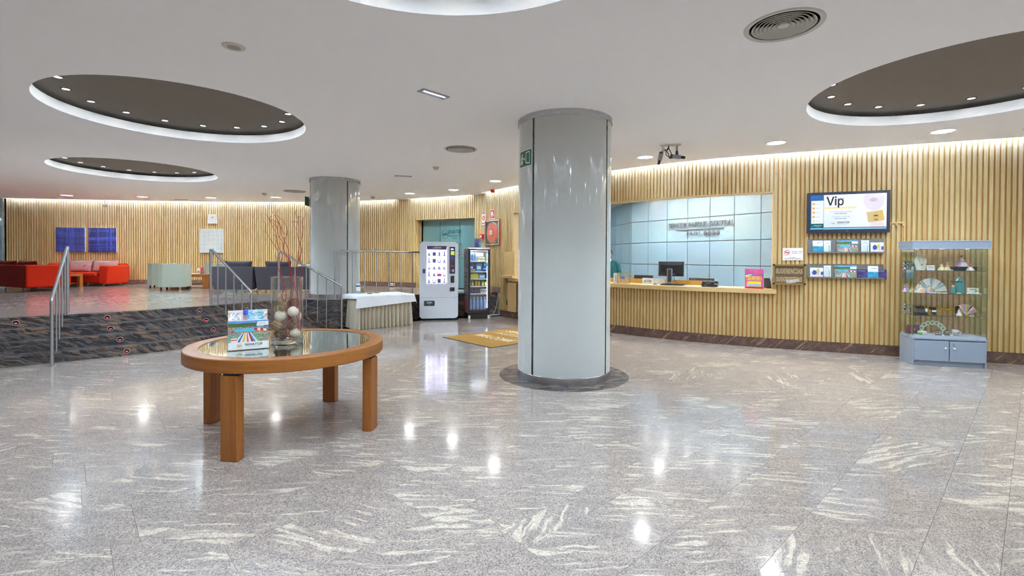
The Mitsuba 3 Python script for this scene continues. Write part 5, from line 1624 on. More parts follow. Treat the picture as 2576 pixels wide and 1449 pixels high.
def carton(x, z, w, h, bs, lb, band, y=0.13, d=0.09):
    t = thing('drink_carton', lb, 'carton')
    M = A @ mv(x, y, z)
    put(t + '__box', cb(w, d, h, 0.003), bs, M=M)
    put(t + '__print', cb(w * 0.7, 0.002, h * 0.4, 0, 0, -d / 2 - 0.001, h * 0.3), band, M=M)


carton(-0.185, SHZ[4], 0.13, 0.17, 'pack_blue', 'blue snack pack on the second fridge shelf, far left', 'paper')
carton(-0.15, SHZ[4], 0.19, 0.075, 'can_blue', 'flat blue pack in front on the second fridge shelf', 'pack_lime', 0.085, 0.05)
carton(0.02, SHZ[4], 0.15, 0.20, 'pack_cyan', 'pale blue carton in the middle of the second fridge shelf', 'paper', 0.16)
carton(0.165, SHZ[4], 0.16, 0.13, 'can_blue', 'dark blue pack at the right of the second fridge shelf', 'pack_cyan')
carton(-0.10, SHZ[3], 0.20, 0.125, 'pack_lime', 'yellow green carton on the third fridge shelf', 'can_lime')
carton(0.09, SHZ[3], 0.16, 0.105, 'pack_cyan', 'bright blue carton on the third fridge shelf', 'paper')
carton(0.015, SHZ[5], 0.05, 0.10, 'carton', 'small white drink carton on the top fridge shelf, left one', 'can_green')
carton(0.075, SHZ[5], 0.05, 0.10, 'carton', 'small white drink carton on the top fridge shelf, middle one', 'can_orange')
carton(0.135, SHZ[5], 0.05, 0.10, 'carton', 'small white drink carton on the top fridge shelf, right one', 'can_green')
carton(0.05, SHZ[5] + 0.12, 0.22, 0.09, 'carton', 'white tray at the back of the top fridge shelf', 'paper', 0.30)
t = thing('display_box', 'clear box with blue bottles standing on top of the fridge', 'box')
M = A @ mv(0.0, 0.22, FH + 0.001)
put(t + '__box', cb(0.23, 0.15, 0.26, 0.004), 'thin_glass', M=M)
put(t + '__card', cb(0.16, 0.01, 0.22, 0.001, 0.01, 0.04, 0.01), 'goods_grey', M=M)
put(t + '__blue_bottle', moved(lathe([(0, 0), (0.026, 0), (0.026, 0.09), (0.012, 0.12), (0.012, 0.14), (0, 0.14)], 18), mv(0.055, -0.01, 0.01)), 'pack_cyan', M=M)
put(t + '__dark_bottle', moved(lathe([(0, 0), (0.034, 0), (0.034, 0.10), (0.016, 0.14), (0.016, 0.17), (0, 0.17)], 18), mv(-0.03, -0.01, 0.01)), 'can_blue', M=M)
t = thing('power_cable', 'thin white cable hanging from the dais to the floor beside the fridge', 'cable')
put(t + '__cable', tube(smoothline([(-0.37, 12.68, 0.62), (-0.36, 12.63, 0.60), (-0.38, 12.60, 0.4), (-0.42, 12.52, 0.18), (-0.50, 12.40, 0.04), (-0.58, 12.30, 0.008), (-0.52, 12.15, 0.008)], 50), 0.008, 6), 'white_plastic')
t = thing('cable_duct', 'white cable duct along the foot and end of the dais beside the fridge', 'cable duct')
put(t + '__duct', cb(0.35, 0.03, 0.03, 0.002), 'white_plastic', M=mv(-0.46, 12.60, 0, rz=0.47))
put(t + '__riser', cb(0.025, 0.025, 0.58, 0.002), 'white_plastic', M=mv(-0.335, 12.66, 0.03, rz=0.47))

# ---------------------------------------------------------------- fire fighting things on the wall by the fridge
sH = WR.near(-0.51)
t = thing('hose_cabinet', 'built in fire hose cabinet with a red reel behind a framed glass door', 'fire hose cabinet')
M = WR.M(sH, 0.0, 1.84)
put(t + '__frame', moved(ext(sbox(-0.35, 0, 0.35, 0.66).difference(sbox(-0.31, 0.035, 0.31, 0.625)), 0.05), mv(0, 0.01, 0, rx=math.pi / 2)), 'steel_smooth', M=M)
put(t + '__red_edge', moved(ext(sbox(-0.362, -0.012, 0.362, 0.672).difference(sbox(-0.35, 0, 0.35, 0.66)), 0.03), mv(0, 0.0, 0, rx=math.pi / 2)), 'red_paint', M=M)
put(t + '__box', cb(0.62, 0.005, 0.59, 0, 0, -0.002, 0.035), 'charcoal', M=M)
rl = put(t + '__reel', moved(cat(lathe([(0, 0.02), (0.25, 0.02), (0.262, 0.012), (0.262, 0.0), (0, 0.0)], 48), lathe([(0.08, 0.02), (0.08, 0.03), (0.10, 0.03), (0.10, 0.02)], 30)), mv(0.0, -0.010, 0.33, rx=math.pi / 2)), mat('reel_red', S(220, 84, 66), 0.4), M=M)
put(rl + '__rim', moved(lathe([(0.262, 0.0), (0.262, 0.022), (0.282, 0.018), (0.282, 0.0)], 48), mv(0.012, -0.005, 0.33, rx=math.pi / 2)), 'grey_plastic', M=M)
put(rl + '__label', cb(0.14, 0.002, 0.12, 0, -0.03, -0.042, 0.275), 'paper', M=M)
for k in range(4):
    put(rl + '__label_line', cb(0.10, 0.001, 0.008, 0, -0.03, -0.0436, 0.295 + 0.022 * k), 'red_paint' if k == 2 else 'grey_ink', M=M)
put(t + '__door_glass', cb(0.62, 0.004, 0.59, 0, 0, -0.048, 0.035), 'thin_glass', M=M)


def wall_sign(x, z, w, h, label, dz=0.0):
    t = thing('wall_sign', label, 'sign')
    M = WR.M(WR.near(x), 0.004, z)
    put(t + '__plate', cb(w, 0.006, h, 0.001, 0, -0.003, 0), 'paper', M=M)
    return t, M


t, M = wall_sign(-0.77, 2.40, 0.21, 0.29, 'white sign with a red ring, left of the hose cabinet sign')
put(t + '__red_field', cb(0.17, 0.002, 0.17, 0, 0, -0.007, 0.10), 'paper', M=M)
put(t + '__ring', moved(ext(Point(0, 0).buffer(0.07).difference(Point(0, 0).buffer(0.032)), 0.003), mv(0, -0.007, 0.185, rx=math.pi / 2)), 'red_paint', M=M)
put(t + '__text_band', cb(0.17, 0.003, 0.035, 0, 0, -0.007, 0.025), 'red_paint', M=M)
t, M = wall_sign(-0.515, 2.49, 0.21, 0.285, 'red fire hose sign above the hose cabinet')
put(t + '__red_field', cb(0.19, 0.003, 0.215, 0, 0, -0.007, 0.06), 'red_plastic', M=M)
put(t + '__hose_symbol', moved(cat(ext(sbox(-0.065, 0.06, 0.035, 0.17), 0.003), ext(Polygon([(0.03, 0.10), (0.075, 0.06), (0.055, 0.05), (0.02, 0.085)]), 0.003), ext(LineString([(-0.06, 0.02), (-0.03, 0.045), (0.0, 0.02), (0.03, 0.045)]).buffer(0.006), 0.003)), mv(0, -0.009, 0.065, rx=math.pi / 2)), 'paper', M=M, kind=None)
put(t + '__text_band', cb(0.17, 0.003, 0.022, 0, 0, -0.007, 0.018), 'red_paint', M=M)
t = thing('fire_call_point', 'small red fire alarm push box left of the hose cabinet', 'alarm button')
M = WR.M(WR.near(-0.80), 0.005, 2.02)
put(t + '__box', rbox(0.13, 0.06, 0.13, 0.01, y=-0.03), 'red_plastic', M=M)
put(t + '__pane', cb(0.06, 0.004, 0.05, 0, 0, -0.061, 0.04), 'paper', M=M)

# ---------------------------------------------------------------- door mat
t = thing('door_mat', 'brown entrance mat with the word WELCOME lying on the floor left of the white column', 'mat')
a, b = np.array([-1.302, 9.064]), np.array([-0.337, 8.009])
u1 = (b - a) / np.linalg.norm(b - a)
u2 = np.array([-u1[1], u1[0]])
B = np.eye(4)
B[:3, 0], B[:3, 1], B[:3, 3] = [*u1, 0], [*u2, 0], [*a, 0]
WM, LM = 1.43, 2.3


def f_mat(p, n, uv):
    g = noise(p.x * 260, p.y * 260, 1)
    return mix(S(150, 112, 58), S(188, 146, 86), g * 0.8 + 0.2 * noise(p.x * 3, p.y * 3))


scene['mat_pile'] = {'type': 'diffuse', 'reflectance': mikit.proc(f_mat)}
mat('mat_edge', S(44, 40, 46), 0.7)
mat('mat_white', S(232, 222, 196), 0.9)
put(t + '__pile', cb(WM - 0.04, LM - 0.04, 0.008, 0.002, WM / 2, LM / 2, 0.002), 'mat_pile', M=B)
put(t + '__border', cb(WM, LM, 0.006, 0.002, WM / 2, LM / 2, 0.0), 'mat_edge', M=B)
W_ = words('WELCOME', 0.20, 0.001, False, w=1.02)
put(t + '__lettering', moved(W_, mv(rx=-math.pi / 2)), 'mat_white', M=B @ mv(WM / 2, 0.58, 0.0102))
put(t + '__hotel_lettering', moved(words('PARQUE CENTRAL', 0.08, 0.001, False, w=0.95), mv(rx=-math.pi / 2)), 'mat_white', M=B @ mv(WM / 2, 1.05, 0.0102))
put(t + '__line', cb(0.95, 0.014, 0.001, 0, WM / 2, 1.22, 0.0102), 'mat_white', M=B)
put(t + '__hotel_lettering', moved(words('SENATOR', 0.16, 0.001, True, w=0.9), mv(rx=-math.pi / 2)), 'mat_white', M=B @ mv(WM / 2, 1.34, 0.0102))

# ---------------------------------------------------------------- on the reception counter
def on_counter(x, off, dz=0.0, drz=0.0):
    """frame on the counter top: x along the counter, +y into the room's inside (away from the lobby)"""
    return WR.M(WR.near(x), off, CT_Z + 0.0005 + dz) @ mv(rz=drz)


def monitor(name, label, M, w, h, z0, tilt=0.0):
    """monitor seen from behind: its back faces -y"""
    t = thing(name, label, 'monitor')
    B = M @ mv(0, 0, z0, rx=tilt)
    pts = [(sx * w / 2, 0.012, z) for sx in (-1, 1) for z in (0, h)] + [(sx * w / 2, 0.0, z) for sx in (-1, 1) for z in (0, h)]
    pts += [(sx * w * 0.36, -0.035, h * 0.18) for sx in (-1, 1)] + [(sx * w * 0.40, -0.035, h * 0.78) for sx in (-1, 1)]
    put(t + '__casing', hull(pts), 'black', M=B)
    put(t + '__rim', moved(ext(sbox(-w / 2 - 0.006, -0.006, w / 2 + 0.006, h + 0.006).difference(sbox(-w / 2, 0, w / 2, h)), 0.02), mv(0, 0.022, 0, rx=math.pi / 2)), 'grey_plastic', M=B)
    put(t + '__screen', cb(w * 0.94, 0.003, h * 0.9, 0, 0, 0.0135, h * 0.05), 'black_gloss', M=B)
    put(t + '__vents', cb(w * 0.5, 0.002, 0.012, 0, 0, -0.034, h * 0.72), 'charcoal', M=B)
    return t, B


M = on_counter(2.86, -0.33, 0, 0.10)
t, B = monitor('computer_monitor', 'black computer monitor on a silver stand seen from behind on the counter', M, 0.47, 0.275, 0.17, -0.04)
put(t + '__stand', cb(0.10, 0.022, 0.30, 0.004, -0.01, -0.055, 0.012), 'grey_plastic', M=M)
put(t + '__stand_inlay', cb(0.068, 0.004, 0.24, 0.001, -0.01, -0.068, 0.06), 'charcoal', M=M)
put(t + '__foot', lathe([(0, 0.0), (0.135, 0.0), (0.135, 0.008), (0.05, 0.016), (0, 0.016)], 36), 'grey_plastic', M=M @ mv(0, -0.03, 0) @ np.diag([1.2, 0.8, 1, 1]))
put(t + '__cable', tube(smoothline([(0.07, -0.04, 0.20), (0.08, -0.06, 0.12), (0.12, -0.08, 0.05), (0.22, -0.05, 0.012), (0.30, 0.0, 0.008)], 30), 0.004, 6), 'black', M=M)
put(t + '__plug', cb(0.03, 0.02, 0.03, 0.003, 0.07, -0.045, 0.19), 'goods_blue', M=M)
M = WR.M(WR.near(2.255), -0.72, 0.75)
t, B = monitor('computer_monitor', 'black monitor rising just behind the wood screen, left of the silver stand', M, 0.42, 0.27, 0.135)
put(t + '__stand', cb(0.08, 0.02, 0.16, 0.003, 0, -0.05, 0.0), 'charcoal', M=M)
M = WR.M(WR.near(3.27), -0.78, 0.75)
t, B = monitor('computer_monitor', 'black monitor rising just behind the wood screen, near the telephone', M, 0.46, 0.27, 0.105)
put(t + '__stand', cb(0.08, 0.02, 0.16, 0.003, 0, -0.05, 0.0), 'charcoal', M=M)
# keyboard and papers
t = thing('keyboard', 'black keyboard lying by the foot of the monitor on the counter', 'keyboard')
M = on_counter(2.92, -0.20, 0, 0.05)
put(t + '__body', hull([(sx * 0.21, y, z) for sx in (-1, 1) for y, z in ((-0.07, 0), (-0.07, 0.012), (0.07, 0), (0.07, 0.024))]), 'black', M=M)
ks = cat(*[cb(0.017, 0.016, 0.006, 0.001, -0.19 + 0.0212 * a, -0.052 + 0.0215 * b, 0.0145 + 0.0019 * b) for a in range(19) for b in range(6)])
put(t + '__keys', ks, 'charcoal', M=M, kind='stuff')
t = thing('computer_mouse', 'dark computer mouse left of the keyboard on the counter', 'mouse')
M = on_counter(2.65, -0.20)
put(t + '__shell', hull(np.vstack([trimesh.creation.icosphere(2, 1).vertices * (0.03, 0.05, 0.022) * np.array([1, 1, 1]) * np.where(trimesh.creation.icosphere(2, 1).vertices[:, 2:] < 0, [1, 1, 0.02], [1, 1, 1])]) + (0, 0, 0.001)), 'charcoal', M=M, smooth=40)
put(t + '__wheel', cb(0.006, 0.018, 0.006, 0.001, 0, -0.02, 0.019), 'grey_plastic', M=M)
for k, (x, off, rz, lb) in enumerate(((3.17, -0.16, 0.3, 'pale blue papers right of the keyboard on the counter'), (3.30, -0.30, -0.2, 'white papers between the keyboard and the telephone'))):
    t = thing('paper_sheet', lb, 'papers')
    put(t + '__sheets', cat(cb(0.22, 0.16, 0.002, 0, 0, 0, 0), moved(cb(0.21, 0.15, 0.002, 0, 0.02, 0.01, 0.0022), mv(rz=0.12))), 'paper' if k else 'goods_lilac', M=on_counter(x, off, 0.0, rz), kind='stuff')
t = thing('telephone', 'black desk telephone on the counter in the middle of the reception', 'telephone')
M = on_counter(3.505, -0.16, 0, 0.0)
put(t + '__base', hull([(sx * w, y, z) for sx in (-1, 1) for w, y, z in ((0.125, -0.09, 0), (0.125, 0.10, 0), (0.135, -0.09, 0.045), (0.135, 0.10, 0.085))]), 'black', M=M)
put(t + '__handset', cat(rbox(0.19, 0.05, 0.03, 0.012, x=-0.03, y=-0.03, z=0.072), rbox(0.05, 0.055, 0.045, 0.015, x=-0.105, y=-0.03, z=0.058), rbox(0.05, 0.055, 0.045, 0.015, x=0.045, y=-0.03, z=0.058)), 'charcoal', M=M, kind='stuff')
put(t + '__display', cb(0.06, 0.04, 0.03, 0.002, 0.10, 0.05, 0.07), 'charcoal', M=M)
for k in range(2):
    put(t + '__key', cb(0.014, 0.004, 0.010, 0, -0.07 + 0.02 * k, -0.0935, 0.02), 'grey_plastic', M=M)
# Vip board
t = thing('counter_sign', 'small white Vip sign leaning on the wood screen behind the counter', 'sign')
M = on_counter(2.45, -0.42, 0, 0.02)
put(t + '__board', cb(0.235, 0.006, 0.115, 0.001, 0, 0, 0.0), 'paper', M=M)
put(t + '__lettering', words('Vip', 0.048, 0.001, False), 'ink', M=M @ mv(0.03, -0.004, 0.035))
a, b = emblem(0.026)
put(t + '__emblem', moved(cat(a, b), mv(-0.055, -0.004, 0.05)), 'ink', M=M)
t = thing('counter_sign', 'plain white sign board beside the small Vip sign', 'sign')
M = on_counter(2.63, -0.44, 0, 0.1)
put(t + '__board', cb(0.22, 0.006, 0.11, 0.001), 'paper', M=M)
put(t + '__fold', cb(0.004, 0.008, 0.10, 0.001, -0.085, -0.001, 0.0), 'grey_plastic', M=M)
# gilt box with a leaflet holder
t = thing('gilt_box', 'small gold framed glass box near the far end of the counter', 'box')
M = on_counter(2.165, -0.13, 0, 0.40)
for x in (-0.11, 0.11):
    for y in (-0.07, 0.07):
        put(t + '__corner_post', rbox(0.022, 0.022, 0.205, 0.006, x=x, y=y, z=0.008), 'gold_metal', M=M)
for z in (0.0, 0.198):
    put(t + '__frame', moved(ext(sbox(-0.12, -0.08, 0.12, 0.08).difference(sbox(-0.10, -0.06, 0.10, 0.06)), 0.018), mv(0, 0, z)), 'gold_metal', M=M)
for y in (-0.072, 0.072):
    put(t + '__pane', cb(0.20, 0.003, 0.18, 0, 0, y, 0.018), 'thin_glass', M=M)
put(t + '__floor', cb(0.20, 0.12, 0.004, 0, 0, 0, 0.016), 'desk_wood', M=M)
put(t + '__inner_label', cb(0.09, 0.002, 0.06, 0, -0.02, -0.060, 0.09), 'goods_grey', M=M)
t = thing('card_holder', 'white price card in an acrylic holder in front of the gilt box', 'card')
M = on_counter(2.06, -0.05, 0, 0.2)
put(t + '__card', moved(cb(0.10, 0.003, 0.21, 0.0005), mv(rx=-0.10)), 'paper', M=M)
put(t + '__foot', cb(0.10, 0.05, 0.003, 0.0005, 0, 0.025, 0), 'thin_glass', M=M)
for k in range(6):
    put(t + '__text_line', moved(cb(0.06 - 0.006 * (k % 3), 0.0006, 0.006, 0, 0, -0.002, 0.05 + 0.022 * k), mv(rx=-0.10)), 'grey_ink', M=M)
# pink poster box
mat('poster_pink', S(228, 84, 150), 0.4)
mat('poster_yellow', S(240, 232, 20), 0.4)
t = thing('poster_stand', 'pink leaflet dispenser with yellow lettering at the right end of the counter', 'leaflet stand')
M = on_counter(4.15, -0.06, 0, 0.0)
PH = 0.335
put(t + '__box', cb(0.285, 0.085, PH, 0.001, 0, 0.0, 0), 'poster_pink', M=M)
put(t + '__yellow_side', cb(0.004, 0.085, PH, 0, 0.1445, 0, 0), 'poster_yellow', M=M)
put(t + '__shark', moved(cat(ext(Polygon([(-0.138, 0.235), (-0.06, 0.262), (-0.02, 0.268), (0.012, 0.255), (0.005, 0.235), (-0.03, 0.222), (-0.138, 0.205)]), 0.002), ext(Polygon([(0.05, 0.235), (0.138, 0.25), (0.138, 0.205), (0.09, 0.22)]), 0.002)), mv(0, -0.043, 0, rx=math.pi / 2)), 'goods_grey', M=M, kind='stuff')
put(t + '__shark_belly', moved(ext(Polygon([(-0.138, 0.222), (-0.06, 0.242), (-0.03, 0.238), (-0.04, 0.228), (-0.138, 0.205)]), 0.001), mv(0, -0.0455, 0, rx=math.pi / 2)), 'paper', M=M)
put(t + '__lettering', words('TIBURONES', 0.065, 0.001, True, w=0.245), 'poster_yellow', M=M @ mv(-0.005, -0.044, 0.142))
put(t + '__small_lettering', words('EXPERIENCIA', 0.010, 0.0006, False, w=0.12), 'paper', M=M @ mv(-0.01, -0.0435, 0.300))
put(t + '__small_lettering', words('DESCUBRE LOS OCEANOS', 0.009, 0.0006, False, w=0.14), 'paper', M=M @ mv(0, -0.0435, 0.123))
put(t + '__pocket', moved(ext(sbox(-0.112, 0.03, 0.105, 0.118), 0.003), mv(0, -0.043, 0, rx=math.pi / 2)), 'poster_yellow', M=M)
put(t + '__leaflets', cb(0.20, 0.008, 0.045, 0.001, -0.003, -0.05, 0.036), 'goods_lilac', M=M)
put(t + '__foot_band', cb(0.285, 0.001, 0.022, 0, 0, -0.0432, 0.002), 'red_plastic', M=M)
t = thing('card_terminal', 'dark card terminal behind the pink leaflet dispenser', 'card terminal')
M = on_counter(4.36, -0.22, 0, 0.3)
put(t + '__body', hull([(sx * 0.045, y, z) for sx in (-1, 1) for y, z in ((-0.06, 0), (0.06, 0), (0.09, 0.17), (0.06, 0.17), (-0.06, 0.02))]), 'black', M=M)
put(t + '__paper', cb(0.05, 0.003, 0.03, 0, 0, 0.075, 0.165), 'paper', M=M)

# ---------------------------------------------------------------- receptionist behind the counter
import manifold3d as m3


def sphere_hull(a, ra, b, rb, n=20):
    s1 = m3.Manifold.sphere(ra, n).translate([float(v) for v in a])
    s2 = m3.Manifold.sphere(rb, n).translate([float(v) for v in b])
    return m3.Manifold.batch_hull([s1, s2])


def skin_of(bones, edge, it=8):
    M_ = m3.Manifold()
    for b in bones:
        M_ = M_ + b
    mm = M_.refine_to_length(edge).to_mesh()
    tr = trimesh.Trimesh(np.array(mm.vert_properties[:, :3]), np.array(mm.tri_verts), process=True)
    trimesh.smoothing.filter_taubin(tr, iterations=it)
    return tr


mat('skin', S(206, 156, 128), 0.55)
mat('hair_brown', S(52, 36, 28), 0.6)
mat('jacket_teal', S(24, 92, 96), 0.8, sheen=0.3)
mat('trousers_dark', S(34, 36, 44), 0.8)
t = thing('person', 'person in a dark teal jacket with white collar behind the counter by the column', 'person')
PM = mv(2.17, 10.86, 0, rz=math.radians(-20))     # local: faces -y, turned towards the left
J = lambda *p: np.array(p, float)
body = []
for s in (-1, 1):
    body += [sphere_hull(J(s * 0.10, 0, 0.90), 0.095, J(s * 0.105, -0.01, 0.48), 0.062), sphere_hull(J(s * 0.105, -0.01, 0.48), 0.060, J(s * 0.105, 0.02, 0.09), 0.042), sphere_hull(J(s * 0.105, 0.02, 0.06), 0.045, J(s * 0.115, -0.13, 0.035), 0.034)]
body += [sphere_hull(J(-0.06, 0, 0.93), 0.125, J(0.06, 0, 0.93), 0.125), sphere_hull(J(0, 0, 0.95), 0.13, J(0, -0.005, 1.25), 0.125), sphere_hull(J(-0.07, 0, 1.22), 0.11, J(0.07, 0, 1.22), 0.11), sphere_hull(J(0, 0.0, 1.36), 0.06, J(0, -0.01, 1.47), 0.055)]
head = [m3.Manifold.sphere(0.084, 28).scale([0.92, 1.08, 1.25]).translate([0, -0.02, 1.60]), sphere_hull(J(0, -0.05, 1.55), 0.062, J(0, -0.075, 1.515), 0.034), sphere_hull(J(0, -0.105, 1.60), 0.010, J(0, -0.128, 1.575), 0.015),
        sphere_hull(J(-0.018, -0.100, 1.543), 0.010, J(0.018, -0.100, 1.543), 0.010)]
for s in (-1, 1):
    head += [m3.Manifold.sphere(0.026, 16).scale([0.35, 0.8, 1.2]).translate([s * 0.079, 0.0, 1.59])]
arms = []
el, wr = {}, {}
for s in (-1, 1):
    el[s], wr[s] = J(s * 0.255, 0.02, 1.11), J(s * 0.19, -0.235, 1.08)
    arms += [sphere_hull(J(s * 0.18, 0, 1.37), 0.058, el[s], 0.043), sphere_hull(el[s], 0.042, wr[s], 0.028)]
    h0 = wr[s] + J(-s * 0.012, -0.035, -0.008)
    h1 = h0 + J(-s * 0.012, -0.055, -0.012)
    hand = [sphere_hull(wr[s], 0.026, h0, 0.028), sphere_hull(h0 + J(-0.02, 0, 0), 0.016, h1 + J(-0.028, 0, 0), 0.013), sphere_hull(h0 + J(0.02, 0, 0), 0.016, h1 + J(0.028, 0, 0), 0.013), sphere_hull(h0, 0.018, h1, 0.014)]
    for k, (dx, ln) in enumerate(((-0.030, 0.062), (-0.010, 0.072), (0.010, 0.068), (0.030, 0.052))):
        f0 = h1 + J(dx, 0, 0)
        f1 = f0 + J(dx * 0.15, -ln * 0.55, -0.006)
        f2 = f1 + J(0, -ln * 0.40, -0.022)
        hand += [sphere_hull(f0, 0.0095, f1, 0.0088, 12), sphere_hull(f1, 0.0088, f2, 0.0075, 12)]
    th = h0 + J(-s * 0.026, 0.005, 0)
    hand += [sphere_hull(th, 0.013, th + J(-s * 0.024, -0.032, -0.006), 0.0105, 12), sphere_hull(th + J(-s * 0.024, -0.032, -0.006), 0.010, th + J(-s * 0.022, -0.062, -0.014), 0.0085, 12)]
    arms += hand
put(t + '__body', skin_of(body + head + arms, 0.014, 6), 'skin', M=PM, smooth=True)
for s in (-1, 1):
    e = put(t + '__eye', trimesh.creation.icosphere(2, 0.0125), 'paper', M=PM @ mv(s * 0.032, -0.088, 1.612), smooth=True)
    put(e + '__iris', trimesh.creation.icosphere(1, 0.006), 'hair_brown', M=PM @ mv(s * 0.032, -0.0965, 1.612))
put(t + '__mouth', moved(trimesh.creation.icosphere(2, 1.0), np.diag([0.022, 0.006, 0.006, 1])), mat('lips', S(170, 90, 84), 0.5), M=PM @ mv(0, -0.108, 1.540), smooth=True)
hairm = m3.Manifold.sphere(0.092, 30).scale([0.97, 1.08, 1.20]).translate([0, 0.002, 1.622]) - m3.Manifold.cube([0.3, 0.2, 0.3], True).translate([0, -0.155, 1.54]) - m3.Manifold.cube([0.3, 0.4, 0.2], True).translate([0, 0, 1.42])
hm = hairm.refine_to_length(0.012).to_mesh()
put(t + '__hair', trimesh.Trimesh(np.array(hm.vert_properties[:, :3]), np.array(hm.tri_verts), process=True), 'hair_brown', M=PM, smooth=40)
jk = [sphere_hull(J(-0.07, 0.0, 0.86), 0.150, J(0.07, 0.0, 0.86), 0.150), sphere_hull(J(-0.05, 0, 0.90), 0.145, J(-0.05, -0.005, 1.16), 0.125), sphere_hull(J(0.05, 0, 0.90), 0.145, J(0.05, -0.005, 1.16), 0.125),
      sphere_hull(J(-0.075, 0, 1.18), 0.125, J(-0.10, 0, 1.30), 0.108), sphere_hull(J(0.075, 0, 1.18), 0.125, J(0.10, 0, 1.30), 0.108), sphere_hull(J(-0.12, 0, 1.35), 0.080, J(0.12, 0, 1.35), 0.080), sphere_hull(J(-0.165, 0, 1.375), 0.066, J(-0.04, 0.02, 1.43), 0.050), sphere_hull(J(0.165, 0, 1.375), 0.066, J(0.04, 0.02, 1.43), 0.050)]
for s in (-1, 1):
    jk += [sphere_hull(J(s * 0.18, 0, 1.37), 0.074, el[s], 0.057), sphere_hull(el[s], 0.057, wr[s] + (el[s] - wr[s]) * 0.12, 0.043)]
jm = m3.Manifold()
for b in jk:
    jm = jm + b
jm = jm - sphere_hull(J(0, 0.0, 1.44), 0.058, J(0, -0.02, 1.62), 0.075) - m3.Manifold.cube([1.0, 1.0, 0.4], True).translate([0, 0, 0.60])
jj = jm.refine_to_length(0.018).to_mesh()
jt = trimesh.Trimesh(np.array(jj.vert_properties[:, :3]), np.array(jj.tri_verts), process=True)
trimesh.smoothing.filter_taubin(jt, iterations=5)
put(t + '__jacket', jt, 'jacket_teal', M=PM, smooth=True)
put(t + '__shirt_collar', lathe([(0.060, 1.425), (0.066, 1.45), (0.062, 1.492), (0.058, 1.495), (0.057, 1.44)], 30), 'paper', M=PM @ mv(0, -0.005, 0), smooth=40)
tr = [sphere_hull(J(-0.06, 0, 0.90), 0.135, J(0.06, 0, 0.90), 0.135)]
for s in (-1, 1):
    tr += [sphere_hull(J(s * 0.10, 0, 0.88), 0.108, J(s * 0.105, -0.01, 0.48), 0.076), sphere_hull(J(s * 0.105, -0.01, 0.48), 0.076, J(s * 0.105, 0.02, 0.13), 0.062)]
put(t + '__trousers', skin_of(tr, 0.03, 4), 'trousers_dark', M=PM, smooth=True)
for s in (-1, 1):
    put(t + '__shoe', skin_of([sphere_hull(J(s * 0.105, 0.03, 0.060), 0.052, J(s * 0.118, -0.14, 0.042), 0.040), sphere_hull(J(s * 0.105, 0.03, 0.06), 0.052, J(s * 0.105, 0.03, 0.10), 0.052)], 0.02, 3), 'black', M=PM, smooth=True)

# ---------------------------------------------------------------- screen and leaflets on the slatted wall
def screen_img(u, v):
    c = np.ones((len(u), 3)) * [0.93, 0.95, 1.0]
    w = np.clip((0.55 - v) * 1.4, 0, 1) * np.clip((0.62 - u) * 4, 0, 1)
    c = c * (1 - 0.35 * w[:, None]) + np.array([0.55, 0.80, 0.88]) * 0.35 * w[:, None]
    # pale photograph on the right
    f1 = ((u - 0.84) / 0.13) ** 2 + ((v - 0.82) / 0.30) ** 2 < 1
    c = np.where((f1 & (u > 0.66))[:, None], [0.90, 0.87, 0.93], c)
    sm = (((u - 0.83) * 0.8 + (v - 0.83) * 0.5) / 0.05) ** 2 + (((v - 0.82) * 0.8 - (u - 0.83) * 0.6) / 0.05) ** 2 < 1
    c = np.where(sm[:, None], [0.80, 0.74, 0.82], c)
    hd = ((u - 0.88) / 0.09) ** 2 + ((v - 0.10) / 0.16) ** 2 < 1
    c = np.where(hd[:, None], [0.92, 0.87, 0.90], c)
    # gold card
    a = math.radians(9)
    x, y = (u - 0.86) * 1.78, v - 0.36
    xr, yr = x * math.cos(a) + y * math.sin(a), -x * math.sin(a) + y * math.cos(a)
    card = (np.abs(xr) < 0.185) & (np.abs(yr) < 0.145)
    c = np.where(card[:, None], np.stack([0.86 + 0.1 * xr, 0.76 + 0.0 * xr, 0.50 - 0.4 * xr], -1), c)
    # gold bar
    c = np.where(((np.abs(v - 0.62) < 0.028) & (u > 0.19) & (u < 0.62))[:, None], [0.97, 0.90, 0.66], c)
    # teal column on the left with a white list
    left = u < 0.185
    c = np.where(left[:, None], np.stack([0.02 + 0.18 * v, 0.36 + 0.06 * v, 0.36 + 0.36 * v], -1), c)
    c = np.where((left & (v > 0.18) & (v < 0.84) & (u > 0.012) & (u < 0.178))[:, None], [0.92, 0.95, 0.97], c)
    for k in range(5):
        d = ((u - 0.045) * 1.78) ** 2 + (v - (0.75 - 0.125 * k)) ** 2 < 0.032 ** 2
        c = np.where(d[:, None], [0.94, 0.68, 0.32] if k < 4 else [0.80, 0.88, 0.86], c)
        ln = (np.abs(v - (0.75 - 0.125 * k)) < 0.006) & ((np.abs(u - 0.085) < 0.01) | (np.abs(u - 0.115) < 0.01))
        c = np.where(ln[:, None], [0.7, 0.75, 0.78], c)
    # ticker at the foot
    for v0, v1, col in ((0.045, 0.066, [0.10, 0.30, 0.52]), (0.02, 0.042, [0.62, 0.90, 0.94]), (0.0, 0.02, [0.16, 0.36, 0.52])):
        c = np.where(((v > v0) & (v <= v1) & (u > 0.0))[:, None], col, c)
    return c


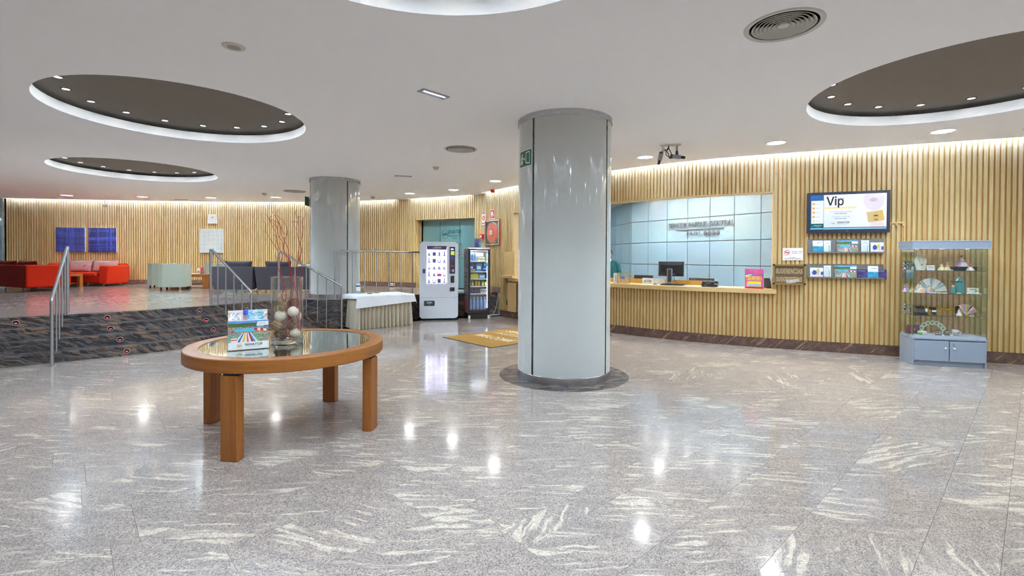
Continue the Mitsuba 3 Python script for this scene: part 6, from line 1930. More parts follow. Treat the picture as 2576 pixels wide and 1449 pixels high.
t = thing('wall_screen', 'flat screen on the slatted wall showing a Vip club advertisement', 'screen')
sT = (WR.near(4.837) + WR.near(5.872)) / 2
TVW, TVH = 1.105, 0.655
M = WR.M(sT, 0.05, 1.928)
put(t + '__casing', cb(TVW, 0.05, TVH, 0.006, 0, 0.0, 0), 'black', M=M)
put(t + '__bezel', moved(ext(sbox(-TVW / 2, 0, TVW / 2, TVH).difference(sbox(-TVW / 2 + 0.042, 0.055, TVW / 2 - 0.042, TVH - 0.042)), 0.012), mv(0, -0.025, 0, rx=math.pi / 2)), mat('bezel', S(44, 46, 62), 0.2), M=M)
sw, shh = TVW - 0.084, TVH - 0.097
m, c_ = picture(sw, shh, 260, 150, screen_img)
put(t + '__display', m, 'black_gloss', M=M @ mv(0, -0.0262, 0.055), color=c_ * 0.95, emit={'type': 'mesh_attribute', 'name': 'vertex_color'})
SC = M @ mv(-sw / 2, -0.0275, 0.055)


def on_screen(txt, hgt, u, v, bs, w=None, bold=False):
    put(t + '__lettering', words(txt, hgt, 0.0006, bold, w=w), bs, M=SC @ mv(u * sw, 0, v * shh))


on_screen('Vip', 0.135, 0.335, 0.70, 'ink', 0.235, True)
on_screen('CLUB', 0.03, 0.415, 0.865, 'goods_lilac', 0.085)
on_screen('Ser de Club Vip tiene sus ventajas', 0.016, 0.41, 0.50, 'grey_ink', 0.30)
on_screen('¡DESCUBRALAS!', 0.017, 0.41, 0.445, 'teal_ink', 0.165, True)
on_screen('Club Vip has its advantages', 0.016, 0.41, 0.36, 'grey_ink', 0.25)
on_screen('DISCOVER THEM !', 0.017, 0.41, 0.30, 'teal_ink', 0.165, True)
on_screen('SENATOR', 0.030, 0.445, 0.175, 'ink', 0.165, True)
on_screen('HOTELS & RESORTS', 0.010, 0.445, 0.135, 'grey_ink', 0.13)
on_screen('SENATOR', 0.018, 0.105, 0.105, 'paper', 0.105, True)
on_screen('HOTELS', 0.010, 0.105, 0.07, 'paper', 0.06)
on_screen('Vip', 0.024, 0.865, 0.245, 'ink', 0.055, True)
for r_, u, v, bs in ((0.028, 0.31, 0.175, 'gold_ink'), (0.018, 0.033, 0.095, 'sticker_cyan'), (0.034, 0.865, 0.375, 'ink')):
    a, b = emblem(r_)
    put(t + '__emblem', cat(a, b), bs, M=SC @ mv(u * sw, 0, v * shh))
put(t + '__maker_mark', cb(0.03, 0.001, 0.006, 0, 0, -0.0376, 0.025), 'grey_plastic', M=M)
put(t + '__cable_loop', tube([(0.06 + 0.018 * math.cos(a), -0.0, -0.006 - 0.018 * abs(math.sin(a))) for a in np.linspace(0, math.pi, 14)], 0.004, 6), 'black', M=M)
t = thing('cable_duct', 'pale wood coloured cable duct running right from the wall screen', 'cable duct')
put(t + '__duct', cb(0.21, 0.02, 0.022, 0.002), 'maple_plain', M=WR.M(WR.near(5.965), 0.012, 2.065))
put(t + '__drop', cb(0.016, 0.014, 0.30, 0.001), 'maple_plain', M=WR.M(WR.near(6.06), 0.010, 1.78))
for k in range(3):
    put(t + '__clip', cb(0.025, 0.018, 0.035, 0.002), 'maple_plain', M=WR.M(WR.near(5.89 + 0.075 * k), 0.012, 2.032))


def rack(label, x0, x1, z0, h):
    t = thing('leaflet_rack', label, 'leaflet rack')
    s0, s1 = WR.near(x0), WR.near(x1)
    M = WR.M((s0 + s1) / 2, 0.006, z0)
    w = s1 - s0
    put(t + '__back', cb(w, 0.003, h, 0.001, 0, -0.002, 0), 'steel_smooth', M=M)
    put(t + '__tray', cb(w, 0.055, 0.003, 0.001, 0, -0.03, 0), 'steel_smooth', M=M)
    put(t + '__lip', cb(w, 0.003, 0.022, 0.001, 0, -0.056, 0), 'steel_smooth', M=M)
    put(t + '__top_edge', cb(w, 0.010, 0.006, 0.001, 0, -0.004, h), 'chrome', M=M)
    put(t + '__front_sheet', cb(w, 0.0025, h * 0.62, 0.0005, 0, -0.0535, 0.003), 'thin_glass', M=M)
    return M, w


def leaflet(M, px, w, h, fn, label, nx=60, ny=60, cat_='leaflet', txt=None, y=-0.035):
    t = thing('leaflet', label, cat_)
    L = M @ mv(px, y, 0.004, rx=-0.05)
    put(t + '__booklet', cb(w, 0.008, h, 0.0006, 0, 0, 0), 'paper', M=L)
    m, c_ = picture(w, h, nx, ny, fn)
    put(t + '__cover', m, 'print', M=L @ mv(0, -0.0046, 0), color=c_)
    for s_, hh, u, v, bs, ww in txt or []:
        put(t + '__lettering', words(s_, hh, 0.0004, False, w=ww), bs, M=L @ mv(u, -0.0054, v))


Ma, w = rack('upper steel leaflet rack under the wall screen', 4.86, 5.82, 1.606, 0.225)
leaflet(Ma, -0.375, 0.145, 0.200, teal_card, 'white and turquoise leaflet at the left of the upper rack', txt=[('SENATOR', 0.014, 0.015, 0.155, 'ink', 0.07)])
leaflet(Ma, -0.245, 0.10, 0.200, bar_card, 'pale bar menu leaflet, second from left in the upper rack', txt=[('BAR MENU', 0.013, 0, 0.165, 'grey_ink', 0.055), ('SNACKS - DRINKS', 0.009, 0, 0.145, 'grey_ink', 0.07)])
leaflet(Ma, 0.03, 0.285, 0.200, park, 'water park brochure in the middle of the upper rack', 90, 60, txt=[('SENATOR', 0.010, 0.095, 0.18, 'grey_ink', 0.06)])
leaflet(Ma, 0.265, 0.105, 0.200, bar_card, 'pale bar menu leaflet right of the water park brochure in the upper rack', txt=[('BAR MENU', 0.013, 0, 0.165, 'grey_ink', 0.055), ('SNACKS - DRINKS', 0.009, 0, 0.145, 'grey_ink', 0.07)])
leaflet(Ma, 0.42, 0.17, 0.165, fashion, 'white and blue fashion leaflet at the right end of the upper rack')
Mb_, w = rack('lower steel leaflet rack, the second one under the wall screen', 4.85, 5.82, 1.20, 0.225)
leaflet(Mb_, -0.385, 0.185, 0.165, fashion, 'white and blue fashion leaflet at the left end of the lower rack')
leaflet(Mb_, -0.235, 0.10, 0.200, bar_card, 'pale bar menu leaflet, second from left in the lower rack', txt=[('BAR MENU', 0.013, 0, 0.165, 'grey_ink', 0.055), ('SNACKS - DRINKS', 0.009, 0, 0.145, 'grey_ink', 0.07)])
leaflet(Mb_, 0.015, 0.295, 0.205, park, 'water park brochure in the lower rack', 90, 60, txt=[('SENATOR', 0.010, 0.095, 0.18, 'grey_ink', 0.06)])
leaflet(Mb_, 0.245, 0.155, 0.145, navy_card, 'dark blue leaflet right of the water park brochure in the lower rack', txt=[('Gran Festival', 0.016, -0.015, 0.115, 'paper', 0.09), ('Musica y cena', 0.008, -0.03, 0.04, 'paper', 0.05)])
leaflet(Mb_, 0.375, 0.135, 0.200, teal_card, 'white and turquoise leaflet between the two dark blue ones', txt=[('SENATOR', 0.014, 0.015, 0.155, 'ink', 0.07)], y=-0.044)
leaflet(Mb_, 0.485, 0.14, 0.145, navy_card, 'dark blue leaflet jutting past the right end of the lower rack', txt=[('Gran Festival', 0.016, 0.0, 0.115, 'paper', 0.09), ('Musica y cena', 0.008, -0.03, 0.04, 'paper', 0.05)], y=-0.03)
# signs left of the racks
t = thing('no_smoking_sign', 'white no smoking notice on the slatted wall above the suggestion box', 'sign')
s0, s1 = WR.near(4.528), WR.near(4.806)
M = WR.M((s0 + s1) / 2, 0.003, 1.487)
put(t + '__plate', cb(0.295, 0.005, 0.205, 0.001, 0, -0.002, 0), 'paper', M=M)
put(t + '__symbol_ring', moved(ext(Point(0, 0).buffer(0.038).difference(Point(0, 0).buffer(0.030)).union(LineString([(-0.025, 0.025), (0.025, -0.025)]).buffer(0.004)), 0.0015), mv(-0.085, -0.0048, 0.13, rx=math.pi / 2)), 'red_plastic', M=M)
put(t + '__cigarette', cb(0.05, 0.001, 0.010, 0, -0.085, -0.005, 0.125), 'ink', M=M)
put(t + '__symbol_frame', moved(ext(sbox(-0.135, 0.075, -0.035, 0.185).difference(sbox(-0.132, 0.078, -0.038, 0.182)), 0.001), mv(0, -0.0048, 0, rx=math.pi / 2)), 'red_plastic', M=M)
put(t + '__lettering', words('PROHIBIDO FUMAR', 0.013, 0.0006, True, w=0.155), 'ink', M=M @ mv(0.06, -0.0048, 0.138))
put(t + '__lettering', words('PROHIBIT FUMAR', 0.013, 0.0006, True, w=0.145), 'ink', M=M @ mv(0.055, -0.0048, 0.112))
for k, ww in enumerate((0.10, 0.25, 0.24)):
    put(t + '__text_line', cb(ww, 0.0008, 0.006, 0, 0, -0.005, 0.045 - 0.014 * k), 'grey_ink', M=M)
t = thing('suggestion_box', 'gold framed suggestion box with frosted glass lettering hung on the slatted wall', 'suggestion box')
s0, s1 = WR.near(4.39), WR.near(4.835)
M = WR.M((s0 + s1) / 2, 0.0, 1.085)
W, H, D = 0.47, 0.335, 0.12
put(t + '__frame', moved(ext(sbox(-W / 2, 0, W / 2, H).difference(sbox(-W / 2 + 0.026, 0.026, W / 2 - 0.026, H - 0.026)), 0.02), mv(0, -D + 0.02, 0, rx=math.pi / 2)), 'gold_metal', M=M)
put(t + '__case', cat(cb(0.006, D, H - 0.02, 0, -W / 2 + 0.004, -D / 2, 0.01), cb(0.006, D, H - 0.02, 0, W / 2 - 0.004, -D / 2, 0.01), cb(W - 0.01, D, 0.006, 0, 0, -D / 2, 0.006), cb(W - 0.01, D, 0.006, 0, 0, -D / 2, H - 0.012)), 'gold_metal', M=M, kind='stuff')
put(t + '__back', cb(W - 0.03, 0.004, H - 0.03, 0, 0, -0.03, 0.015), mat('bronze_panel', S(150, 118, 78), 0.4), M=M)
put(t + '__pane', cb(W - 0.05, 0.004, H - 0.05, 0, 0, -D + 0.012, 0.025), 'thin_glass', M=M)
for x in (-1, 1):
    for z in (0.0, H - 0.026):
        put(t + '__corner', rbox(0.034, 0.03, 0.03, 0.005, x=x * (W / 2 - 0.013), y=-D + 0.012, z=z), 'black', M=M)
mat('etched', S(196, 168, 124), 0.6)
put(t + '__lettering', words('SUGERENCIAS', 0.078, 0.001, True, w=0.385), 'etched', M=M @ mv(0, -D + 0.008, 0.185))
put(t + '__lettering', words('SUGGESTIONS', 0.072, 0.001, True, w=0.375), 'etched', M=M @ mv(0, -D + 0.008, 0.052))
put(t + '__slip', moved(cb(0.18, 0.002, 0.10, 0), mv(0.06, -0.06, 0.03, rx=-0.5, ry=-0.15)), 'paper', M=M)
t = thing('floor_spot', 'small round chrome foot on the floor beside the reception wall near the column', 'stand foot')
put(t + '__foot', lathe([(0, 0), (0.10, 0), (0.10, 0.008), (0.02, 0.02), (0.016, 0.3), (0, 0.3)], 30), 'steel', M=mv(1.86, 9.42, 0))
put(t + '__cap', lathe([(0.022, 0.3), (0.022, 0.32), (0, 0.325)], 20), 'black', M=mv(1.86, 9.42, 0))

# ---------------------------------------------------------------- glass display case
mat('case_grey', S(146, 156, 170), 0.45)
mat('case_grey_light', S(176, 184, 196), 0.4)
CA = np.array([5.739, 6.894])
U, V = np.array([0.9645, -0.2636]), np.array([0.2636, 0.9645])
CW, CD = 0.868, 0.365
A = np.eye(4)
A[:3, 0], A[:3, 1], A[:3, 3] = [*U, 0], [*V, 0], [*CA, 0]
t = thing('display_case', 'grey based glass display case of souvenirs against the slatted wall', 'display case')
put(t + '__base', cat(cb(CW, CD - 0.02, 0.315, 0.002, CW / 2, CD / 2 + 0.01, 0.06), cb(0.018, CD, 0.375, 0.001, 0.009, CD / 2, 0), cb(0.018, CD, 0.375, 0.001, CW - 0.009, CD / 2, 0)), 'case_grey', M=A, kind=None)
put(t + '__plinth', cb(CW - 0.04, 0.02, 0.062, 0.001, CW / 2, 0.04, 0), 'case_grey', M=A)
put(t + '__sill', cb(CW + 0.012, CD + 0.012, 0.02, 0.003, CW / 2, CD / 2, 0.375), 'case_grey', M=A)
put(t + '__glass_channel', cb(CW - 0.012, CD - 0.006, 0.036, 0.003, CW / 2 + 0.004, CD / 2 + 0.003, 0.395), 'case_grey_light', M=A)
for k in range(2):
    d = put(t + '__door', cb(CW / 2 - 0.024, 0.014, 0.285, 0.002, CW / 4 + k * CW / 2 + (0.006 if k == 0 else -0.006), -0.002, 0.075), 'case_grey', M=A)
    put(d + '__knob', moved(lathe([(0, 0.022), (0.011, 0.020), (0.012, 0.012), (0.006, 0.006), (0.006, 0)], 16), mv(CW / 2 - 0.052 + 0.104 * k, -0.009, 0.262, rx=math.pi / 2)), 'white_plastic', M=A)
put(t + '__lock', moved(lathe([(0, 0.006), (0.008, 0.006), (0.008, 0)], 14), mv(CW / 2 + 0.048, -0.009, 0.312, rx=math.pi / 2)), 'gold_metal', M=A)
GZ0, GZ1 = 0.43, 1.665
put(t + '__header', cat(cb(CW + 0.05, CD + 0.03, 0.10, 0.003, CW / 2, CD / 2, GZ1), ), 'case_grey', M=A)
put(t + '__header_trim', cb(CW + 0.058, CD + 0.038, 0.012, 0.002, CW / 2, CD / 2, GZ1 + 0.1), 'case_grey_light', M=A)
put(t + '__header_lip', cb(CW + 0.054, CD + 0.034, 0.008, 0.002, CW / 2, CD / 2, GZ1 - 0.004), 'case_grey_light', M=A)
put(t + '__glass', cb(CW - 0.008, 0.004, GZ1 - GZ0, 0, CW / 2, 0.006, GZ0), 'thin_glass', M=A, lab='front glass')
put(t + '__glass', cb(0.004, CD - 0.016, GZ1 - GZ0, 0, 0.004, CD / 2, GZ0), 'green_glass', M=A, lab='left side glass')
put(t + '__glass', cb(0.004, CD - 0.016, GZ1 - GZ0, 0, CW - 0.004, CD / 2, GZ0), 'green_glass', M=A, lab='right side glass')
put(t + '__glass', cb(CW - 0.008, 0.004, GZ1 - GZ0, 0, CW / 2, CD - 0.006, GZ0), 'thin_glass', M=A, lab='back glass')
put(t + '__corner_edge', cb(0.004, 0.006, GZ1 - GZ0, 0, 0.0035, 0.003, GZ0), mat('glass_edge', S(30, 72, 58), 0.2), M=A)
SHELF = [1.355, 1.030, 0.713]
for z in SHELF:
    s = put(t + '__shelf', cb(CW - 0.02, CD - 0.04, 0.006, 0.001, CW / 2, CD / 2 + 0.01, z - 0.007), 'thin_glass', M=A)
    put(s + '__front_edge', cb(CW - 0.02, 0.003, 0.006, 0, CW / 2, 0.028, z - 0.007), 'glass_edge', M=A)
    for x in (0.06, CW - 0.06):
        put(s + '__clip', cb(0.03, 0.016, 0.010, 0.002, x, 0.018, z - 0.018), 'chrome', M=A)
put(t + '__lock_bar', cat(rod((0.44, 0.004, 1.205), (0.58, 0.004, 1.195), 0.006), cb(0.03, 0.02, 0.02, 0.003, 0.52, 0.0, 1.19)), 'charcoal', M=A)
for x in (0.12, 0.42, 0.72):
    put(t + '__case_light', lathe([(0.022, 0.0), (0.018, -0.002), (0, -0.002)], 18), 'lamp_face', M=A @ mv(x, CD / 2, GZ1 - 0.006), emit=(26, 27, 26))
Z0, Z1, Z2, Z3 = SHELF[0] + 0.0002, SHELF[1] + 0.0002, SHELF[2] + 0.0002, GZ0 + 0.0022

# souvenirs
mat('ivory', S(238, 236, 216), 0.6)
mat('lilac', S(204, 168, 216), 0.5)
mat('peach', S(240, 170, 110), 0.5)
mat('cream', S(240, 226, 170), 0.5)
mat('doll_white', S(238, 228, 216), 0.5)
mat('doll_skin', S(222, 176, 140), 0.5)
mat('hair_black', S(30, 22, 20), 0.5)
mat('teal_ceramic', S(74, 146, 142), 0.3)
mat('red_glaze', S(190, 40, 50), 0.35)
mat('green_glaze', S(120, 180, 60), 0.35)
mat('pale_green', S(196, 226, 204), 0.5)
mat('plum', S(98, 62, 82), 0.5)
mat('gold_glaze', S(196, 160, 40), 0.25, 0.7)


def f_marbled(p, n, uv):
    w = fbm(p.x * 26, p.y * 26, p.z * 26, 2) * 10
    return mix(mix(S(52, 48, 52), S(196, 192, 190), smoothstep(-0.2, 0.5, dr.sin(w * 3.0))), S(150, 120, 70), smoothstep(0.62, 0.75, noise(p.x * 30, p.y * 30, p.z * 30)))


scene['marbled'] = {'type': 'twosided', 'bsdf': {'type': 'roughplastic', 'alpha': 0.15, 'diffuse_reflectance': mikit.proc(f_marbled)}}


def at(u, v, z, rz=0.0):
    return A @ mv(u, v, z, rz=rz)


def purse(u, v, z, label, w=0.17, h=0.125, d=0.05, bs='marbled', rz=0.3):
    t = thing('purse', label, 'purse', None)
    M = at(u, v, z, rz)
    put(t + '__bag', hull([(sx * w / 2, sy * d / 2, 0) for sx in (-1, 1) for sy in (-1, 1)] + [(sx * w / 2 * 0.97, sy * 0.006, h) for sx in (-1, 1) for sy in (-1, 1)]), bs, M=M)
    put(t + '__flap', hull([(sx * w / 2 * 0.98, -0.012 - 0.001 * k, h * q) for sx in (-1, 1) for k, q in ((0, 1.005), (12, 0.55))] + [(sx * w / 2 * 0.98, -0.005 - 0.001 * k, h * q) for sx in (-1, 1) for k, q in ((0, 1.005), (12, 0.55))]), bs, M=M)
    put(t + '__clasp', lathe([(0, 0.004), (0.008, 0.004), (0.008, 0)], 12), 'gold_metal', M=M @ mv(0, -0.026, h * 0.5, rx=math.pi / 2))


purse(0.035, 0.20, Z0, 'marbled grey purse at the left of the top shelf in the display case', 0.19, 0.135, 0.06)
purse(0.055, 0.25, Z2, 'dark marbled purse at the left of the third shelf in the display case', 0.13, 0.145, 0.05)
purse(0.075, 0.17, Z3, 'plum and white patterned purse at the bottom left of the display case', 0.18, 0.125, 0.07, 'plum', 0.35)
# necklace bust
t = thing('necklace_bust', 'ivory display bust wearing a gold necklace on the top shelf', 'bust')
M = at(0.17, 0.19, Z0, 0.1)
prof = []
vs, fs = [], []
ring = 24
lev = [(0.0, 0.055, 0.030, 0.0), (0.02, 0.062, 0.032, 0.0), (0.08, 0.075, 0.030, 0.005), (0.13, 0.092, 0.028, 0.014), (0.165, 0.088, 0.026, 0.022), (0.182, 0.060, 0.025, 0.028), (0.195, 0.034, 0.025, 0.032), (0.225, 0.030, 0.026, 0.034), (0.235, 0.034, 0.028, 0.034)]
for z, rx_, ry_, yo in lev:
    for i in range(ring):
        a = 2 * math.pi * i / ring
        vs.append((rx_ * math.cos(a), ry_ * math.sin(a) + yo, z))
for q in range(len(lev) - 1):
    for i in range(ring):
        j = (i + 1) % ring
        fs += [(q * ring + i, q * ring + j, (q + 1) * ring + j), (q * ring + i, (q + 1) * ring + j, (q + 1) * ring + i)]
vs += [(0, 0.034, 0.236)]
for i in range(ring):
    fs.append(((len(lev) - 1) * ring + i, (len(lev) - 1) * ring + (i + 1) % ring, len(vs) - 1))
put(t + '__bust', tm(vs, fs), 'ivory', M=M, smooth=50)
put(t + '__chain', tube(smoothline([(-0.032, 0.008, 0.195), (-0.026, -0.012, 0.14), (0.0, -0.022, 0.085), (0.026, -0.012, 0.14), (0.032, 0.008, 0.195)], 30), 0.0016, 5), 'gold_metal', M=M)
put(t + '__pendant', cat(moved(trimesh.creation.icosphere(1, 0.010), mv(0, -0.028, 0.072)), moved(trimesh.creation.icosphere(1, 0.006), mv(-0.012, -0.027, 0.085)), moved(trimesh.creation.icosphere(1, 0.006), mv(0.012, -0.027, 0.085))), 'gold_glaze', M=M)
put(t + '__earrings', cat(moved(trimesh.creation.icosphere(1, 0.006), mv(-0.006, -0.029, 0.03)), moved(trimesh.creation.icosphere(1, 0.006), mv(0.010, -0.029, 0.028))), 'gold_glaze', M=M, kind='stuff')


def card(u, v, z, w, h, label, bs='paper', rz=0.0, lines=3):
    t = thing('price_card', label, 'card')
    M = at(u, v, z, rz)
    put(t + '__card', moved(cb(w, 0.003, h, 0.0005), mv(rx=-0.12)), bs, M=M)
    for k in range(lines):
        put(t + '__line', moved(cb(w * 0.6, 0.0006, h * 0.05, 0, 0, -0.002, h * (0.35 + 0.17 * k)), mv(rx=-0.12)), 'grey_ink', M=M)


def tag_(u, v, z, label, w=0.045, rz=0.0):
    t = thing('price_tag', label, 'price tag')
    M = at(u, v, z, rz)
    put(t + '__tag', hull([(-w / 2, 0, 0), (w / 2, 0, 0), (-w / 2, 0.018, 0.012), (w / 2, 0.018, 0.012), (-w / 2, 0.020, 0), (w / 2, 0.020, 0)]), 'paper', M=M)
    put(t + '__figures', cb(w * 0.5, 0.001, 0.004, 0, 0, 0.004, 0.0045), 'grey_ink', M=M)


card(0.285, 0.17, Z0, 0.10, 0.075, 'white certificate card beside the ivory bust')
tag_(0.235, 0.06, Z0, 'white price tag in front of the ivory bust')
tag_(0.47, 0.05, Z0, 'white price tag in front of the two small bell dolls')


def doll(u, v, z, label, h, skirt_r, skirt, top, hair='hair_black', apron=None, group=None, hat=None):
    """porcelain lady with a bell skirt"""
    t = thing('figurine', label, 'figurine', group)
    M = at(u, v, z)
    k = h
    put(t + '__skirt', lathe([(0, 0.001), (skirt_r, 0.001), (skirt_r * 1.0, 0.06 * k), (skirt_r * 0.86, 0.22 * k), (skirt_r * 0.55, 0.40 * k), (0.08 * k, 0.50 * k)], 24), skirt, M=M, smooth=40)
    put(t + '__bodice', lathe([(0.075 * k, 0.49 * k), (0.10 * k, 0.56 * k), (0.115 * k, 0.64 * k), (0.09 * k, 0.71 * k), (0.035 * k, 0.74 * k), (0.03 * k, 0.78 * k)], 18), top, M=M, smooth=40)
    put(t + '__head', moved(trimesh.creation.icosphere(2, 0.088 * k), mv(0, 0, 0.85 * k)), 'doll_skin', M=M, smooth=True)
    put(t + '__hair', cat(moved(trimesh.creation.icosphere(2, 0.092 * k), mv(0, 0.018 * k, 0.872 * k)), moved(trimesh.creation.icosphere(1, 0.05 * k), mv(0, 0.05 * k, 0.93 * k))), hair, M=M, smooth=True)
    for s in (-1, 1):
        put(t + '__arm', tube([(s * 0.10 * k, 0, 0.67 * k), (s * 0.21 * k, -0.03 * k, 0.58 * k), (s * 0.10 * k, -0.13 * k, 0.50 * k)], 0.028 * k, 7), top if apron is None else 'doll_skin', M=M)
    if apron:
        put(t + '__apron', lathe([(skirt_r * 1.01, 0.05 * k), (skirt_r * 0.88, 0.225 * k), (skirt_r * 0.57, 0.40 * k)], 8, math.radians(-125), math.radians(-60)), apron, M=M)
    if hat:
        put(t + '__hat', lathe([(0.0, 1.02 * k), (0.07 * k, 0.98 * k), (0.10 * k, 0.93 * k), (0.14 * k, 0.92 * k)], 18), hat, M=M)


doll(0.385, 0.11, Z0, 'small yellow bell doll, left of the pair on the top shelf', 0.115, 0.046, 'cream', 'cream', apron='cream')
doll(0.455, 0.11, Z0, 'small orange bell doll with a tag, right of the pair on the top shelf', 0.115, 0.042, 'cream', 'peach', apron='peach', hat='cream')
t = thing('gift_box', 'long black gift box on the right of the top shelf', 'box')
put(t + '__box', cb(0.285, 0.09, 0.052, 0.002), 'black', M=at(0.685, 0.20, Z0))
put(t + '__lid_line', cb(0.286, 0.091, 0.002, 0, 0, 0, 0.036), 'charcoal', M=at(0.685, 0.20, Z0))
doll(0.67, 0.20, Z0 + 0.053, 'lilac and white porcelain lady standing on the black gift box', 0.165, 0.075, 'lilac', 'doll_white', apron='doll_white')
doll(0.705, 0.075, Z0, 'small white figurine with black hair in front of the black gift box', 0.11, 0.045, 'doll_white', 'red_glaze', apron='doll_white')
# second shelf
doll(0.025, 0.25, Z1, 'lilac porcelain lady at the far left of the second shelf', 0.15, 0.048, 'lilac', 'lilac')
doll(0.05, 0.14, Z1, 'white and orange figurine at the left of the second shelf', 0.115, 0.045, 'doll_white', 'peach', apron='peach')
doll(0.135, 0.11, Z1, 'yellow and orange figurine in front of the painted fan', 0.145, 0.055, 'doll_white', 'cream', apron='peach')
doll(0.225, 0.09, Z1, 'little pale lilac figurine with a tag in front of the painted fan', 0.105, 0.03, 'lilac', 'cream')


def fan(u, v, z, r0, r1, a0, a1, label, fn_cols, group=None, ribs=22):
    t = thing('hand_fan', label, 'fan')
    M = at(u, v, z)
    for k in range(ribs):
        b0, b1 = a0 + (a1 - a0) * k / ribs, a0 + (a1 - a0) * (k + 1) / ribs
        zz = 0.004 * (k % 2)
        P = Polygon([(r0 * math.cos(b0), r0 * math.sin(b0)), (r1 * math.cos(b0), r1 * math.sin(b0)), (r1 * math.cos(b1), r1 * math.sin(b1)), (r0 * math.cos(b1), r0 * math.sin(b1))])
        put(t + '__leaf', moved(ext(P, 0.0012, 0.0), mv(0, zz, 0, rx=math.pi / 2 - 0.08)), fn_cols(k), M=M)
        put(t + '__rib', moved(ext(LineString([(0.01 * math.cos(b0), 0.01 * math.sin(b0)), (r1 * math.cos(b0), r1 * math.sin(b0))]).buffer(0.0012), 0.0012, 0.0014), mv(0, zz, 0, rx=math.pi / 2 - 0.08)), 'cream', M=M)
    put(t + '__pivot', moved(lathe([(0, 0.003), (0.006, 0.003), (0.006, -0.003), (0, -0.003)], 12), mv(rx=math.pi / 2)), 'gold_metal', M=M @ mv(0, 0, 0.006))
    return t


mat('fan_blue', S(178, 200, 214), 0.6)
mat('fan_pale', S(222, 224, 216), 0.6)
mat('fan_grey', S(140, 158, 172), 0.6)
fan(0.315, 0.22, Z1 + 0.012, 0.05, 0.195, math.radians(4), math.radians(176), 'large pale hand fan with blue painting open on the second shelf', lambda k: ['fan_pale', 'fan_blue', 'fan_pale', 'fan_grey'][(k * 7 // 3) % 4])
for k, u in enumerate((0.255, 0.305, 0.355, 0.405)):
    tag_(u, 0.045, Z1, f'white price tag in front of the painted fan, {ORD[k]} from the left')
t = thing('figurine', 'small pale green hooded figurine beside the tall green one', 'figurine')
M = at(0.53, 0.12, Z1)
put(t + '__robe', lathe([(0, 0.001), (0.028, 0.001), (0.030, 0.02), (0.022, 0.07), (0.012, 0.088)], 20), 'teal_ceramic', M=M, smooth=40)
put(t + '__head', moved(trimesh.creation.icosphere(2, 0.017), mv(0, 0, 0.10)), 'pale_green', M=M, smooth=True)
t = thing('figurine', 'tall teal ceramic figure with a curved hood on the second shelf', 'figurine')
M = at(0.62, 0.13, Z1)
lev = [(0.0, 0.050, 0.03, 0.0), (0.04, 0.049, 0.03, 0.0), (0.12, 0.050, 0.030, 0.0), (0.17, 0.048, 0.028, -0.004), (0.20, 0.042, 0.026, -0.012), (0.225, 0.030, 0.022, -0.022), (0.238, 0.012, 0.010, -0.028)]
vs, fs = [], []
for z, rx_, ry_, xo in lev:
    for i in range(20):
        a = 2 * math.pi * i / 20
        vs.append((rx_ * math.cos(a) + xo, ry_ * math.sin(a), z))
for q in range(len(lev) - 1):
    for i in range(20):
        j = (i + 1) % 20
        fs += [(q * 20 + i, q * 20 + j, (q + 1) * 20 + j), (q * 20 + i, (q + 1) * 20 + j, (q + 1) * 20 + i)]
put(t + '__shell', tm(vs, fs), 'teal_ceramic', M=M, smooth=50)
put(t + '__face', hull(np.array([(-0.058, -0.014, 0.205), (-0.03, -0.024, 0.22), (-0.045, -0.022, 0.175), (-0.064, -0.008, 0.16), (-0.035, -0.010, 0.20), (-0.05, 0.0, 0.185)])), 'pale_green', M=M)
tag_(0.565, 0.045, Z1, 'white price tag in front of the small green figurine')
tag_(0.68, 0.045, Z1, 'white price tag in front of the tall teal figure')
tag_(0.80, 0.045, Z1, 'white price tag in front of the standing card')
card(0.765, 0.12, Z1, 0.135, 0.082, 'pale standing card with a green leaf motif on the second shelf', 'doll_white', 0.0, 0)
put(free('price_card_motif') if False else [k for k in labels if k.startswith('price_card')][-1] + '__leaf_motif', moved(ext(shapely.union_all([LineString([(-0.035, 0.06), (0.02, 0.06)]).buffer(0.006), LineString([(0.03, 0.02), (0.035, 0.07)]).buffer(0.006), LineString([(0.01, 0.03), (0.055, 0.04)]).buffer(0.005)]), 0.001), mv(0, -0.004, 0, rx=math.pi / 2 - 0.12)), 'green_glaze', M=at(0.765, 0.12, Z1))
# third shelf
t = thing('jewel_box', 'black jewellery box with an open lid on the third shelf', 'box')
M = at(0.15, 0.14, Z2)
put(t + '__base', cb(0.145, 0.10, 0.032, 0.002), 'black', M=M)
put(t + '__cushion', moved(cb(0.12, 0.003, 0.07, 0.001), mv(0, -0.03, 0.030, rx=-0.7)), 'charcoal', M=M)
put(t + '__lid', moved(cb(0.10, 0.01, 0.085, 0.002), mv(0.02, 0.04, 0.03, rx=-0.15)), 'black', M=M)
put(t + '__tag', cb(0.026, 0.002, 0.045, 0, 0.06, -0.03, 0.045), 'paper', M=M)
for s in (0.0, 0.022):
    put(t + '__earring', moved(trimesh.creation.icosphere(1, 0.004), mv(0.012 + s, 0.028, 0.098)), 'chrome', M=M)
t = thing('earring_card', 'black earring card with a white price label on the third shelf', 'card')
M = at(0.305, 0.15, Z2)
put(t + '__card', moved(cb(0.085, 0.004, 0.108, 0.001), mv(rx=-0.1)), 'black', M=M)
put(t + '__label', cb(0.055, 0.002, 0.028, 0, 0.015, -0.006, 0.040), 'paper', M=M)
for s in (0.0, 0.018):
    put(t + '__earring', moved(trimesh.creation.icosphere(1, 0.004), mv(0.0 + s, 0.004, 0.098)), 'chrome', M=M)
t = thing('figurine', 'small gold statuette in front of the black earring card', 'figurine')
M = at(0.245, 0.09, Z2)
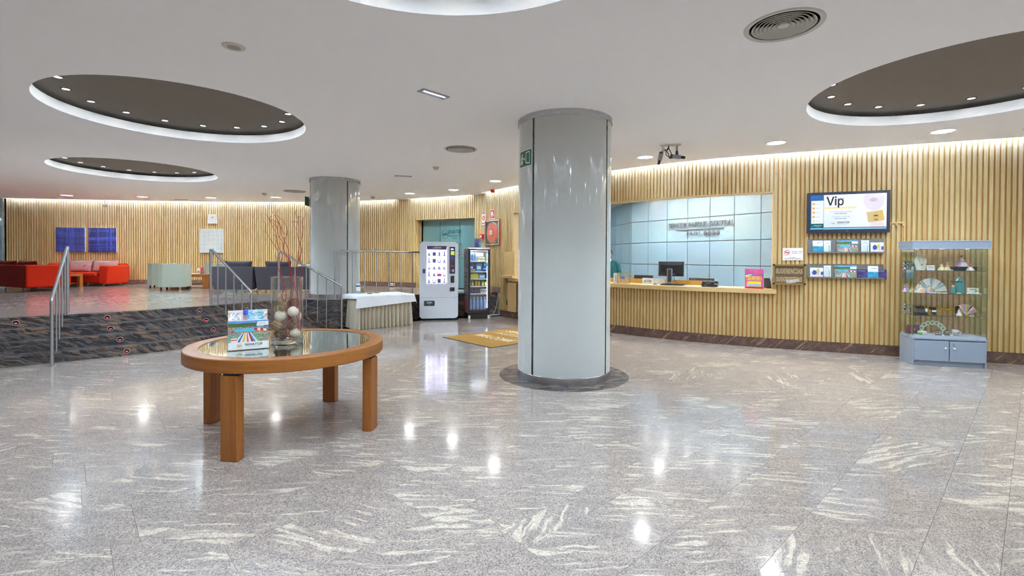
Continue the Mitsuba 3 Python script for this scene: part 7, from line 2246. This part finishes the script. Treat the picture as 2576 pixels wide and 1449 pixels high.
put(t + '__base', cb(0.045, 0.03, 0.016, 0.002), 'gold_glaze', M=M)
put(t + '__figure', lathe([(0, 0.016), (0.014, 0.018), (0.010, 0.04), (0.016, 0.055), (0.008, 0.066), (0.011, 0.076), (0, 0.088)], 16), 'gold_glaze', M=M, smooth=50)
t = thing('figurine', 'tiny gold trinket beside the gold statuette', 'figurine')
put(t + '__trinket', cat(*[moved(trimesh.creation.icosphere(1, 0.010), mv(0.017 * k, 0, 0.011 + 0.008 * (k % 2))) for k in range(3)]), 'gold_glaze', M=at(0.32, 0.06, Z2))
t = thing('figurine', 'gold and green reptile figurine arching on thin legs on the third shelf', 'figurine')
M = at(0.46, 0.13, Z2)
sp = smoothline([(-0.095, 0, 0.125), (-0.07, 0, 0.105), (-0.03, 0, 0.082), (0.02, 0, 0.078), (0.06, 0, 0.088), (0.095, 0, 0.10)], 24)
put(t + '__body', tube(sp, np.interp(np.linspace(0, 1, 24), [0, 0.15, 0.5, 0.8, 1], [0.008, 0.016, 0.020, 0.015, 0.004]), 12), 'gold_glaze', M=M, smooth=True)
put(t + '__back_scales', cat(*[moved(trimesh.creation.icosphere(0, 0.0065), mv(*(sp[k] + np.array([0, 0, 0.016])))) for k in range(4, 20, 2)]), 'green_glaze', M=M, kind='stuff')
for x0_, x1_, y_ in ((-0.06, -0.075, -0.02), (-0.05, -0.035, 0.02), (0.045, 0.03, -0.02), (0.055, 0.075, 0.02)):
    put(t + '__leg', tube([(x0_, y_ * 0.3, 0.09), ((x0_ + x1_) / 2, y_, 0.05), (x1_, y_ * 1.3, 0.0)], [0.008, 0.006, 0.004], 7), 'gold_glaze', M=M)
t = thing('gold_chain', 'gold bead chain lying along the front of the third shelf', 'chain')
put(t + '__beads', cat(*[moved(trimesh.creation.icosphere(0, 0.005), mv(0.56 + 0.012 * k, 0.05, Z2 + 0.005)) for k in range(16)]), 'gold_glaze', M=A, kind='stuff')
doll(0.605, 0.12, Z2, 'small cream dancer figurine in front of the purple fan', 0.115, 0.034, 'ivory', 'ivory', hair='red_glaze')
t = thing('book', 'black and plum booklet standing behind the dancer figurine', 'booklet')
put(t + '__cover', cb(0.06, 0.012, 0.13, 0.001), 'black', M=at(0.63, 0.20, Z2, 0.2))
put(t + '__red_patch', cb(0.02, 0.002, 0.07, 0, 0.018, -0.007, 0.01), 'red_glaze', M=at(0.63, 0.20, Z2, 0.2))
mat('fan_violet', S(176, 138, 196), 0.5)
mat('fan_purple', S(104, 40, 108), 0.5)
fan(0.70, 0.16, Z2 + 0.012, 0.03, 0.15, math.radians(20), math.radians(120), 'violet and orange hand fan half open on the third shelf', lambda k: ['fan_violet', 'fan_violet', 'peach', 'fan_pale', 'fan_purple', 'fan_violet', 'green_glaze', 'peach'][k % 8], ribs=12)
tag_(0.72, 0.045, Z2, 'white price tag in front of the violet hand fan')
# floor of the case
t = thing('flower_arch', 'arched band of green and white flower rosettes at the bottom of the display case', 'fan')
M = at(0.33, 0.21, Z3)
put(t + '__band', moved(ext(Point(0, 0.012).buffer(0.165, 32).difference(Point(0, 0.012).buffer(0.13, 32)).intersection(sbox(-1, 0.0, 1, 1)), 0.006), mv(0, 0.006, 0, rx=math.pi / 2)), 'pale_green', M=M)
for k in range(9):
    a = math.radians(8 + 164 * k / 8)
    c0 = np.array([0.150 * math.cos(a), 0.012 + 0.150 * math.sin(a)])
    pet = shapely.union_all([Point(c0[0] + 0.020 * math.cos(b), c0[1] + 0.020 * math.sin(b)).buffer(0.0135, 6) for b in np.arange(7) * 2 * math.pi / 7])
    r_ = put(t + '__rosette', moved(ext(pet, 0.003, 0.007 + 0.001 * (k % 2)), mv(0, 0.006, 0, rx=math.pi / 2)), 'fan_pale', M=M)
    pin = shapely.union_all([Point(c0[0] + 0.011 * math.cos(b), c0[1] + 0.011 * math.sin(b)).buffer(0.009, 5) for b in np.arange(5) * 2 * math.pi / 5])
    put(r_ + '__heart', moved(ext(pin, 0.002, 0.0115), mv(0, 0.006, 0, rx=math.pi / 2)), mat('leaf_green', S(112, 176, 96), 0.5) if 'leaf_green' not in scene else 'leaf_green', M=M)
    put(r_ + '__eye', moved(ext(Point(*c0).buffer(0.0045), 0.002, 0.014), mv(0, 0.006, 0, rx=math.pi / 2)), 'green_glaze', M=M)
for k, u in enumerate((0.345, 0.445)):
    t = thing('souvenir_jar', f'small dark patterned souvenir jar at the bottom of the display case, {ORD[k]} of the two', 'jar')
    M = at(u, 0.085, Z3)
    put(t + '__jar', lathe([(0, 0.001), (0.032, 0.001), (0.036, 0.015), (0.034, 0.045), (0.024, 0.055)], 24), 'marbled', M=M, smooth=40)
    put(t + '__gold_rim', lathe([(0.0245, 0.054), (0.0262, 0.058), (0.0245, 0.063)], 24), 'gold_metal', M=M)
    put(t + '__lid', lathe([(0.024, 0.062), (0.018, 0.072), (0.006, 0.078), (0, 0.079)], 20), 'black', M=M)
t = thing('souvenir_mug', 'white mug with a dark picture and handle at the bottom of the display case', 'mug')
M = at(0.54, 0.075, Z3)
put(t + '__cup', lathe([(0, 0.001), (0.034, 0.001), (0.037, 0.006), (0.037, 0.085), (0.034, 0.085), (0.034, 0.008), (0, 0.007)], 28), 'white_plastic', M=M, smooth=40)
put(t + '__picture', lathe([(0.0374, 0.008), (0.0374, 0.05)], 14, math.radians(-150), math.radians(-30)), 'marbled', M=M)
put(t + '__handle', tube([(0.036 + 0.024 * math.sin(a), 0, 0.044 + 0.026 * math.cos(a)) for a in np.linspace(0.15, math.pi - 0.15, 14)], 0.005, 8), 'white_plastic', M=M)
for k, u in enumerate((0.395, 0.495)):
    tag_(u, 0.035, Z3, f'white folded tag in front of the souvenir jars, {ORD[k]} from the left', 0.035, 0.6)
t = thing('folded_scarf', 'folded white and green cloth beside the plum purse at the bottom of the case', 'cloth')
put(t + '__cloth', rbox(0.10, 0.07, 0.05, 0.015), 'fan_pale', M=at(0.16, 0.10, Z3, 0.3), smooth=40)
put(t + '__fold', rbox(0.04, 0.05, 0.035, 0.012), 'green_glaze', M=at(0.115, 0.06, Z3, 0.3), smooth=40)
